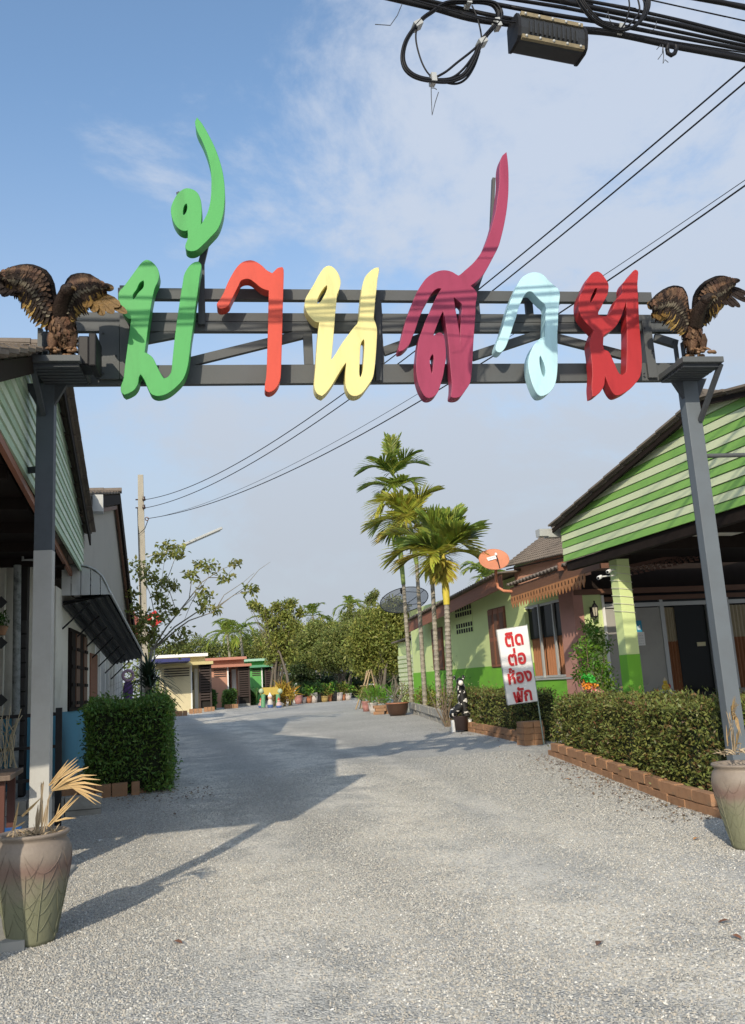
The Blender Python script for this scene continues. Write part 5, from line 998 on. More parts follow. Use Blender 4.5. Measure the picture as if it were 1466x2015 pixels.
# carved frieze hanging below the porch roof
fa, fb = PY(1222, 1128, 15.9), PY(1500, 1066, 15.9); nR = 26; frz = mat('frieze_wood', (0.10, 0.045, 0.03), 0.6, 0.2)
mb = MB(); mb.slab([fa + Vector((0, 0, 0.14)), fb + Vector((0, 0, 0.14)), fb + Vector((0, 0, 0.07)), fa + Vector((0, 0, 0.07))], (0, 0.03, 0)); mb.build('frieze_rail', frz, hR)
mb = MB(); mb.slab([fa + Vector((-1.4, 0, 0.25)), fb + Vector((0, 0, 0.54)), fb + Vector((0, 0, 0.28)), fa + Vector((-1.4, 0, 0.08))], (0, 0.05, 0)); mb.build('frieze_beam', red_wood, hR)
ringmesh = None
for k in range(nR):
    p = fa.lerp(fb, (k + 0.5) / nR); R0 = (fb - fa).length / nR * 0.46
    if ringmesh is None:
        mb = MB(); mb.tube([Vector((R0 * math.cos(t), 0, R0 * math.sin(t))) for t in np.linspace(0, 5.2, 10)], 0.012, 4); mb.tube([Vector((R0 * 0.5 * math.cos(t), 0, R0 * 0.5 * math.sin(t))) for t in np.linspace(1, 6.2, 8)], 0.01, 4); mb.box((0, 0, -R0 * 1.25), (R0 * 1.5, 0.015, R0 * 0.4)); ringmesh = mb.mesh('fretwork_scroll', frz)
    o = link(ringmesh, 'fretwork_scroll', hR); o.location = p - world_loc(hR)
# small far extension
wbox('far_extension', (WX + 0.4, yW + 0.1, 0.1), (WX + 2.4, yW + 3, 2.8), wall_green, hR)

for k in range(9): wbox('extension_slat', (WX + 0.36, yW + 0.1, 0.9 + 0.16 * k), (WX + 0.398, yW + 3, 1.02 + 0.16 * k), leaf_pale, hR)
mb = MB(); mb.slab([(WX + 0.2, yW + 0.05, 2.9), (WX + 0.2, yW + 3.2, 2.8), (13, yW + 3.2, 3.2), (13, yW + 0.05, 3.3)], (0, 0, 0.05)); mb.build('extension_roof', tile, hR)

# wall lantern
c = F(1162, 1203) + Vector((0, -0.2, 0)); wl = thing('wall_lantern', 'black carriage lantern on the lime wall beside the pink pilaster', 'lantern', c)
mb = MB(); mb.lathe([(0.0, -0.16), (0.03, -0.15), (0.06, -0.12), (0.045, -0.118)], c, 8); mb.lathe([(0.075, 0.07), (0.05, 0.12), (0.015, 0.17), (0.02, 0.2), (0, 0.22)], c, 8); mb.tube([c + Vector((0, 0.15, -0.05)), c + Vector((0, 0.1, -0.2)), c + Vector((0, 0.0, -0.17))], 0.012, 6); mb.box(c + Vector((0, 0.15, -0.02)), (0.08, 0.02, 0.22)); mb.build('lantern_frame', blackm, wl)
for k in range(6): a_ = k * math.pi / 3; mb = MB(); mb.beam(c + Vector((0.05 * math.cos(a_), 0.05 * math.sin(a_), -0.12)), c + Vector((0.07 * math.cos(a_), 0.07 * math.sin(a_), 0.07)), 0.012, 0.012); mb.build('glazing_bar', blackm, wl)
mb = MB(); mb.lathe([(0.04, -0.115), (0.062, 0.068)], c, 6, False); mb.build('lantern_glass', mat('milky_glass', (0.45, 0.42, 0.33), 0.2), wl)
# calendar
ca, cb_ = F(1237, 1222), F(1270, 1270); cal = thing('wall_calendar', 'wall calendar with blue picture above a white date sheet', 'calendar', ca.lerp(cb_, 0.5)); zm = ca.z + (cb_.z - ca.z) * 0.46
wbox('picture_sheet', (ca.x, FYh - 0.012, zm), (cb_.x - 0.04, FYh - 0.006, ca.z), mat('calendar_blue', (0.03, 0.26, 0.42), 0.5), cal); wbox('date_sheet', (ca.x, FYh - 0.013, cb_.z), (cb_.x, FYh - 0.006, zm - 0.002), white, cal)
w_ = cb_.x - ca.x; pw_ = mat('print_white', (0.65, 0.72, 0.75), 0.6)
for (x, z, sx, sz) in ((0.1, 0.66, 0.2, 0.12), (0.08, 0.35, 0.24, 0.08), (0.1, 0.15, 0.14, 0.06), (0.55, 0.2, 0.09, 0.2), (0.67, 0.2, 0.09, 0.25)):
    h_ = ca.z - zm; wbox('print_block', (ca.x + w_ * x, FYh - 0.0135, zm + h_ * z), (ca.x + w_ * (x + sx), FYh - 0.0123, zm + h_ * (z + sz * 1.6)), pw_, cal)
for r in range(4):
    for k in range(7): zz = cb_.z + (zm - cb_.z) * (0.12 + 0.2 * r); wbox('date_mark', (ca.x + w_ * (0.1 + 0.12 * k), FYh - 0.0142, zz), (ca.x + w_ * (0.15 + 0.12 * k), FYh - 0.0133, zz + 0.012), mat('print_grey', (0.4, 0.4, 0.42), 0.6), cal)
# figurine on a white stool by the door
c = PY(1311, 1358, 16.5); st = thing('white_stool', 'small white plastic stool beside the glass door', 'stool', (c.x, 16.5, 0.36))
wbox('seat', (c.x - 0.15, 16.36, c.z - 0.05), (c.x + 0.13, 16.64, c.z - 0.01), white, st, None, 0.01)
for x in (-0.12, 0.1):
    for y in (16.39, 16.61): wbox('leg', (c.x + x - 0.02, y - 0.02, 0.36), (c.x + x + 0.02, y + 0.02, c.z - 0.051), white, st)
fg = thing('duck_figurine', 'yellow and red figurine sitting on the white stool', 'figurine', (c.x, 16.5, c.z - 0.01)); yl = mat('figurine_yellow', (0.72, 0.5, 0.06), 0.4); fz_ = c.z - 0.01
mb = MB(); mb.lathe([(0.0, 0), (0.06, 0.0), (0.085, 0.05), (0.08, 0.1), (0.05, 0.14), (0.03, 0.15)], (c.x, 16.5, fz_), 14); mb.ball((c.x - 0.01, 16.49, fz_ + 0.18), 0.045, 10, 6); mb.build('body', yl, fg); mb = MB(); mb.lathe([(0.035, 0.21), (0.02, 0.25), (0, 0.28)], (c.x - 0.01, 16.49, fz_), 10); mb.build('pointed_cap', mat('figurine_cream', (0.7, 0.6, 0.45), 0.5), fg)
mb = MB(); mb.ball((c.x + 0.06, 16.46, fz_ + 0.09), 0.04, 8, 5, (0.7, 1, 1.2)); mb.build('red_wing', mat('figurine_red', (0.5, 0.04, 0.03), 0.5), fg)

# ================================================================== SATELLITE DISHES
def dish(label, c, R, axis, depth, m, strut_m, mesh_like=False):
    r = thing('satellite_dish', label, 'satellite dish', c, None); ax = Vector(axis).normalized(); q = Vector((0, 0, 1)).rotation_difference(ax).to_matrix()
    mb = MB(); prof = [(R * t, depth * t * t) for t in np.linspace(0.001, 1, 8)]; mb.lathe(prof, c, 32, True, axis=q); mb.lathe([(a_, z - 0.012) for a_, z in prof][::-1], c, 32, True, axis=q); mb.build('reflector', m, r)
    mb = MB(); mb.tube([Vector(c) + q @ Vector((R * math.cos(t), R * math.sin(t), depth)) for t in np.linspace(0, 2 * math.pi, 33)], R * 0.018, 6, False); mb.build('rim', strut_m, r)
    return r, q
dm = mat('orange_dish', (0.56, 0.22, 0.12), 0.5, 0.06, 6, dirt=(0.4, 0.16, 0.09), dscale=4, damt=0.5)
dc = PX(972, 1104, 8.05); back = (Vector((0, 0, EYE + 1.8)) - dc).normalized()
d1, q1 = dish('salmon orange satellite dish on a curved arm at the roof eave', dc, 0.35, back + Vector((0.15, 0.1, 0.75)), 0.06, dm, dm)
fo = dc + q1 @ Vector((0.02, -0.05, 0.24)); mb = MB(); mb.tube([dc + q1 @ Vector((0, -0.33, 0.05)), dc + q1 @ Vector((0, -0.18, 0.22)), fo], 0.013, 6); mb.build('feed_arm', blackm, d1); mb = MB(); mb.ball(fo, 0.035, 8, 6, (1, 1, 1.3)); mb.build('feed_horn', white, d1)
mb = MB(); lc = dc + q1 @ Vector((0.0, 0.08, 0.02)); mb.add([lc + q1 @ Vector((x, y, 0.006)) for x, y in ((-0.13, -0.05), (0.09, -0.05), (0.09, 0.06), (-0.13, 0.06))], [(0, 1, 2, 3)]); pl_ = mb.build('label_plate', white, d1)
for k, (x0, x1_) in enumerate(((-0.1, -0.07), (-0.06, -0.02), (-0.01, 0.02), (0.03, 0.06))): mb = MB(); mb.add([lc + q1 @ Vector((x, y, 0.008)) for x, y in ((x0, -0.01), (x1_, -0.01), (x1_, 0.03), (x0, 0.03))], [(0, 1, 2, 3)]); mb.build('printed_mark', mat('print_grey', (0.4, 0.4, 0.42)), pl_)
mb = MB(); mb.tube([dc + q1 @ Vector((0, -0.1, -0.03)), PX(976, 1140, 8.15), PX(980, 1156, 8.2), PX(992, 1163, 8.3), PX(1012, 1164, 8.42)], 0.036, 8); mb.build('mount_arm', dm, d1)
bmesh_m = mat('black_mesh', (0.05, 0.055, 0.06), 0.5, 0.1); 
mm_ = bpy.data.materials.new('dish_mesh'); mm_.use_nodes = True; t_ = mm_.node_tree; b_ = t_.nodes['Principled BSDF']; b_.inputs['Base Color'].default_value = (0.06, 0.065, 0.07, 1); b_.inputs['Alpha'].default_value = 0.4; b_.inputs['Roughness'].default_value = 0.6
dc2 = PY(797, 1188, 29); d2, q2 = dish('big black mesh satellite dish behind the palm trunks', dc2, 0.85, Vector((-0.3, -0.5, 0.8)), 0.17, mm_, blackm)
for k in range(6):
    a_ = k * math.pi / 3 + 0.2; mb = MB(); mb.tube([dc2 + q2 @ Vector((0.85 * s * math.cos(a_), 0.85 * s * math.sin(a_), 0.17 * s * s - 0.015)) for s in np.linspace(0, 1, 6)], 0.012, 5); mb.build('rib', blackm, d2)
fo = dc2 + q2 @ Vector((0, 0, 0.5)); 
for k in range(3): a_ = k * 2.09 + 0.4; mb = MB(); mb.tube([dc2 + q2 @ Vector((0.62 * math.cos(a_), 0.62 * math.sin(a_), 0.13)), fo], 0.01, 5); mb.build('feed_strut', blackm, d2)
mb = MB(); mb.lathe([(0, -0.08), (0.06, -0.08), (0.07, 0.06), (0.045, 0.12), (0, 0.13)], fo, 10, axis=q2); mb.build('feed_horn', blackm, d2)
mb = MB(); mb.tube([dc2 - q2 @ Vector((0, 0, 0.02)), Vector((dc2.x + 0.2, dc2.y + 0.1, dc2.z - 0.35)), Vector((dc2.x + 0.22, dc2.y + 0.12, 0.4))], 0.035, 8); mb.build('mast', alu, d2)

# ================================================================== BANNER
BY = 13.55
A, B, C_, D = (PY(*p, BY) for p in ((978, 1240), (1036.5, 1231), (1058, 1379), (1000, 1387)))
ban = thing('banner_sign', 'tall white banner with red Thai lettering leaning in front of the hedge', 'sign', (PY(1068, 1445, BY).x, BY, gz(BY)))
vin = mat('white_vinyl', (0.80, 0.80, 0.80), 0.45, 0.03, 4, bump=0.35, bscale=6)
nx_, ny_ = 10, 24; mb = MB(); vs = []
for j in range(ny_ + 1):
    for i in range(nx_ + 1):
        s, t = i / nx_, j / ny_; p = (A.lerp(B, s)).lerp(D.lerp(C_, s), t); w = 0.006 * math.sin(9 * t + 4 * s) + 0.005 * math.sin(23 * (s - 0.3 * t)) * (1 if t < 0.3 else 0.3); vs.append(p + Vector((0, w, 0)))
mb.add(vs, [(j * (nx_ + 1) + i, j * (nx_ + 1) + i + 1, (j + 1) * (nx_ + 1) + i + 1, (j + 1) * (nx_ + 1) + i) for j in range(ny_) for i in range(nx_)], True)
mb.add([v + Vector((0, 0.012, 0)) for v in vs], [((j + 1) * (nx_ + 1) + i, (j + 1) * (nx_ + 1) + i + 1, j * (nx_ + 1) + i + 1, j * (nx_ + 1) + i) for j in range(ny_) for i in range(nx_)], True); mb.build('banner_sheet', vin, ban)
mb = MB(); mb.beam(A + Vector((0, 0.02, 0)), D + Vector((0, 0.02, 0)), 0.02, 0.02); mb.beam(B + Vector((0, 0.02, 0)), C_ + Vector((0, 0.02, 0)), 0.02, 0.02); mb.beam(A + Vector((0, 0.02, 0)), B + Vector((0, 0.02, 0)), 0.02, 0.02); mb.beam(D + Vector((0, 0.02, 0)), C_ + Vector((0, 0.02, 0)), 0.02, 0.02); mb.build('frame', alu, ban)
for pa, pb in (((1037, 1232), (1069, 1447)),):
    a_, b_ = PY(*pa, BY + 0.03), PY(*pb, BY + 0.03); b_.z = gz(BY) - 0.02; mb = MB(); mb.tube([a_ + (a_ - b_).normalized() * 0.03, b_], 0.012, 8); mb.build('pole', mat('green_grey_pipe', (0.25, 0.32, 0.28), 0.5), ban)
redp = mat('red_print', (0.52, 0.03, 0.035), 0.5, 0.1, 8)
ex = (B - A).normalized(); ey = (A - D).normalized(); dg = None
for txt, cpx, hpx in (('ติด', (1010.5, 1259), 20), ('ต่อ', (1016.5, 1296), 20), ('ห้อง', (1022.5, 1332), 19), ('พัก', (1027.5, 1369), 19)):
    fcv = bpy.data.curves.new('lettering', 'FONT'); fcv.body = txt; fcv.align_x = 'CENTER'; fcv.size = 1.0; fcv.offset = 0.032; fcv.extrude = 0.006; fcv.resolution_u = 4
    tmp = bpy.data.objects.new('tmp', fcv); COL.objects.link(tmp); me = bpy.data.meshes.new_from_object(tmp.evaluated_get(bpy.context.evaluated_depsgraph_get())); bpy.data.objects.remove(tmp)
    if len(me.vertices) == 0: continue
    xs_ = [v.co.x for v in me.vertices]; ys_ = [v.co.y for v in me.vertices]
    # body height of a Thai consonant is about 0.56 em
    c = PY(*cpx, BY) + Vector((0, -0.018, 0)); mpp = (B - A).length / 59.2; k_ = hpx * mpp / 0.60; xm = (max(xs_) + min(xs_)) / 2
    for v in me.vertices:
        x, y, z = v.co; v.co = c + ex * (x - xm) * k_ * 0.92 + ey * (y - 0.30) * k_ + Vector((0, -z * 0.1, 0))
    me.transform(Matrix.Translation(-world_loc(ban))); me.materials.clear(); me.materials.append(redp); me.name = 'lettering'; link(me, 'lettering', ban)
# ================================================================== POTS WITH DEAD PALMS
def pot_material():
    m = mat('glazed_pot', (0.235, 0.195, 0.16), 0.6, 0.1, 7, bump=0.25, bscale=45, dirt=(0.14, 0.115, 0.095), dscale=3, damt=0.5); t = m.node_tree; b = next(n for n in t.nodes if n.type == 'BSDF_PRINCIPLED')
    src = b.inputs['Base Color'].links[0].from_socket; c = N(t, 'ShaderNodeTexCoord'); s = N(t, 'ShaderNodeSeparateXYZ'); t.links.new(c.outputs['Object'], s.inputs[0])
    n = N(t, 'ShaderNodeTexNoise', i_Scale=7.0, i_Detail=5.0); t.links.new(c.outputs['Object'], n.inputs['Vector'])
    r = N(t, 'ShaderNodeMapRange', interpolation_type='SMOOTHSTEP'); r.inputs['From Min'].default_value = 0.50; r.inputs['From Max'].default_value = 0.2
    t.links.new(M(t, 'ADD', s.outputs['Z'], M(t, 'MULTIPLY', M(t, 'SUBTRACT', n.outputs['Fac'], 0.5), 0.35)), r.inputs['Value'])
    mx_ = N(t, 'ShaderNodeMix', data_type='RGBA'); mx_.inputs['B'].default_value = (0.19, 0.195, 0.125, 1); t.links.new(r.outputs['Result'], mx_.inputs['Factor']); t.links.new(src, mx_.inputs['A'])
    r2 = N(t, 'ShaderNodeMapRange', interpolation_type='SMOOTHSTEP'); r2.inputs['From Min'].default_value = 0.0; r2.inputs['From Max'].default_value = 0.09
    t.links.new(M(t, 'ABSOLUTE', M(t, 'SUBTRACT', M(t, 'ADD', s.outputs['Z'], M(t, 'MULTIPLY', n.outputs['Fac'], 0.12)), 0.47)), r2.inputs['Value'])
    mx3 = N(t, 'ShaderNodeMix', data_type='RGBA'); mx3.inputs['A'].default_value = (0.175, 0.10, 0.085, 1); t.links.new(M(t, 'ADD', M(t, 'MULTIPLY', r2.outputs['Result'], 0.7), 0.3), mx3.inputs['Factor']); t.links.new(mx_.outputs['Result'], mx3.inputs['B'])
    t.links.new(mx3.outputs['Result'], b.inputs['Base Color']); return m
pm = pot_material()
PROF = [(0.0, 0.0), (0.15, 0.0), (0.158, 0.03), (0.178, 0.13), (0.208, 0.27), (0.238, 0.42), (0.254, 0.53), (0.252, 0.59), (0.236, 0.635), (0.219, 0.655), (0.217, 0.668), (0.233, 0.682), (0.242, 0.695), (0.238, 0.706), (0.222, 0.708), (0.205, 0.69), (0.20, 0.60)]
def prad(z): return float(np.interp(z, [p[1] for p in PROF[1:12]], [p[0] for p in PROF[1:12]]))
p1 = Vector((-0.60, 5.76, 0)); PS = 0.86; PROF = [(r * PS, z * PS) for r, z in PROF]; potL = thing('clay_pot', 'large reddish and moss green relief pot in front of the left gate post', 'plant pot', p1, 'glazed pots beside the gate posts')
mb = MB(); mb.lathe(PROF, p1, 48); mb.build('pot_body', pm, potL)
for k in range(9):       # moulded leaf relief: midrib and side veins standing proud
    a0 = k * 0.698 + 0.2 + random.uniform(-.15, .15); mb = MB(); f = lambda t, da: Vector((p1.x + (prad(t) + 0.002) * math.cos(a0 + da), p1.y + (prad(t) + 0.002) * math.sin(a0 + da), t))
    mb.tube([f(z, 0.35 * (z - 0.02) ** 1.2) for z in np.linspace(0.03, 0.40, 12)], [0.0035] * 11 + [0.001], 5)
    for j in range(5):
        zb = 0.07 + 0.08 * j + random.uniform(-.025, .025)
        for s in (-1, 1): mb.tube([f(zb + (0.10 + 0.05 * j % 0.09) * q ** 1.5, 0.35 * (zb - 0.02) ** 1.2 + s * (0.34 + 0.1 * ((j + k) % 3)) * q ** 0.8) for q in np.linspace(0, 1, 6)], [0.0022, 0.0024, 0.002, 0.0018, 0.0015, 0.0008], 4)
    mb.build('leaf_relief', pm, potL)
mb = MB(); g = np.random.default_rng(2); mb.lathe([(0.205 * PS, 0.655 * PS), (0.1 * PS, 0.672 * PS), (0.0, 0.68 * PS)], p1, 16); mb.build('soil', mat('dry_soil', (0.16, 0.11, 0.07), 0.95, 0.3, 20, bump=0.8, bscale=30), potL)
straw = mat('dry_palm_straw', (0.52, 0.36, 0.17), 0.7, 0.2, 6); straw2 = mat('dry_palm_grey', (0.40, 0.31, 0.20), 0.8, 0.2, 6)
dp = thing('dead_palm', 'dried straw coloured palm seedling with one fanned frond in the left pot', 'dead plant', p1 + Vector((0, 0, 0.67 * PS)))
Z6 = lambda x, y, dy=0.0: PY(x / 3.49, 1460 + y / 3.49, 5.72 + dy)
def sb(n_, m_, strips, fold=True):
    mb = MB()
    for pts, w in strips:
        q = [Z6(*p) for p in pts]; n = len(q); w *= 0.72; ws = [w * (0.55 + 0.9 * math.sin(math.pi * min(1, 0.15 + 0.85 * i / (n - 1)))) * (1 if i < n - 1 else 0.25) for i in range(n)]
        mb.blade(q, ws, (0.2, -1, 0.3)); mb.blade(q, [x * 0.6 for x in ws], (1, -0.2, 0.4))
    return mb.build(n_, m_, dp)
sb('stem', straw2, [([(262, 620), (275, 480), (295, 290, -.02), (300, 268, -.03)], 0.012), ([(285, 620), (290, 480), (285, 300), (283, 275)], 0.012), ([(300, 620), (325, 450), (345, 330)], 0.012), ([(320, 600), (330, 400), (372, 318)], 0.01), ([(250, 620), (255, 520), (262, 430)], 0.02), ([(240, 630), (268, 540), (280, 470)], 0.025), ([(275, 630), (300, 530), (318, 430)], 0.012)])
sb('frond', straw, [([(335, 300), (400, 215), (470, 120)], 0.011), ([(337, 298), (430, 190), (525, 105)], 0.012), ([(338, 296), (440, 200), (535, 120)], 0.013), ([(340, 296), (450, 215), (530, 150)], 0.012), ([(342, 296), (430, 235), (520, 185), (545, 165)], 0.012), ([(350, 320), (400, 260), (460, 200)], 0.01)])
sb('frond', straw, [([(355, 335), (430, 270, -.02), (520, 205, -.04), (610, 170, -.05)], 0.014), ([(357, 335), (450, 270, -.02), (560, 230, -.05), (665, 228, -.07)], 0.014), ([(358, 335), (460, 280), (570, 250, -.05), (690, 260, -.08)], 0.015), ([(360, 333), (470, 290), (580, 280, -.05), (700, 300, -.08)], 0.015), ([(360, 333), (470, 296), (590, 310, -.04), (708, 345, -.07)], 0.014), ([(362, 332), (480, 300), (590, 340, -.04), (705, 382, -.06)], 0.014), ([(362, 332), (490, 305), (590, 360, -.03), (695, 425, -.05)], 0.013), ([(364, 331), (500, 312), (590, 375, -.02), (660, 432, -.03)], 0.012), ([(356, 336), (440, 255), (540, 190), (605, 178)], 0.012)])
sb('broken_leaf', straw, [([(150, 512), (215, 450), (285, 380)], 0.016), ([(92, 610), (105, 540), (130, 410)], 0.016), ([(330, 580), (430, 480), (545, 375)], 0.02), ([(335, 570), (430, 460), (525, 352)], 0.016), ([(380, 545), (450, 525), (522, 522)], 0.012), ([(80, 600), (150, 560), (175, 545)], 0.01), ([(350, 560), (390, 500), (412, 420)], 0.01)])
mb = MB()
for k in range(90):
    a, r = g.uniform(0, 6.28), 0.16 * g.uniform() ** 0.5; q = p1 + Vector((r * math.cos(a), r * math.sin(a), 0.68 * PS)); d = Vector((g.normal(), g.normal(), abs(g.normal()) * 0.7)).normalized(); mb.blade([q, q + d * 0.035, q + d * 0.07 - Vector((0, 0, 0.012))], [0.008, 0.009, 0.002], (g.normal(), g.normal(), 1))
mb.build('litter', straw2, dp)
q2_ = PY(1418, 1497, 5.75); p2 = Vector((q2_.x + 0.235, 5.85, 0))
potR = copy_tree(potL); potR.location = p2; potR['label'] = 'large relief pot cut by the right edge, in front of the right gate post'
dp2 = copy_tree(dp); dp2.location = p2 + Vector((0.0, 0, 0.67)); dp2.rotation_euler = (0, 0, R_(250)); dp2['label'] = 'dry grass-like palm stalks in the pot at the right edge'

# ================================================================== HEDGES AND BRICK EDGING
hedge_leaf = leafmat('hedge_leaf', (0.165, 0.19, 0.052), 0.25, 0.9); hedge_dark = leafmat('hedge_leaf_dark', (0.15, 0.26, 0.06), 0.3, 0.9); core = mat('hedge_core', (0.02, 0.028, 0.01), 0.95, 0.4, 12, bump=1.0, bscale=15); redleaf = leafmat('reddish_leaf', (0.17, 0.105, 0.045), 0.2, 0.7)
def hedge(label, A, B, inward, depth, z0, z1, n, size, m, seed, m2=None, group=None, bulge=0.05):
    A, B = Vector(A), Vector(B); iw = Vector(inward).normalized(); L = (B - A).length; d = (B - A).normalized()
    r = thing('hedge', label, 'hedge', A.lerp(B, 0.5) + iw * depth / 2 + Vector((0, 0, z0)), group)
    mb = MB(); i = 0.07; lo = A + d * i + iw * i; hi = B - d * i + iw * i
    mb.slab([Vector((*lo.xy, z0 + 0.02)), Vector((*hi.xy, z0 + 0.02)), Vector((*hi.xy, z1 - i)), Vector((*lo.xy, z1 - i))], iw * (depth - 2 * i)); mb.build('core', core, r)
    g = np.random.default_rng(seed); h = z1 - z0; areas = np.array([L * h, L * depth, depth * h, depth * h, L * h * 0.4]); f = g.choice(5, n, p=areas / areas.sum()); u, v = g.uniform(0, 1, n), g.uniform(0, 1, n)
    s = np.where(f < 2, u * L, np.where(f == 2, 0, np.where(f == 3, L, u * L))); w = np.where(f == 0, 0, np.where(f == 1, v * depth, np.where(f == 4, depth, u * depth))); z = np.where(f == 1, h, v * h)
    nr = np.zeros((n, 3)); dn, iwn = np.array(d), np.array(iw); nr[f == 0] = -iwn; nr[f == 1] = (0, 0, 1); nr[f == 2] = -dn; nr[f == 3] = dn; nr[f == 4] = iwn
    bl = bulge * (np.sin(s * 3.1 + seed) * np.sin(z * 4.3 + w * 3) + 0.8 * np.sin(s * 7.7 + z * 6)) 
    off_ = bl[:, None] + g.uniform(-0.11, 0.03, (n, 1)) + (g.uniform(0, 1, (n, 1)) > 0.94) * g.uniform(0.02, 0.12, (n, 1))
    pos = np.array(A) + dn * s[:, None] + iwn * w[:, None] + nr * off_; pos[:, 2] = z0 + z + (nr * off_)[:, 2]
    # rounded shoulders and a ragged hem
    pos[:, 2] = np.maximum(pos[:, 2], z0 + 0.02)
    dirs = unit(nr * 0.7 + g.normal(size=(n, 3)) * 0.8 + np.array([0, 0, 0.35]))
    pos -= np.array(r.location)
    k = int(n * 0.86)
    link(leaf_mesh('foliage', pos[:k], m, size, 0.42, None, 0, 0.9, seed, dirs[:k]), 'foliage', r); link(leaf_mesh('new_growth', pos[k:], m2 or redleaf, size, 0.42, None, 0, 0.9, seed + 1, dirs[k:]), 'new_growth', r)
    return r
bmsh = None
def brick_line(label, A, B, n, courses, h, w, group='brick edgings'):
    A, B = Vector(A), Vector(B); d = (B - A); L = d.length / n; ang = math.atan2(d.y, d.x); r = thing('brick_edging', label, 'brick edging', A.lerp(B, 0.5), group); meshes = []
    for v in range(3):
        mb = MB(); bm_ = [Vector((x, y, z)) for x in (-L / 2 + 0.004, L / 2 - 0.004) for y in (-w / 2, w / 2) for z in (0, h - 0.006)]; mb.box((0, 0, h / 2), (L - 0.009, w, h - 0.006)); meshes.append(mb.mesh('brick', brickm))
    for c in range(courses):
        for k in range(n - (c % 2)):
            p = A + d * ((k + 0.5 + 0.5 * (c % 2)) / n); o = link(meshes[(k + c) % 3], 'brick', r, bevel=0.006); o.location = Vector((p.x + random.uniform(-.006, .006), p.y + random.uniform(-.006, .006), gz(p.y) - 0.035 + h * c)) - r.location; o.rotation_euler = (random.uniform(-.012, .012), random.uniform(-.012, .012), ang + random.uniform(-.015, .015))
    return r
KA, KB = Vector((5.0, 6.95, 0)), Vector((5.95, 12.3, 0)); kd = (KB - KA).normalized(); kin = Vector((kd.y, -kd.x, 0))
brick_line('two-course terracotta brick edging along the long right hedge', KA, KB, 14, 2, 0.115, 0.1)
def zat(px, py, pt): d = ray(px, py); t = (Vector(pt) - CAMLOC).xy.length / d.xy.length; return (CAMLOC + d * t).z
ztop1 = zat(1300, 1383, KA.lerp(KB, 0.4) + kin * 0.3)
hedge('long clipped olive green hedge in front of the glass front, right side', KA + kd * 0.55 + kin * 0.1, KB - kd * 0.05 + kin * 0.1, kin, 0.85, 0.12, ztop1, 30000, 0.048, hedge_leaf, 11)
hA, hB = Vector((6.42, 14.0, 0)), Vector((6.62, 18.2, 0)); hd2 = (hB - hA).normalized(); hin = Vector((hd2.y, -hd2.x, 0))
brick_line('low brick edging around the smaller hedge behind the banner', hA - hin * 0.08, hB - hin * 0.02, 11, 2, 0.11, 0.1)
hedge('smaller clipped hedge behind the white banner', hA + hin * 0.02, hB, hin, 0.55, 0.22, zat(950, 1362, hA.lerp(hB, 0.6)), 13000, 0.05, hedge_leaf, 13)
bp_ = thing('brick_pillar', 'short stacked brick pillar at the foot of the banner', 'brick pillar', (6.33, 13.78, gz(13.8)))
for c in range(4):
    for k in range(2): 
        o = wbox('brick', (0, 0, 0), (0.185 if c < 3 else 0.17, 0.3, 0.098), brickm, None, None, 0.008); o.parent = bp_; o.location = (-0.19 + 0.192 * k + random.uniform(-.008, .008), -0.15 + random.uniform(-.01, .01), 0.1 * c - 0.02); o.rotation_euler = (0, 0, random.uniform(-.03, .03))
# left hedge in its brick planter
lx0, lx1 = PY(172, 1450, 12.0).x, PY(333, 1450, 12.4).x; lzt = PY(250, 1384, 12.0).z
hedge('dense dark green clipped hedge block on the left side', (lx1, 11.95, 0), (lx0, 11.95, 0), (0, 1, 0), 2.3, 0.16, lzt, 24000, 0.055, hedge_dark, 17, leafmat('young_leaf', (0.16, 0.28, 0.04), 0.35), bulge=0.03)
pl = thing('brick_planter', 'low terracotta brick planter under the dark left hedge', 'brick planter', (0, 11.9, gz(11.9)))
for k in range(5):
    o = wbox('brick', (0, 0, 0), (0.19 if k else 0.1, 0.12, 0.22), brickm, None, None, 0.008); o.parent = pl; o.location = (-0.12 - 0.198 * k + (0.04 if not k else 0.0), random.uniform(-.01, .01) - 0.06, -0.06)
for k in range(5):
    o = wbox('brick', (0, 0, 0), (0.12, 0.2, 0.12), brickm, None, None, 0.008); o.parent = pl; o.location = (-0.02, 0.08 + 0.42 * k, -0.06)

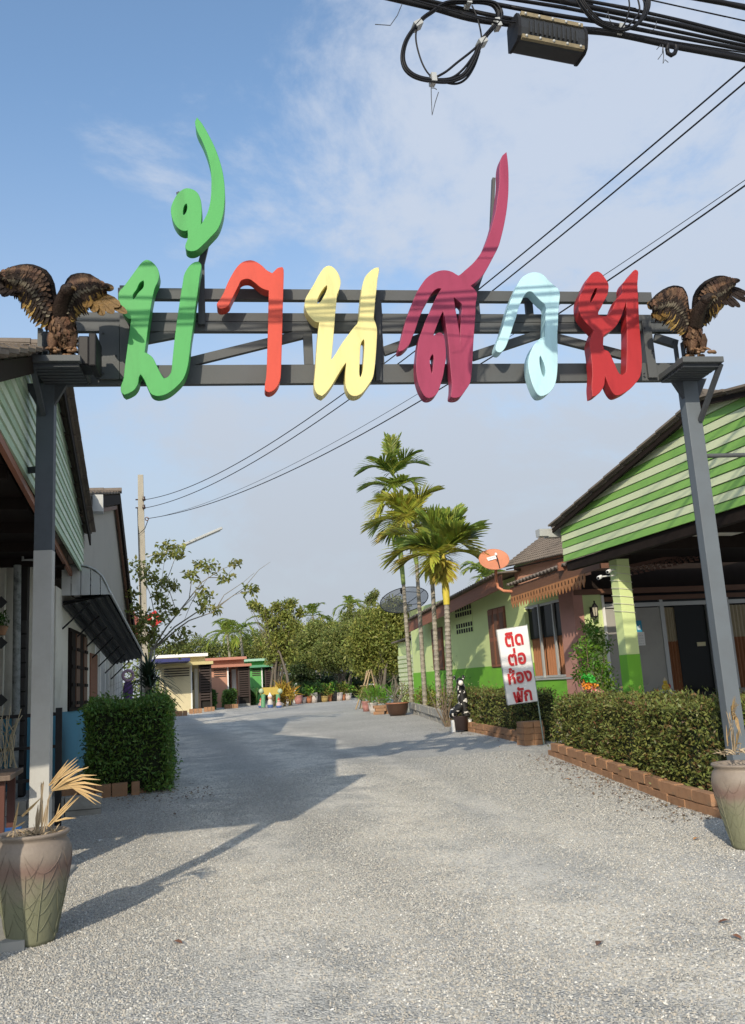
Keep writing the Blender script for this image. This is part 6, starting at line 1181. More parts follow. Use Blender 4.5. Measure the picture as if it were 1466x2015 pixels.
# ================================================================== PALMS
def frond_mesh(name, az, elev, L, arch, nl, ll, lw, m, seed, droop=0.22, bare=0.12, plic=1.0):
    g = np.random.default_rng(seed); mb = MB(); n = 12; pts = []; p = Vector((0, 0, 0)); hd = Vector((math.cos(az), math.sin(az), 0)); side = Vector((-math.sin(az), math.cos(az), 0))
    for i in range(n + 1):
        pts.append(p.copy()); e = elev - arch * (i / n) ** 1.3; p = p + (hd * math.cos(e) + Vector((0, 0, math.sin(e)))) * (L / n)
    mb.tube(pts, [0.022 * (1 - 0.85 * i / n) for i in range(n + 1)], 5, False)
    for k in range(nl):
        s = bare + (1 - bare) * (k + 0.3) / nl; x = s * n; i = min(int(x), n - 1); b = pts[i].lerp(pts[i + 1], x - i); t = (pts[i + 1] - pts[i]).normalized()
        up = side.cross(t).normalized() * -1
        if up.z < 0: up = -up
        ph = R_(68 - 50 * s + g.normal() * 5); l = ll * (0.6 + 0.65 * math.sin(math.pi * min(0.98, 0.18 + 0.75 * s))) * g.uniform(0.88, 1.1)
        for sg in (-1, 1):
            d = (t * math.cos(ph) + side * sg * math.sin(ph) + up * 0.22).normalized(); q = [b, b + d * l * 0.35, b + d * l * 0.72 - Vector((0, 0, droop * l * 0.22)), b + d * l - Vector((0, 0, droop * l * 0.62))]
            mb.blade(q, [lw * 0.45, lw, lw * 0.85, lw * 0.12], up + side * sg * 0.5 * plic)
    me = mb.mesh(name, m); a = me.attributes.new('rnd', 'FLOAT', 'FACE'); a.data.foreach_set('value', g.uniform(0, 1, len(me.polygons)).astype(np.float32)); return me
palm_g = leafmat('palm_green', (0.25, 0.32, 0.055), 0.48, 0.8); palm_y = leafmat('palm_yellow_green', (0.47, 0.47, 0.075), 0.48, 0.7); palm_dry = leafmat('palm_dry', (0.42, 0.36, 0.07), 0.3, 0.8); trunk_m = mat('palm_trunk', (0.31, 0.28, 0.23), 0.9, 0.25, 8, bump=0.4, bscale=20, dirt=(0.10, 0.085, 0.065), dscale=5, damt=0.7, stretch=(1, 1, 2.5)); shaft_y = mat('crownshaft_yellow', (0.52, 0.42, 0.05), 0.5, 0.15, 4, stretch=(1, 1, 0.3)); shaft_g = mat('crownshaft_green', (0.16, 0.22, 0.05), 0.5, 0.15, 4)
def areca(label, X, base, shaft0, crown, r0, fronds, seed, shm, crown2=None):
    b = PX(*base, X); b.z = gz(b.y) + 0.1; s0, c = PX(*shaft0, X), PX(*crown, X); s0.y = c.y = b.y; s0 = PY(*shaft0, b.y); c = PY(*crown, b.y)
    r = thing('areca_palm', label, 'palm', b, 'slender palms beside the green house'); mb = MB(); n = 26; pts = [b.lerp(s0, i / n) for i in range(n + 1)]
    P_, Rr = [], []
    for i in range(n): P_ += [pts[i].lerp(pts[i + 1], 0.04), pts[i].lerp(pts[i + 1], 0.9), pts[i].lerp(pts[i + 1], 0.96)]; k = r0 * (1.15 - 0.3 * i / n); Rr += [k, k * 0.96, k * 1.1]
    mb.tube(P_, Rr, 10); mb.build('trunk', trunk_m, r)
    mb = MB(); mb.tube([s0, s0.lerp(c, 0.25), s0.lerp(c, 0.6), c], [r0 * 1.0, r0 * 1.25, r0 * 0.95, r0 * 0.5], 10); mb.build('crownshaft', shm, r)
    g = np.random.default_rng(seed)
    for k, (az, el, L, arch, ll, lw, m, dz) in enumerate(fronds):
        o = link(frond_mesh('frond', R_(az), R_(el), L, R_(arch), 24, ll * 0.9, lw * 0.78, m, seed * 31 + k), 'frond', r); o.location = c + Vector((0, 0, dz)) - b
    return r
# azimuth 0 = to the right of the drive, 180 = to the left
XPALM = 6.75
fr = lambda L, els, m, n, a0, ll, lw, dz, arch: [(a0 + 360 * k / n + random.uniform(-14, 14), els + random.uniform(-8, 8), L * random.uniform(0.72, 0.98), arch * random.uniform(0.8, 1.2), ll, lw, m, dz) for k in range(n)]
areca('tallest palm of the clump, leftmost trunk, with several tiers of fronds', 8.0, (812, 1402), (794, 1150), (774, 940), 0.066, fr(0.85, 82, palm_g, 3, 10, 0.4, 0.08, 0.6, 15) + fr(1.15, 50, palm_g, 5, 150, 0.6, 0.085, 0.1, 70) + fr(1.1, 32, palm_g, 5, 95, 0.6, 0.085, -0.35, 80) + fr(1.1, 15, palm_y, 5, 130, 0.65, 0.09, -0.8, 80) + fr(0.95, 0, palm_g, 5, 170, 0.6, 0.085, -1.3, 70), 21, shaft_g)
areca('palm with dark trunk second from the left in the clump', 7.5, (838, 1408), (820, 1110), (806, 1020), 0.06, fr(1.15, 62, palm_y, 4, 120, 0.68, 0.1, 0.0, 60) + fr(1.1, 30, palm_y, 5, 100, 0.68, 0.1, -0.1, 75) + fr(0.95, -5, palm_dry, 3, 190, 0.6, 0.08, -0.3, 55), 22, shaft_g)
areca('palm third from the left in the clump with a yellow crownshaft', 7.15, (866, 1420), (851, 1150), (847, 1085), 0.062, fr(1.15, 60, palm_y, 3, 170, 0.72, 0.12, 0.0, 55) + fr(1.15, 38, palm_y, 4, 140, 0.72, 0.12, -0.05, 80) + fr(0.9, 5, palm_dry, 3, 165, 0.6, 0.09, -0.1, 70), 23, shaft_y)
areca('rightmost palm of the clump with a bright yellow crownshaft', 6.98, (888, 1425), (879, 1190), (872, 1090), 0.074, fr(1.1, 74, palm_g, 4, 40, 0.72, 0.125, 0.05, 35) + fr(1.2, 45, palm_g, 4, 10, 0.72, 0.125, 0.0, 65) + fr(1.0, 20, palm_y, 3, 350, 0.6, 0.11, -0.02, 70) + [(200, -50, 0.5, 30, 0.45, 0.07, palm_dry, -0.05), (250, -60, 0.45, 20, 0.4, 0.07, palm_dry, -0.1)], 24, shaft_y)
# raised planter of concrete blocks under the palms
pw2 = thing('block_planter', 'weathered grey concrete block planter at the foot of the palms', 'planter', (7.2, 22, 0.4))
for r in range(2):
    for k in range(17): y = 18.7 + 0.41 * k; o = wbox('block', (0, 0, 0), (0.1, 0.395, 0.17), concrete, None); o.parent = pw2; o.location = Vector((6.62 + (y - 18.6) * 0.18 + random.uniform(-.01, .01), y + 0.2 * r, gz(y) + 0.175 * r - 0.03)) - pw2.location; o.rotation_euler = (0, random.uniform(-.03, .03), R_(-10.3))
mb = MB(); mb.slab([(6.68, 18.7, 0.25), (7.4, 18.7, 0.25), (8.7, 25.7, 0.25), (7.95, 25.7, 0.25)], (0, 0, 0.4)); mb.build('soil', mat('dry_soil', (0.16, 0.11, 0.07)), pw2)
def shrub(name, label, cat, base, blobs, n, size, m, seed, stems=6, group=None, asp=0.4, stem_m=None, updown=0.2):
    base = Vector(base); r = thing(name, label, cat, base, group); g = np.random.default_rng(seed); pos, u = blob_points(g, blobs, n, 0.3); mb = MB()
    for k in range(stems):
        b = blobs[k % len(blobs)]; e = base + Vector((b[0], b[1], b[2])) + Vector((g.normal() * b[3] * 0.5, g.normal() * b[4] * 0.5, g.normal() * b[5] * 0.4)); mb.tube([base + Vector((g.normal() * 0.03, g.normal() * 0.03, 0)), base.lerp(e, 0.5) + Vector((g.normal() * 0.05, g.normal() * 0.05, 0)), e], [0.016, 0.011, 0.004], 5)
    if stems: mb.build('stems', stem_m or mat('twig', (0.17, 0.13, 0.09), 0.9, 0.2), r)
    link(leaf_mesh('foliage', pos, m, size, asp, None, updown, 0.9, seed), 'foliage', r); return r
lf_y = leafmat('leaf_yellowish', (0.20, 0.21, 0.04)); lf_m = leafmat('leaf_mid', (0.06, 0.14, 0.03)); lf_d = leafmat('leaf_dark', (0.03, 0.075, 0.018)); lf_b = leafmat('leaf_bright', (0.13, 0.27, 0.03))
for (y, hh), wh in zip(((19.2, 0.45), (20.6, 0.6), (22.0, 0.5), (23.6, 0.65), (25.0, 0.5)), ('nearest the cow-patterned planter', 'beside the two right-hand palm trunks', 'in the middle of the block planter', 'behind the left-hand palm trunks', 'at the far end next to the brown jar')): k = int(y); shrub('planter_shrub', 'sparse yellowish shrub in the block planter, ' + wh, 'shrub', (6.95 + (y - 18.6) * 0.18, y, 0.6), [(0, 0, hh * 0.5, 0.3, 0.45, hh * 0.5)], 420, 0.07, lf_y, 40 + k, 7, 'shrubs in the block planter')
# flowering climber by the pink pilaster
cb = PX(1165, 1380, 8.35); cb = Vector((8.4, cb.y, 0.3)); R0 = cb
blobs = []
for px, py, r in ((1165, 1240, 26), (1150, 1275, 24), (1180, 1270, 28), (1165, 1310, 30), (1145, 1330, 22), (1190, 1320, 22), (1135, 1290, 16), (1205, 1350, 16), (1180, 1350, 22)): q = PY(px, py, cb.y + 0.1); rr_ = r * q.y / 1710; blobs.append((q.x - R0.x, q.y - R0.y, q.z - R0.z, rr_, rr_, rr_))
shrub('climbing_shrub', 'tall leafy climbing shrub against the lime wall and green column', 'shrub', R0, blobs, 1500, 0.085, lf_b, 51, 14); 
gq = PY(1165, 1362, cb.y - 0.15); gar = thing('garland', 'pink, orange and green plastic flower garland at the foot of the climbing shrub', 'garland', gq)
for m_, sx, sz, n_ in ((mat('pink_petals', (0.75, 0.34, 0.34), 0.6, 0.1), 0.1, 0.0, 40), (mat('orange_petals', (0.75, 0.28, 0.03), 0.6, 0.1), 0.0, 0.1, 36), (mat('plastic_green', (0.05, 0.4, 0.05), 0.5, 0.1), -0.02, 0.24, 50)):
    pp, _ = blob_points(np.random.default_rng(n_), [(sx, 0, sz, 0.12, 0.08, 0.07), (sx - 0.1, 0, sz + 0.03, 0.08, 0.08, 0.07)], n_ * 3); link(leaf_mesh('petals', pp, m_, 0.05, 0.9, None, 0, 0.9, n_), 'petals', gar)

# ================================================================== SPIKY PLANT, SPARSE TREE (left)
sc0 = Vector((*PY(292, 1345, 18.5).xy, 0.3)); spz = PY(292, 1335, 18.5).z
sp_ = thing('spiky_plant', 'dark spiky screwpine with long arching leaves behind the left hedge', 'plant', sc0); g = np.random.default_rng(9); mb = MB(); mb.tube([sc0, Vector((sc0.x, sc0.y, spz))], [0.1, 0.07], 8); mb.build('stem', trunk_m, sp_)
for t in range(3):
    mb = MB()
    for k in range(45):
        a = g.uniform(0, 6.28); e = g.uniform(-0.2, 1.35); L = g.uniform(0.55, 0.95); o = Vector((sc0.x, sc0.y, spz - 0.15 + g.uniform(-0.15, 0.25))); h = Vector((math.cos(a), math.sin(a), 0)); d0 = h * math.cos(e) + Vector((0, 0, math.sin(e))); q = [o + d0 * L * s - Vector((0, 0, 0.45 * L * s ** 2.2)) for s in (0, 0.3, 0.6, 0.85, 1)]; mb.blade(q, [0.035, 0.042, 0.036, 0.024, 0.004], Vector((0, 0, 1)) + h * 0.3)
    me = mb.mesh('leaf_rosette', leafmat('screwpine_leaf', (0.035, 0.06, 0.03), 0.15, 0.7), sc0); a_ = me.attributes.new('rnd', 'FLOAT', 'FACE'); a_.data.foreach_set('value', np.repeat(g.uniform(0, 1, 45), 4).astype(np.float32)); link(me, 'leaf_rosette', sp_)
TY = 21.0; z1c = lambda x, y, dy=0.0: PY(240 + x / 3.187, 920 + y / 3.187, TY + dy)
tb0 = z1c(190, 1330); tb0.z = gz(TY); tr_ = thing('sparse_tree', 'sparse spreading tree with thin bare branches in front of the concrete pole', 'tree', tb0); bark = mat('pale_bark', (0.23, 0.21, 0.17), 0.9, 0.2, 8, bump=0.3)
mb = MB(); mb.tube([tb0, z1c(170, 1240), z1c(185, 1150)], [0.05, 0.042, 0.033], 8); mb.build('trunk', bark, tr_)
brs = [[(185, 1150), (330, 1000), (480, 900), (600, 870), (760, 760), (860, 640), (930, 592)], [(200, 1140), (350, 1010), (420, 960), (560, 910), (700, 800), (800, 770)], [(185, 1150), (280, 1000), (400, 850), (500, 720), (620, 640), (720, 600)], [(280, 1000), (380, 880), (470, 790), (540, 690), (550, 610)], [(185, 1150), (200, 1000), (230, 850), (250, 700), (270, 560), (300, 440)], [(210, 950), (180, 800), (140, 700), (110, 620)], [(240, 780), (300, 660), (350, 520), (400, 495)], [(185, 1150), (130, 1000), (90, 900), (60, 790)], [(300, 970), (260, 860), (320, 740)], [(470, 790), (430, 860), (390, 960)], [(540, 690), (650, 690), (700, 630)], [(420, 830), (440, 680), (490, 600)], [(600, 870), (640, 800), (760, 720), (830, 660)], [(340, 900), (300, 780), (340, 700)]]
mb = MB()
for i, b in enumerate(brs):
    dy = random.uniform(-0.8, 0.8); q = [z1c(x, y, dy * k / len(b)) for k, (x, y) in enumerate(b)]; mb.tube(q, [max(0.004, 0.019 * (1 - k / len(b)) * (1.2 if i < 3 else 0.6)) for k in range(len(b))], 6)
mb.build('branches', bark, tr_)
cl_ = [(290, 500, 55), (350, 530, 48), (120, 640, 70), (180, 690, 55), (230, 560, 50), (250, 720, 55), (320, 740, 32), (220, 800, 32), (260, 860, 38), (480, 605, 24), (550, 625, 46), (440, 675, 38), (715, 597, 30), (650, 690, 32), (520, 800, 50), (510, 880, 42), (800, 765, 42), (590, 890, 18), (330, 900, 26), (90, 900, 50), (160, 960, 60), (250, 940, 46), (380, 1040, 50), (330, 1110, 60), (60, 790, 26), (200, 1050, 60), (90, 1010, 50), (140, 1080, 60)]
g = np.random.default_rng(5); ps = []
for x, y, r in cl_:
    c = z1c(x, y, g.uniform(-0.4, 0.4)); rr_ = r / 3.187 * TY / 1710; n = int(14 + r * 1.15); ps.append(np.array(c) + g.normal(size=(n, 3)) * rr_ * np.array([0.6, 0.6, 0.42]))
ps = np.concatenate(ps) - np.array(tb0); link(leaf_mesh('leaves', ps, leafmat('sparse_leaf', (0.26, 0.28, 0.075), 0.45), 0.13, 0.5, None, -0.2, 0.9, 6), 'leaves', tr_)
fl0 = PY(303, 1219, 23); fp = thing('red_sign', 'small red and white sign half hidden behind the sparse tree', 'sign', fl0); mb = MB(); mb.beam(fl0 + Vector((-0.13, 0, -0.08)), fl0 + Vector((0.13, 0, 0.1)), 0.02, 0.34); mb.build('sign_board', mat('sign_red', (0.5, 0.03, 0.03), 0.5), fp); mb = MB(); mb.ball(fl0 + Vector((0, -0.02, 0.02)), 0.06, 10, 6, (1, 0.3, 1.3)); mb.build('white_emblem', white, fp); mb = MB(); mb.tube([fl0 - Vector((0, -0.03, 0.1)), Vector((fl0.x, 23.03, 0.4))], 0.02, 6); mb.build('post', alu, fp)
vb = PY(252, 1350, 24); vg = thing('purple_banner', 'purple and white cut-out board beside the white row building', 'board', (vb.x, 24, 0.4)); mb = MB(); a = PY(246, 1302, 24); mb.lathe([(0.1, 0), (0.13, 0.25), (0.1, 0.42), (0.06, 0.5)], (vb.x, 24, vb.z - 0.35), 12, sy=0.25); mb.build('purple_panel', mat('violet', (0.13, 0.06, 0.22), 0.5), vg); mb = MB(); mb.tube([Vector((vb.x + 0.13 * math.cos(t), 23.98, vb.z + 0.27 + 0.13 * math.sin(t))) for t in np.linspace(0, 6.28, 16)], 0.04, 6); mb.build('pink_ring', mat('pale_pink', (0.45, 0.28, 0.38), 0.5), vg); mb = MB(); mb.tube([Vector((vb.x, 24, 0.4)), Vector((vb.x, 24, vb.z - 0.2))], 0.025, 6); mb.build('post', alu, vg)
# ================================================================== SMALL THINGS ON THE RIGHT VERGE
jb = PG(783, 1408); brown_glaze = mat('brown_glaze', (0.055, 0.03, 0.02), 0.3, 0.2, 6)
jar = thing('brown_jar', 'big brown glazed jar holding a bare twisted shrub', 'jar', jb); mb = MB(); s = 0.39 / 0.25; mb.lathe([(0.0, 0), (0.22, 0), (0.27, 0.08), (0.31, 0.22), (0.315, 0.31), (0.33, 0.335), (0.33, 0.36), (0.29, 0.36), (0.27, 0.28)], jb, 24); mb.build('jar_body', brown_glaze, jar); mb = MB(); mb.lathe([(0.333, 0.335), (0.337, 0.362), (0.29, 0.366)], jb, 24); mb.build('rim', mat('terracotta_rim', (0.3, 0.13, 0.07), 0.6), jar)
sh = thing('bare_shrub', 'bare twisted desert rose shrub growing in the brown jar', 'shrub', jb + Vector((0, 0, 0.32))); g = np.random.default_rng(12); mb = MB()
for k in range(11):
    a = g.uniform(0, 6.28); p = jb + Vector((0, 0, 0.3)); q = [p]; d = Vector((math.cos(a) * 0.5, math.sin(a) * 0.5, 1)).normalized()
    for i in range(5): d = (d + Vector((g.normal() * .3, g.normal() * .3, g.normal() * .12))).normalized(); p = p + d * 0.17; q.append(p)
    mb.tube(q, [0.03, 0.024, 0.018, 0.014, 0.01, 0.005], 6)
mb.build('branches', bark, sh)
def small_pot(label, px, py, r, h, m, plant=None, group='flower pots along the right verge', pr=0.3, seed=1, lm=None, ls=0.2, nn=260, pcat='plant', pname='potted_plant', asp=0.1, up=1.1, Yp=None):
    b = PG(px, py) if Yp is None else Vector((PY(px, 1370, Yp).x, Yp, gz(Yp))); t = thing('flower_pot', label, 'plant pot', b, group); mb = MB(); mb.lathe([(0, 0), (r * 0.72, 0), (r * 0.9, h * 0.5), (r, h * 0.88), (r * 1.06, h * 0.9), (r * 1.06, h), (r * 0.9, h), (r * 0.85, h * 0.85)], b, 16); mb.build('pot_body', m, t)
    if plant: shrub(pname, plant, pcat, b + Vector((0, 0, h * 0.9)), [(0, 0, pr * 0.7, pr, pr, pr * 0.75)], nn, ls, lm or lf_b, seed, 3, group + ' plants', asp, None, up)
whp = mat('pale_grey_pot', (0.55, 0.5, 0.47), 0.6, 0.1); pkp = mat('pink_pot', (0.42, 0.2, 0.18), 0.6, 0.1); bkp = mat('black_pot', (0.03, 0.03, 0.03), 0.5); tcp = mat('terracotta_pot', (0.42, 0.17, 0.08), 0.7, 0.1)
small_pot('pale grey flower pot between the pink pot and the bricks', 735, 1404, 0.15, 0.33, whp, 'bright green spider plant spilling from the pale grey pot', pr=0.38, seed=61)
small_pot('dusty pink flower pot left of the pale grey pot', 721, 1400, 0.14, 0.33, pkp, 'yellow green spider plant in the dusty pink pot', pr=0.36, seed=62, lm=lf_y)
b = PG(757, 1405); bk = thing('brick_stack', 'small loose stack of terracotta bricks left of the brown jar', 'bricks', b)
for c in range(3):
    for k in range(2): o = wbox('brick', (-0.16, -0.1, 0), (0.16, 0.1, 0.085), brickm, None, None, 0.006); o.parent = bk; o.location = (-0.17 + 0.34 * k + random.uniform(-.04, .04), random.uniform(-.04, .04), 0.09 * c); o.rotation_euler = (0, 0, random.uniform(-.3, .3))
shrub('spider_plant', 'bright green spider plant behind the loose bricks', 'plant', PG(757, 1398), [(0, 0, 0.45, 0.5, 0.35, 0.3)], 380, 0.24, lf_b, 63, 3, None, 0.1, None, 1.0)
shrub('leafy_bush', 'low leafy bush right of the brown jar', 'bush', PG(800, 1392), [(0, 0, 0.4, 0.4, 0.4, 0.4)], 380, 0.09, lf_y, 64, 5)
# bamboo frame
lb_ = PG(702, 1396); bf = thing('bamboo_frame', 'leaning bamboo pole frame beside the bushy tree', 'frame', lb_); bam = mat('old_bamboo', (0.34, 0.25, 0.15), 0.7, 0.2)
for (pa, pb, dy) in (((700, 1396), (726, 1318), 0.0), ((708, 1396), (722, 1320), 0.25), ((746, 1385), (730, 1318), 0.3), ((712, 1394), (728, 1322), -0.15)):
    mb = MB(); a, c = PY(*pa, lb_.y + dy), PY(*pb, lb_.y + 0.1); mb.tube([a, c], 0.026, 6); mb.build('bamboo_pole', bam, bf)
for py in (1350, 1370): mb = MB(); mb.tube([PY(709, py, lb_.y), PY(740, py - 2, lb_.y + 0.2)], 0.02, 6); mb.build('crossbar', bam, bf)
a = PG(735, 1372); tl = thing('small_table', 'small dark table with white top under the bushy tree', 'table', a); tz_ = PY(735, 1327, a.y + 0.5).z
mb = MB(); mb.box((a.x, a.y + 0.5, tz_ * 0.7), (0.7, 0.5, 0.05)); mb.build('table_top', white, tl)
for x in (-0.3, 0.3):
    for y in (0.3, 0.7): wbox('leg', (a.x + x - 0.025, a.y + y - 0.025, 0.3), (a.x + x + 0.025, a.y + y + 0.025, tz_ * 0.7 - 0.026), dark_wood, tl)
# cow-patterned planter
cw_ = PG(906, 1440); cowm = mat('cow_print', (0.72, 0.70, 0.66), 0.5, 0.02); t = cowm.node_tree; b_ = next(n for n in t.nodes if n.type == 'BSDF_PRINCIPLED'); tcn = N(t, 'ShaderNodeTexCoord'); nn_ = N(t, 'ShaderNodeTexNoise', i_Scale=14.0, i_Detail=1.0); t.links.new(tcn.outputs['Object'], nn_.inputs['Vector']); cr_ = N(t, 'ShaderNodeValToRGB'); cr_.color_ramp.interpolation = 'CONSTANT'; cr_.color_ramp.elements[0].color = (0.012, 0.012, 0.012, 1); cr_.color_ramp.elements[1].position = 0.6; cr_.color_ramp.elements[1].color = (0.7, 0.68, 0.64, 1); t.links.new(nn_.outputs['Fac'], cr_.inputs['Fac']); t.links.new(cr_.outputs['Color'], b_.inputs['Base Color'])
cow = thing('cow_planter', 'black and white cow-patterned planter stand with a dark bucket', 'planter', cw_); k_ = cw_.y / 1710
mb = MB(); mb.lathe([(0, 0.03), (0.13, 0.03), (0.16, 0.3), (0.175, 0.31), (0.15, 0.31)], cw_ + Vector((0.02, 0, 0)), 16); mb.build('bucket', mat('dark_bucket', (0.05, 0.035, 0.035), 0.5), cow)
mb = MB(); mb.tube([cw_ + Vector((0.2, 0.1, 0)), cw_ + Vector((0.2, 0.1, 0.3)), cw_ + Vector((0.15, 0.12, 0.6)), cw_ + Vector((0.12, 0.13, 0.95))], [0.085, 0.09, 0.1, 0.085], 10); mb.tube([cw_ + Vector((-0.16, 0.0, 0.32)), cw_ + Vector((-0.08, 0.1, 0.38)), cw_ + Vector((0.1, 0.12, 0.5))], [0.06, 0.09, 0.09], 10); mb.build('cow_body', cowm, cow)
mb = MB(); mb.ball(cw_ + Vector((0.07, 0.0, 1.0)), 0.09, 12, 8, (0.8, 1.2, 0.8)); h_ = mb.build('cow_head', cowm, cow); mb = MB(); mb.ball(cw_ + Vector((0.05, -0.1, 0.97)), 0.055, 10, 6); mb.build('muzzle', mat('cow_white', (0.7, 0.66, 0.6), 0.5), h_)
for x in (-0.04, 0.16): mb = MB(); mb.ball(cw_ + Vector((x, 0.02, 1.08)), 0.035, 8, 5, (1, 0.5, 1.4)); mb.build('ear', cowm, h_)
for x in (-0.15, 0.22): mb = MB(); mb.tube([cw_ + Vector((x, -0.02, 0)), cw_ + Vector((x, 0, 0.24))], [0.045, 0.04], 8); mb.build('leg', white, cow)
shrub('thin_twiggy_plant', 'thin twiggy plant between the palms and the cow-patterned planter', 'plant', PG(880, 1430), [(0.2, 0, 0.9, 0.5, 0.4, 0.5)], 160, 0.06, lf_m, 66, 16)

# ================================================================== FAR SIDE OF THE YARD
def clipped(label, px, py, w, h, seed, m=None):
    b = PG(px, py); k = b.y / 1710; W_, H_ = w * k, h * k; return hedge(label, (b.x - W_ / 2, b.y, 0), (b.x + W_ / 2, b.y, 0), (0, 1, 0), W_, gz(b.y), gz(b.y) + H_, 1500, 0.13, m or hedge_dark, seed, lf_b, 'clipped bushes in front of the bungalows', 0.04)
clipped('round clipped bush in front of the dark louvres of the yellow bungalow', 409, 1397, 27, 34, 71, lf_m)
clipped('dark clipped bush in front of the coral bungalow', 453, 1392, 20, 30, 72)
clipped('clipped bush in front of the green bungalow', 494, 1388, 20, 26, 73, lf_m)
clipped('small clipped bush just right of the dark left hedge', 341, 1402, 22, 34, 74)
clipped('tall dark clipped bush in front of the yellow bungalow door', 371, 1398, 26, 46, 75)
shrub('feathery_shrub', 'pale feathery shrub against the yellow bungalow wall', 'shrub', PG(348, 1395), [(0, 0, 0.9, 0.45, 0.3, 0.6)], 420, 0.14, lf_y, 76, 7, None, 0.25)
def bananaish(label, px, py, hpx, seed, m):
    b = PG(px, py); k = b.y / 1710; H_ = hpx * k; r = thing('broadleaf_plant', label, 'plant', b); g = np.random.default_rng(seed); mb = MB()
    for i in range(9):
        a = g.uniform(0, 6.28); h = Vector((math.cos(a), math.sin(a), 0)); q = [b + Vector((0, 0, H_ * (s ** 0.8) * 1.0)) * (1 - 0.2 * s) + h * (H_ * 0.35 * s ** 2.2) for s in (0, 0.4, 0.65, 0.85, 1)]; mb.blade(q, [0.05, 0.06, 0.22, 0.2, 0.02], h + Vector((0, 0, 0.5)))
    me = mb.mesh('leaf_cluster', m, b); at = me.attributes.new('rnd', 'FLOAT', 'FACE'); at.data.foreach_set('value', g.uniform(0, 1, len(me.polygons)).astype(np.float32)); link(me, 'leaf_cluster', r)
bananaish('dark reddish broadleaf plant between the yellow and coral bungalows', 433, 1392, 48, 81, leafmat('reddish_dark', (0.09, 0.06, 0.03))); bananaish('green broadleaf plant in front of the green bungalow', 506, 1388, 42, 82, lf_m)
for k, (px, py, w) in enumerate(((355, 1409, 26), (385, 1404, 24), (412, 1400, 20), (455, 1394, 26))):
    b = PG(px, py); q = b.y / 1710; o = thing('brick_kerb', 'row of terracotta kerb bricks under the bushes before the bungalows', 'brick edging', b, 'brick kerbs before the bungalows')
    for i in range(3): wbox('brick', (b.x + (i - 1.5) * w * q / 3 + 0.01, b.y - 0.1, b.z - 0.02), (b.x + (i - 0.5) * w * q / 3 - 0.01, b.y + 0.1, b.z + 0.2), brickm, o)
# roadside stall with two gnome-like figures
sb_ = PG(531, 1393); k = sb_.y / 1710; stl = thing('garden_stall', 'small green and yellow garden stall roof on two green posts', 'stall', sb_); u_ = lambda px, py, dy=0.0: PY(px, py, sb_.y + dy)
gr_ = mat('stall_green', (0.12, 0.30, 0.16), 0.6, 0.1); ye = mat('stall_yellow', (0.45, 0.33, 0.07), 0.6, 0.1)
a, c = u_(514, 1362), u_(550, 1356); mb = MB(); mb.slab([a, u_(518, 1353), u_(546, 1352), c, u_(549, 1366), u_(515, 1368)], (0, 0.5, 0)); mb.build('yellow_board', ye, stl)
for px in (518, 547): mb = MB(); mb.tube([u_(px, 1392), u_(px, 1366)], 0.1, 8); mb.build('post', gr_, stl)
for px in (514, 551): mb = MB(); mb.ball(u_(px, 1360), 0.12, 8, 6); mb.build('corner_knob', mat('stall_mint', (0.36, 0.45, 0.3), 0.6), stl)
for i, (px, lab, coat) in enumerate(((532, 'white-bearded garden figurine in the middle under the stall', (0.5, 0.46, 0.42)), (514, 'pale pink garden figurine at the left foot of the stall', (0.45, 0.28, 0.23)), (549, 'short white and pink garden figurine at the right foot of the stall', (0.5, 0.36, 0.36)))):
    c = PG(px, 1393); f = thing('garden_figurine', lab, 'figurine', c, 'garden figurines by the stall'); cm = mat('coat_%d' % i, coat, 0.6); H_ = 0.62 if i == 0 else 0.42; mb = MB(); mb.lathe([(0, 0), (0.11, 0), (0.13, H_ * 0.2), (0.11, H_ * 0.5), (0.07, H_ * 0.62), (0, H_ * 0.64)], c, 12); mb.build('body', cm, f); mb = MB(); mb.ball(c + Vector((0, 0, H_ * 0.76)), H_ * 0.17, 10, 7); mb.build('head', mat('figurine_skin', (0.6, 0.38, 0.28), 0.6), f); mb = MB(); mb.lathe([(H_ * 0.18, H_ * 0.82), (H_ * 0.1, H_ * 0.95), (0, H_ * 1.12)], c, 10); mb.build('cap', mat('cap_red', (0.45, 0.05, 0.05), 0.6) if i else white, f)
    mb = MB(); mb.lathe([(0.115, 0.0), (0.135, H_ * 0.2), (0.115, H_ * 0.22)], c + Vector((0, -0.01, 0.01)), 12); mb.build('trousers', mat('navy_cloth', (0.05, 0.1, 0.25), 0.7), f)
shrub('cycad', 'golden yellow cycad with stiff upright leaves right of the stall', 'plant', PG(560, 1390), [(0, 0, 0.5, 0.5, 0.5, 0.4)], 420, 0.5, leafmat('golden_leaf', (0.42, 0.27, 0.04)), 84, 3, None, 0.09, None, 1.0)
cb2 = PG(573, 1383); ch = thing('white_chair', 'white plastic garden chair right of the golden cycad', 'chair', cb2)
mb = MB(); mb.box(cb2 + Vector((0, 0, 0.42)), (0.5, 0.5, 0.06)); mb.build('seat', white, ch); mb = MB(); mb.box(cb2 + Vector((0.24, 0.0, 0.75)), (0.05, 0.5, 0.6), Matrix.Rotation(0.2, 3, 'Y')); mb.build('backrest', white, ch)
for x in (-0.2, 0.2):
    for y in (-0.2, 0.2): mb = MB(); mb.tube([cb2 + Vector((x, y, 0)), cb2 + Vector((x, y, 0.4))], 0.03, 6); mb.build('leg', white, ch)
ye2 = mat('mustard_pot', (0.42, 0.31, 0.12), 0.6, 0.15)
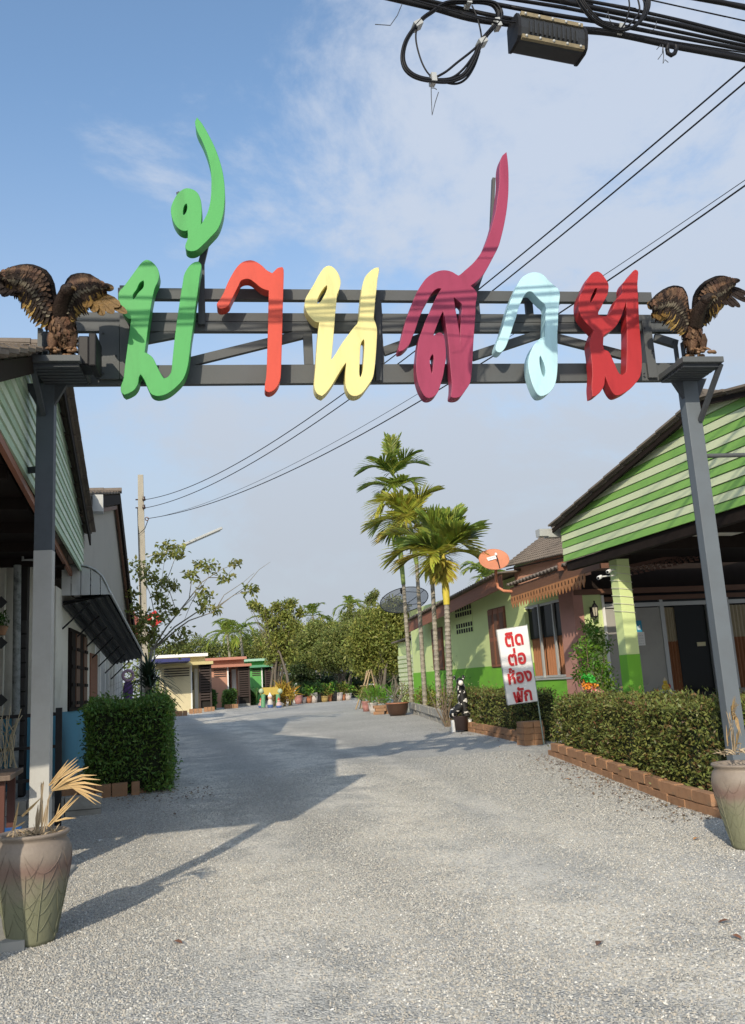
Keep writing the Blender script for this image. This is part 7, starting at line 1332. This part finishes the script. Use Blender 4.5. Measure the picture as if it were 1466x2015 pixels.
pots = ((587, 1382, pkp, 1), (597, 1380, whp, 0), (607, 1379, tcp, 1), (617, 1378, whp, 1), (627, 1377, bkp, 1), (638, 1376, ye2, 1), (648, 1374, tcp, 1), (657, 1373, bkp, 1), (666, 1372, whp, 0), (675, 1371, tcp, 1), (684, 1370, whp, 1), (601, 1375, bkp, 1), (633, 1371, whp, 1), (661, 1368, tcp, 1))
place = [o_ + ' of far row' for o_ in ('leftmost, front', 'second from left, front', 'third from left, front', 'fourth from left, front', 'fifth from left, front', 'sixth from left, front', 'seventh from left, front', 'fourth from right, front', 'third from right, front', 'second from right, front', 'rightmost, front', 'left one, back', 'middle one, back', 'right one, back')]
lab = ['pink', 'pale', 'terracotta', 'white', 'black', 'yellow', 'orange clay', 'small black', 'pale empty', 'terracotta clay', 'white round', 'dark', 'white', 'clay']
for i, (px, py, m_, pl_) in enumerate(pots): small_pot(lab[i] + (' flower pot with plant, ' if pl_ else ' flower pot without plant, ') + place[i], px, py, (0.22, 0.16, 0.19, 0.24, 0.14)[i % 5], (0.42, 0.3, 0.36, 0.5)[i % 4], m_, ('leafy plant in the %s pot, ' % lab[i]) + place[i] if pl_ else None, 'flower pots along the far yard edge', 0.42, 90 + i, (lf_m, lf_y, lf_b, lf_d)[i % 4], 0.16, 170, asp=0.4, up=0.3, Yp=44.5 + (1383 - py) * 0.12)

# ================================================================== TREES BEHIND
dbark = mat('dark_bark', (0.13, 0.11, 0.085), 0.9, 0.25, 8, bump=0.3)
def tree(name, label, base, blobs, n, size, m, seed, trunks=1, tr=0.12, group='trees behind the yard', asp=0.42, bm_=None, shell=0.35):
    base = Vector(base); r = thing(name, label, 'tree', base, group); g = np.random.default_rng(seed); n = int(n * 1.7); size *= 0.76; pos, u = blob_points(g, blobs, n, shell); mb = MB(); mb2 = MB()
    for t in range(trunks):
        o = Vector((g.normal() * 0.12 * trunks, g.normal() * 0.12 * trunks, 0)); top = Vector(blobs[t % len(blobs)][:3]) * 0.75; top.z = blobs[t % len(blobs)][2] * 0.8
        q = [o * i + top * s + Vector((g.normal() * 0.06, g.normal() * 0.06, 0)) for i, s in ((1, 0), (1, 0.25), (1, 0.5), (0.6, 0.8), (0.2, 1))]; q[0].z = -0.1; mb.tube(q, [tr, tr * 0.85, tr * 0.7, tr * 0.5, tr * 0.25], 8)
    for b in blobs:
        for k in range(3): e = Vector(b[:3]) + Vector((g.normal() * b[3], g.normal() * b[4], g.normal() * b[5])) * 0.6; s0 = Vector((0, 0, b[2] * 0.35)); mb2.tube([s0, s0.lerp(e, 0.5) + Vector((g.normal() * .1, g.normal() * .1, 0.1)), e], [tr * 0.25, tr * 0.15, 0.006], 5)
    me = mb.mesh('trunk', bm_ or dbark); link(me, 'trunk', r); link(mb2.mesh('limbs', bm_ or dbark), 'limbs', r); link(leaf_mesh('crown', pos, m, size, asp, None, 0.0, 0.9, seed), 'crown', r); return r
def crown(Y, base_px, items):
    """crown lumps placed from image pixels (px, py, rx, ry) at distance Y, relative to the foot"""
    b = PY(base_px, 1370, Y); b = Vector((b.x, Y, gz(Y))); k = Y / 1710; out = []
    for px, py, rx, ry in items: q = PY(px, py, Y + random.uniform(-1, 1) * rx * k * 0.5); out.append((q.x - b.x, q.y - b.y, q.z - b.z, rx * k, rx * k * 0.9, ry * k))
    return b, out
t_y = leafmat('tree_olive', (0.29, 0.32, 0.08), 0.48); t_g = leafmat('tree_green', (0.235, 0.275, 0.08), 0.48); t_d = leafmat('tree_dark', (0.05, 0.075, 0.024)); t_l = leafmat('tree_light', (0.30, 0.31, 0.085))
b, o = crown(36, 752, [(790, 1225, 30, 34), (765, 1300, 40, 30), (720, 1310, 30, 26), (745, 1225, 40, 36), (775, 1205, 30, 32), (720, 1245, 34, 32), (760, 1265, 44, 34), (795, 1250, 28, 36), (735, 1285, 36, 24), (785, 1295, 30, 28), (700, 1275, 24, 26)]); tree('bushy_tree', 'big bushy olive green tree with yellow fruit left of the palms', b, o, 15000, 0.2, t_y, 101, 4, 0.09)
pp, _ = blob_points(np.random.default_rng(3), o, 60, 0.9); 
b, o = crown(49, 668, [(660, 1265, 34, 30), (690, 1250, 30, 30), (640, 1285, 26, 26), (675, 1295, 36, 22), (705, 1290, 22, 30), (655, 1305, 30, 20)]); tree('bushy_tree', 'olive green bushy tree in the middle of the tree line', b, o, 8500, 0.22, t_g, 102, 4, 0.08)
b, o = crown(51, 610, [(600, 1270, 28, 26), (625, 1250, 24, 24), (580, 1290, 22, 22), (615, 1300, 32, 22), (590, 1310, 24, 18)]); tree('bushy_tree', 'darker green bushy tree behind the row of flower pots', b, o, 7000, 0.22, t_g, 103, 3, 0.08)
b, o = crown(50, 590, [(588, 1330, 20, 26), (600, 1340, 22, 24)]); tree('dark_shrub_tree', 'very dark dense shrub among the tree trunks behind the flower pots', b, o, 3000, 0.2, t_d, 104, 2, 0.06)
# slender tree with drooping leaf bunches beside the bungalows
b, o = crown(43, 548, [(535, 1230, 18, 20), (560, 1215, 22, 18), (575, 1235, 20, 20), (550, 1260, 26, 22), (540, 1290, 22, 22), (565, 1285, 22, 24), (505, 1195, 14, 9), (522, 1208, 15, 12), (495, 1188, 9, 6), (570, 1190, 14, 14), (590, 1205, 13, 10), (545, 1195, 13, 12)]); tree('slender_tree', 'slender pale trunked tree with drooping leaf bunches right of the bungalows', b, o, 3800, 0.24, t_y, 105, 4, 0.09, shell=0.1)
def coconut(label, px, py, Y, L, seed, nf=11, base_py=1370, m=None):
    c = PY(px, py, Y); b = Vector((c.x + 0.2, Y, gz(Y))); r = thing('coconut_palm', label, 'palm', b, 'palms beyond the tree line'); mb = MB(); mb.tube([b, b.lerp(c, 0.5) + Vector((0.1, 0, 0)), c], [0.13, 0.1, 0.08], 7); mb.build('trunk', trunk_m, r); g = np.random.default_rng(seed)
    for k in range(nf): o = link(frond_mesh('frond', 6.283 * k / nf + g.uniform(-.3, .3), R_(g.uniform(5, 75)), L * g.uniform(0.8, 1.1), R_(100), 14, L * 0.28, 0.09, m or palm_g, seed * 17 + k, 0.5), 'frond', r); o.location = c - b
coconut('left palm of the pair above the coral bungalow', 447, 1248, 62, 1.9, 111); coconut('right palm of the pair above the coral bungalow', 472, 1242, 60, 2.0, 112)
coconut('distant palm standing above the tree line behind the slender tree', 615, 1212, 75, 1.8, 113, 8); coconut('distant palm at the right of the tree line, above the bushy trees', 690, 1192, 70, 1.9, 114, 8); coconut('small distant palm between the slender tree and the centre', 570, 1240, 70, 1.5, 115, 8); coconut('distant low palm under the tallest far palm', 655, 1232, 72, 1.6, 116, 8)
coconut('palm crown showing behind the orange dish and the guest house roof', 962, 1138, 34, 1.5, 117, 10)
b, o = crown(70, 430, [(350, 1285, 30, 22), (390, 1278, 30, 24), (430, 1285, 30, 22), (470, 1278, 30, 24), (505, 1270, 30, 30), (300, 1290, 30, 24)]); tree('far_tree', 'rounded dark green tree behind the bungalow roofs', b, o, 6500, 0.3, t_g, 106, 2, 0.12, shell=0.5)
b, o = crown(66, 540, [(530, 1270, 30, 26), (565, 1265, 30, 28), (595, 1258, 28, 28)]); tree('far_tree', 'rounded olive tree behind the slender tree', b, o, 4500, 0.3, t_l, 107, 2, 0.12, shell=0.5)
b, o = crown(60, 640, [(625, 1238, 22, 22), (650, 1248, 26, 24), (690, 1232, 26, 26), (715, 1222, 24, 30)]); tree('far_tree', 'tall olive tree rising behind the middle of the tree line', b, o, 4500, 0.27, t_y, 108, 2, 0.12, shell=0.45)
b, o = crown(52, 690, [(690, 1195, 7, 10), (686, 1210, 12, 8), (683, 1222, 9, 9), (730, 1180, 12, 12), (738, 1170, 9, 9)]); tree('thin_tree', 'thin tree top rising above the bushy trees', b, o, 700, 0.25, t_g, 109, 1, 0.06)
# the wood beyond, read as one mass
g = np.random.default_rng(77); bl = []
for k in range(46): x = -30 + 110 * k / 46; bl.append((x + g.normal(), 92 + g.normal() * 4, gz(90) + g.uniform(1.2, 3.0), 3.4, 3.2, g.uniform(1.8, 3.4)))
pos, _ = blob_points(g, bl, 26000, 0.5); wd = link(leaf_mesh('distant_wood', pos, t_g, 0.45, 0.5, None, 0, 0.9, 78), 'distant_wood', kind='stuff'); wd['label'] = 'far green wood closing the view behind the yard'
# understorey between the trees, one countless mass of dark bushes
bl = []
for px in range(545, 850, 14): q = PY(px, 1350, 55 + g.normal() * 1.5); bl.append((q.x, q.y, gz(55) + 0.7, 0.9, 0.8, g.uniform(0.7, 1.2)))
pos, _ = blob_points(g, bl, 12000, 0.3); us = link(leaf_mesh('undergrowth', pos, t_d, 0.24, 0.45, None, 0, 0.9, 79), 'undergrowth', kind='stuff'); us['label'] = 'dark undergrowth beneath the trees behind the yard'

# ================================================================== FALLEN LEAVES
for k, (px, py, m_) in enumerate(((1440, 1818, 0), (1438, 1846, 0), (1112, 1535, 1), (340, 1858, 0), (1365, 1655, 1), (345, 1605, 2), (1175, 1865, 2), (195, 1658, 3))):
    p = PG(px, py) + Vector((0, 0, 0.012)); mm = (mat('dead_leaf', (0.2, 0.09, 0.05), 0.8), mat('orange_leaf', (0.45, 0.22, 0.08), 0.8), mat('brown_leaf', (0.12, 0.07, 0.05), 0.8), white)[m_]; mb = MB(); a = random.uniform(0, 6); d = Vector((math.cos(a), math.sin(a), 0)); mb.blade([Vector((0, 0, 0)), d * 0.025 + Vector((0, 0, 0.012)), d * 0.05 + Vector((0, 0, 0.008)), d * 0.07], [0.008, 0.034, 0.03, 0.004], (0, 0, 1)); o = mb.build('fallen_leaf' if m_ < 3 else 'paper_scrap', mm); o.location = p
    tag(o, ('upper one of two curled brown leaves on the gravel by the right edge', 'lower one of two curled brown leaves on the gravel by the right edge', 'orange dry leaf on the gravel before the brick edging corner', 'curled brown leaf alone on the gravel right of the left pot', 'orange dry leaf on the gravel left of the right pot', 'small dark leaf on the gravel near the left building shadow edge', 'small dark leaf on the open gravel in the right foreground', 'scrap of white paper on the gravel near the left pot')[k], 'leaf' if m_ < 3 else 'litter', 'dead leaves on the gravel' if m_ < 3 else None)
# dry leaf litter gathered along the edging, too fine to count
g = np.random.default_rng(8); n = 700; t_ = g.uniform(0, 1, n); e_ = np.abs(g.normal(size=n)) * 0.28
pos = np.stack([5.0 + 0.95 * t_ - 0.08 - e_, 6.95 + 5.35 * t_ + e_ * 0.1, np.zeros(n)], 1); m_ = 260
pos2 = np.stack([g.uniform(-0.3, 0.9, m_), 11.6 + g.normal(size=m_) * 0.35, np.zeros(m_)], 1); m2_ = 120
pos3 = np.stack([6.3 + g.normal(size=m2_) * 0.25, g.uniform(13.5, 18.5, m2_), np.zeros(m2_)], 1)
pos = np.concatenate([pos, pos2, pos3]); pos[:, 2] = [gz(y) + 0.012 for y in pos[:, 1]]
dd = g.normal(size=pos.shape); dd[:, 2] *= 0.15
lt = link(leaf_mesh('leaf_litter', pos, leafmat('litter_leaf', (0.20, 0.13, 0.07), 0.1, 1.2), 0.032, 0.5, np.tile(np.array([0, 0, 1.0]), (len(pos), 1)), 0, 0.35, 9, dd), 'leaf_litter', kind='stuff'); lt['label'] = 'fine dry leaf litter on the gravel along the brick edging'
build_gravel()
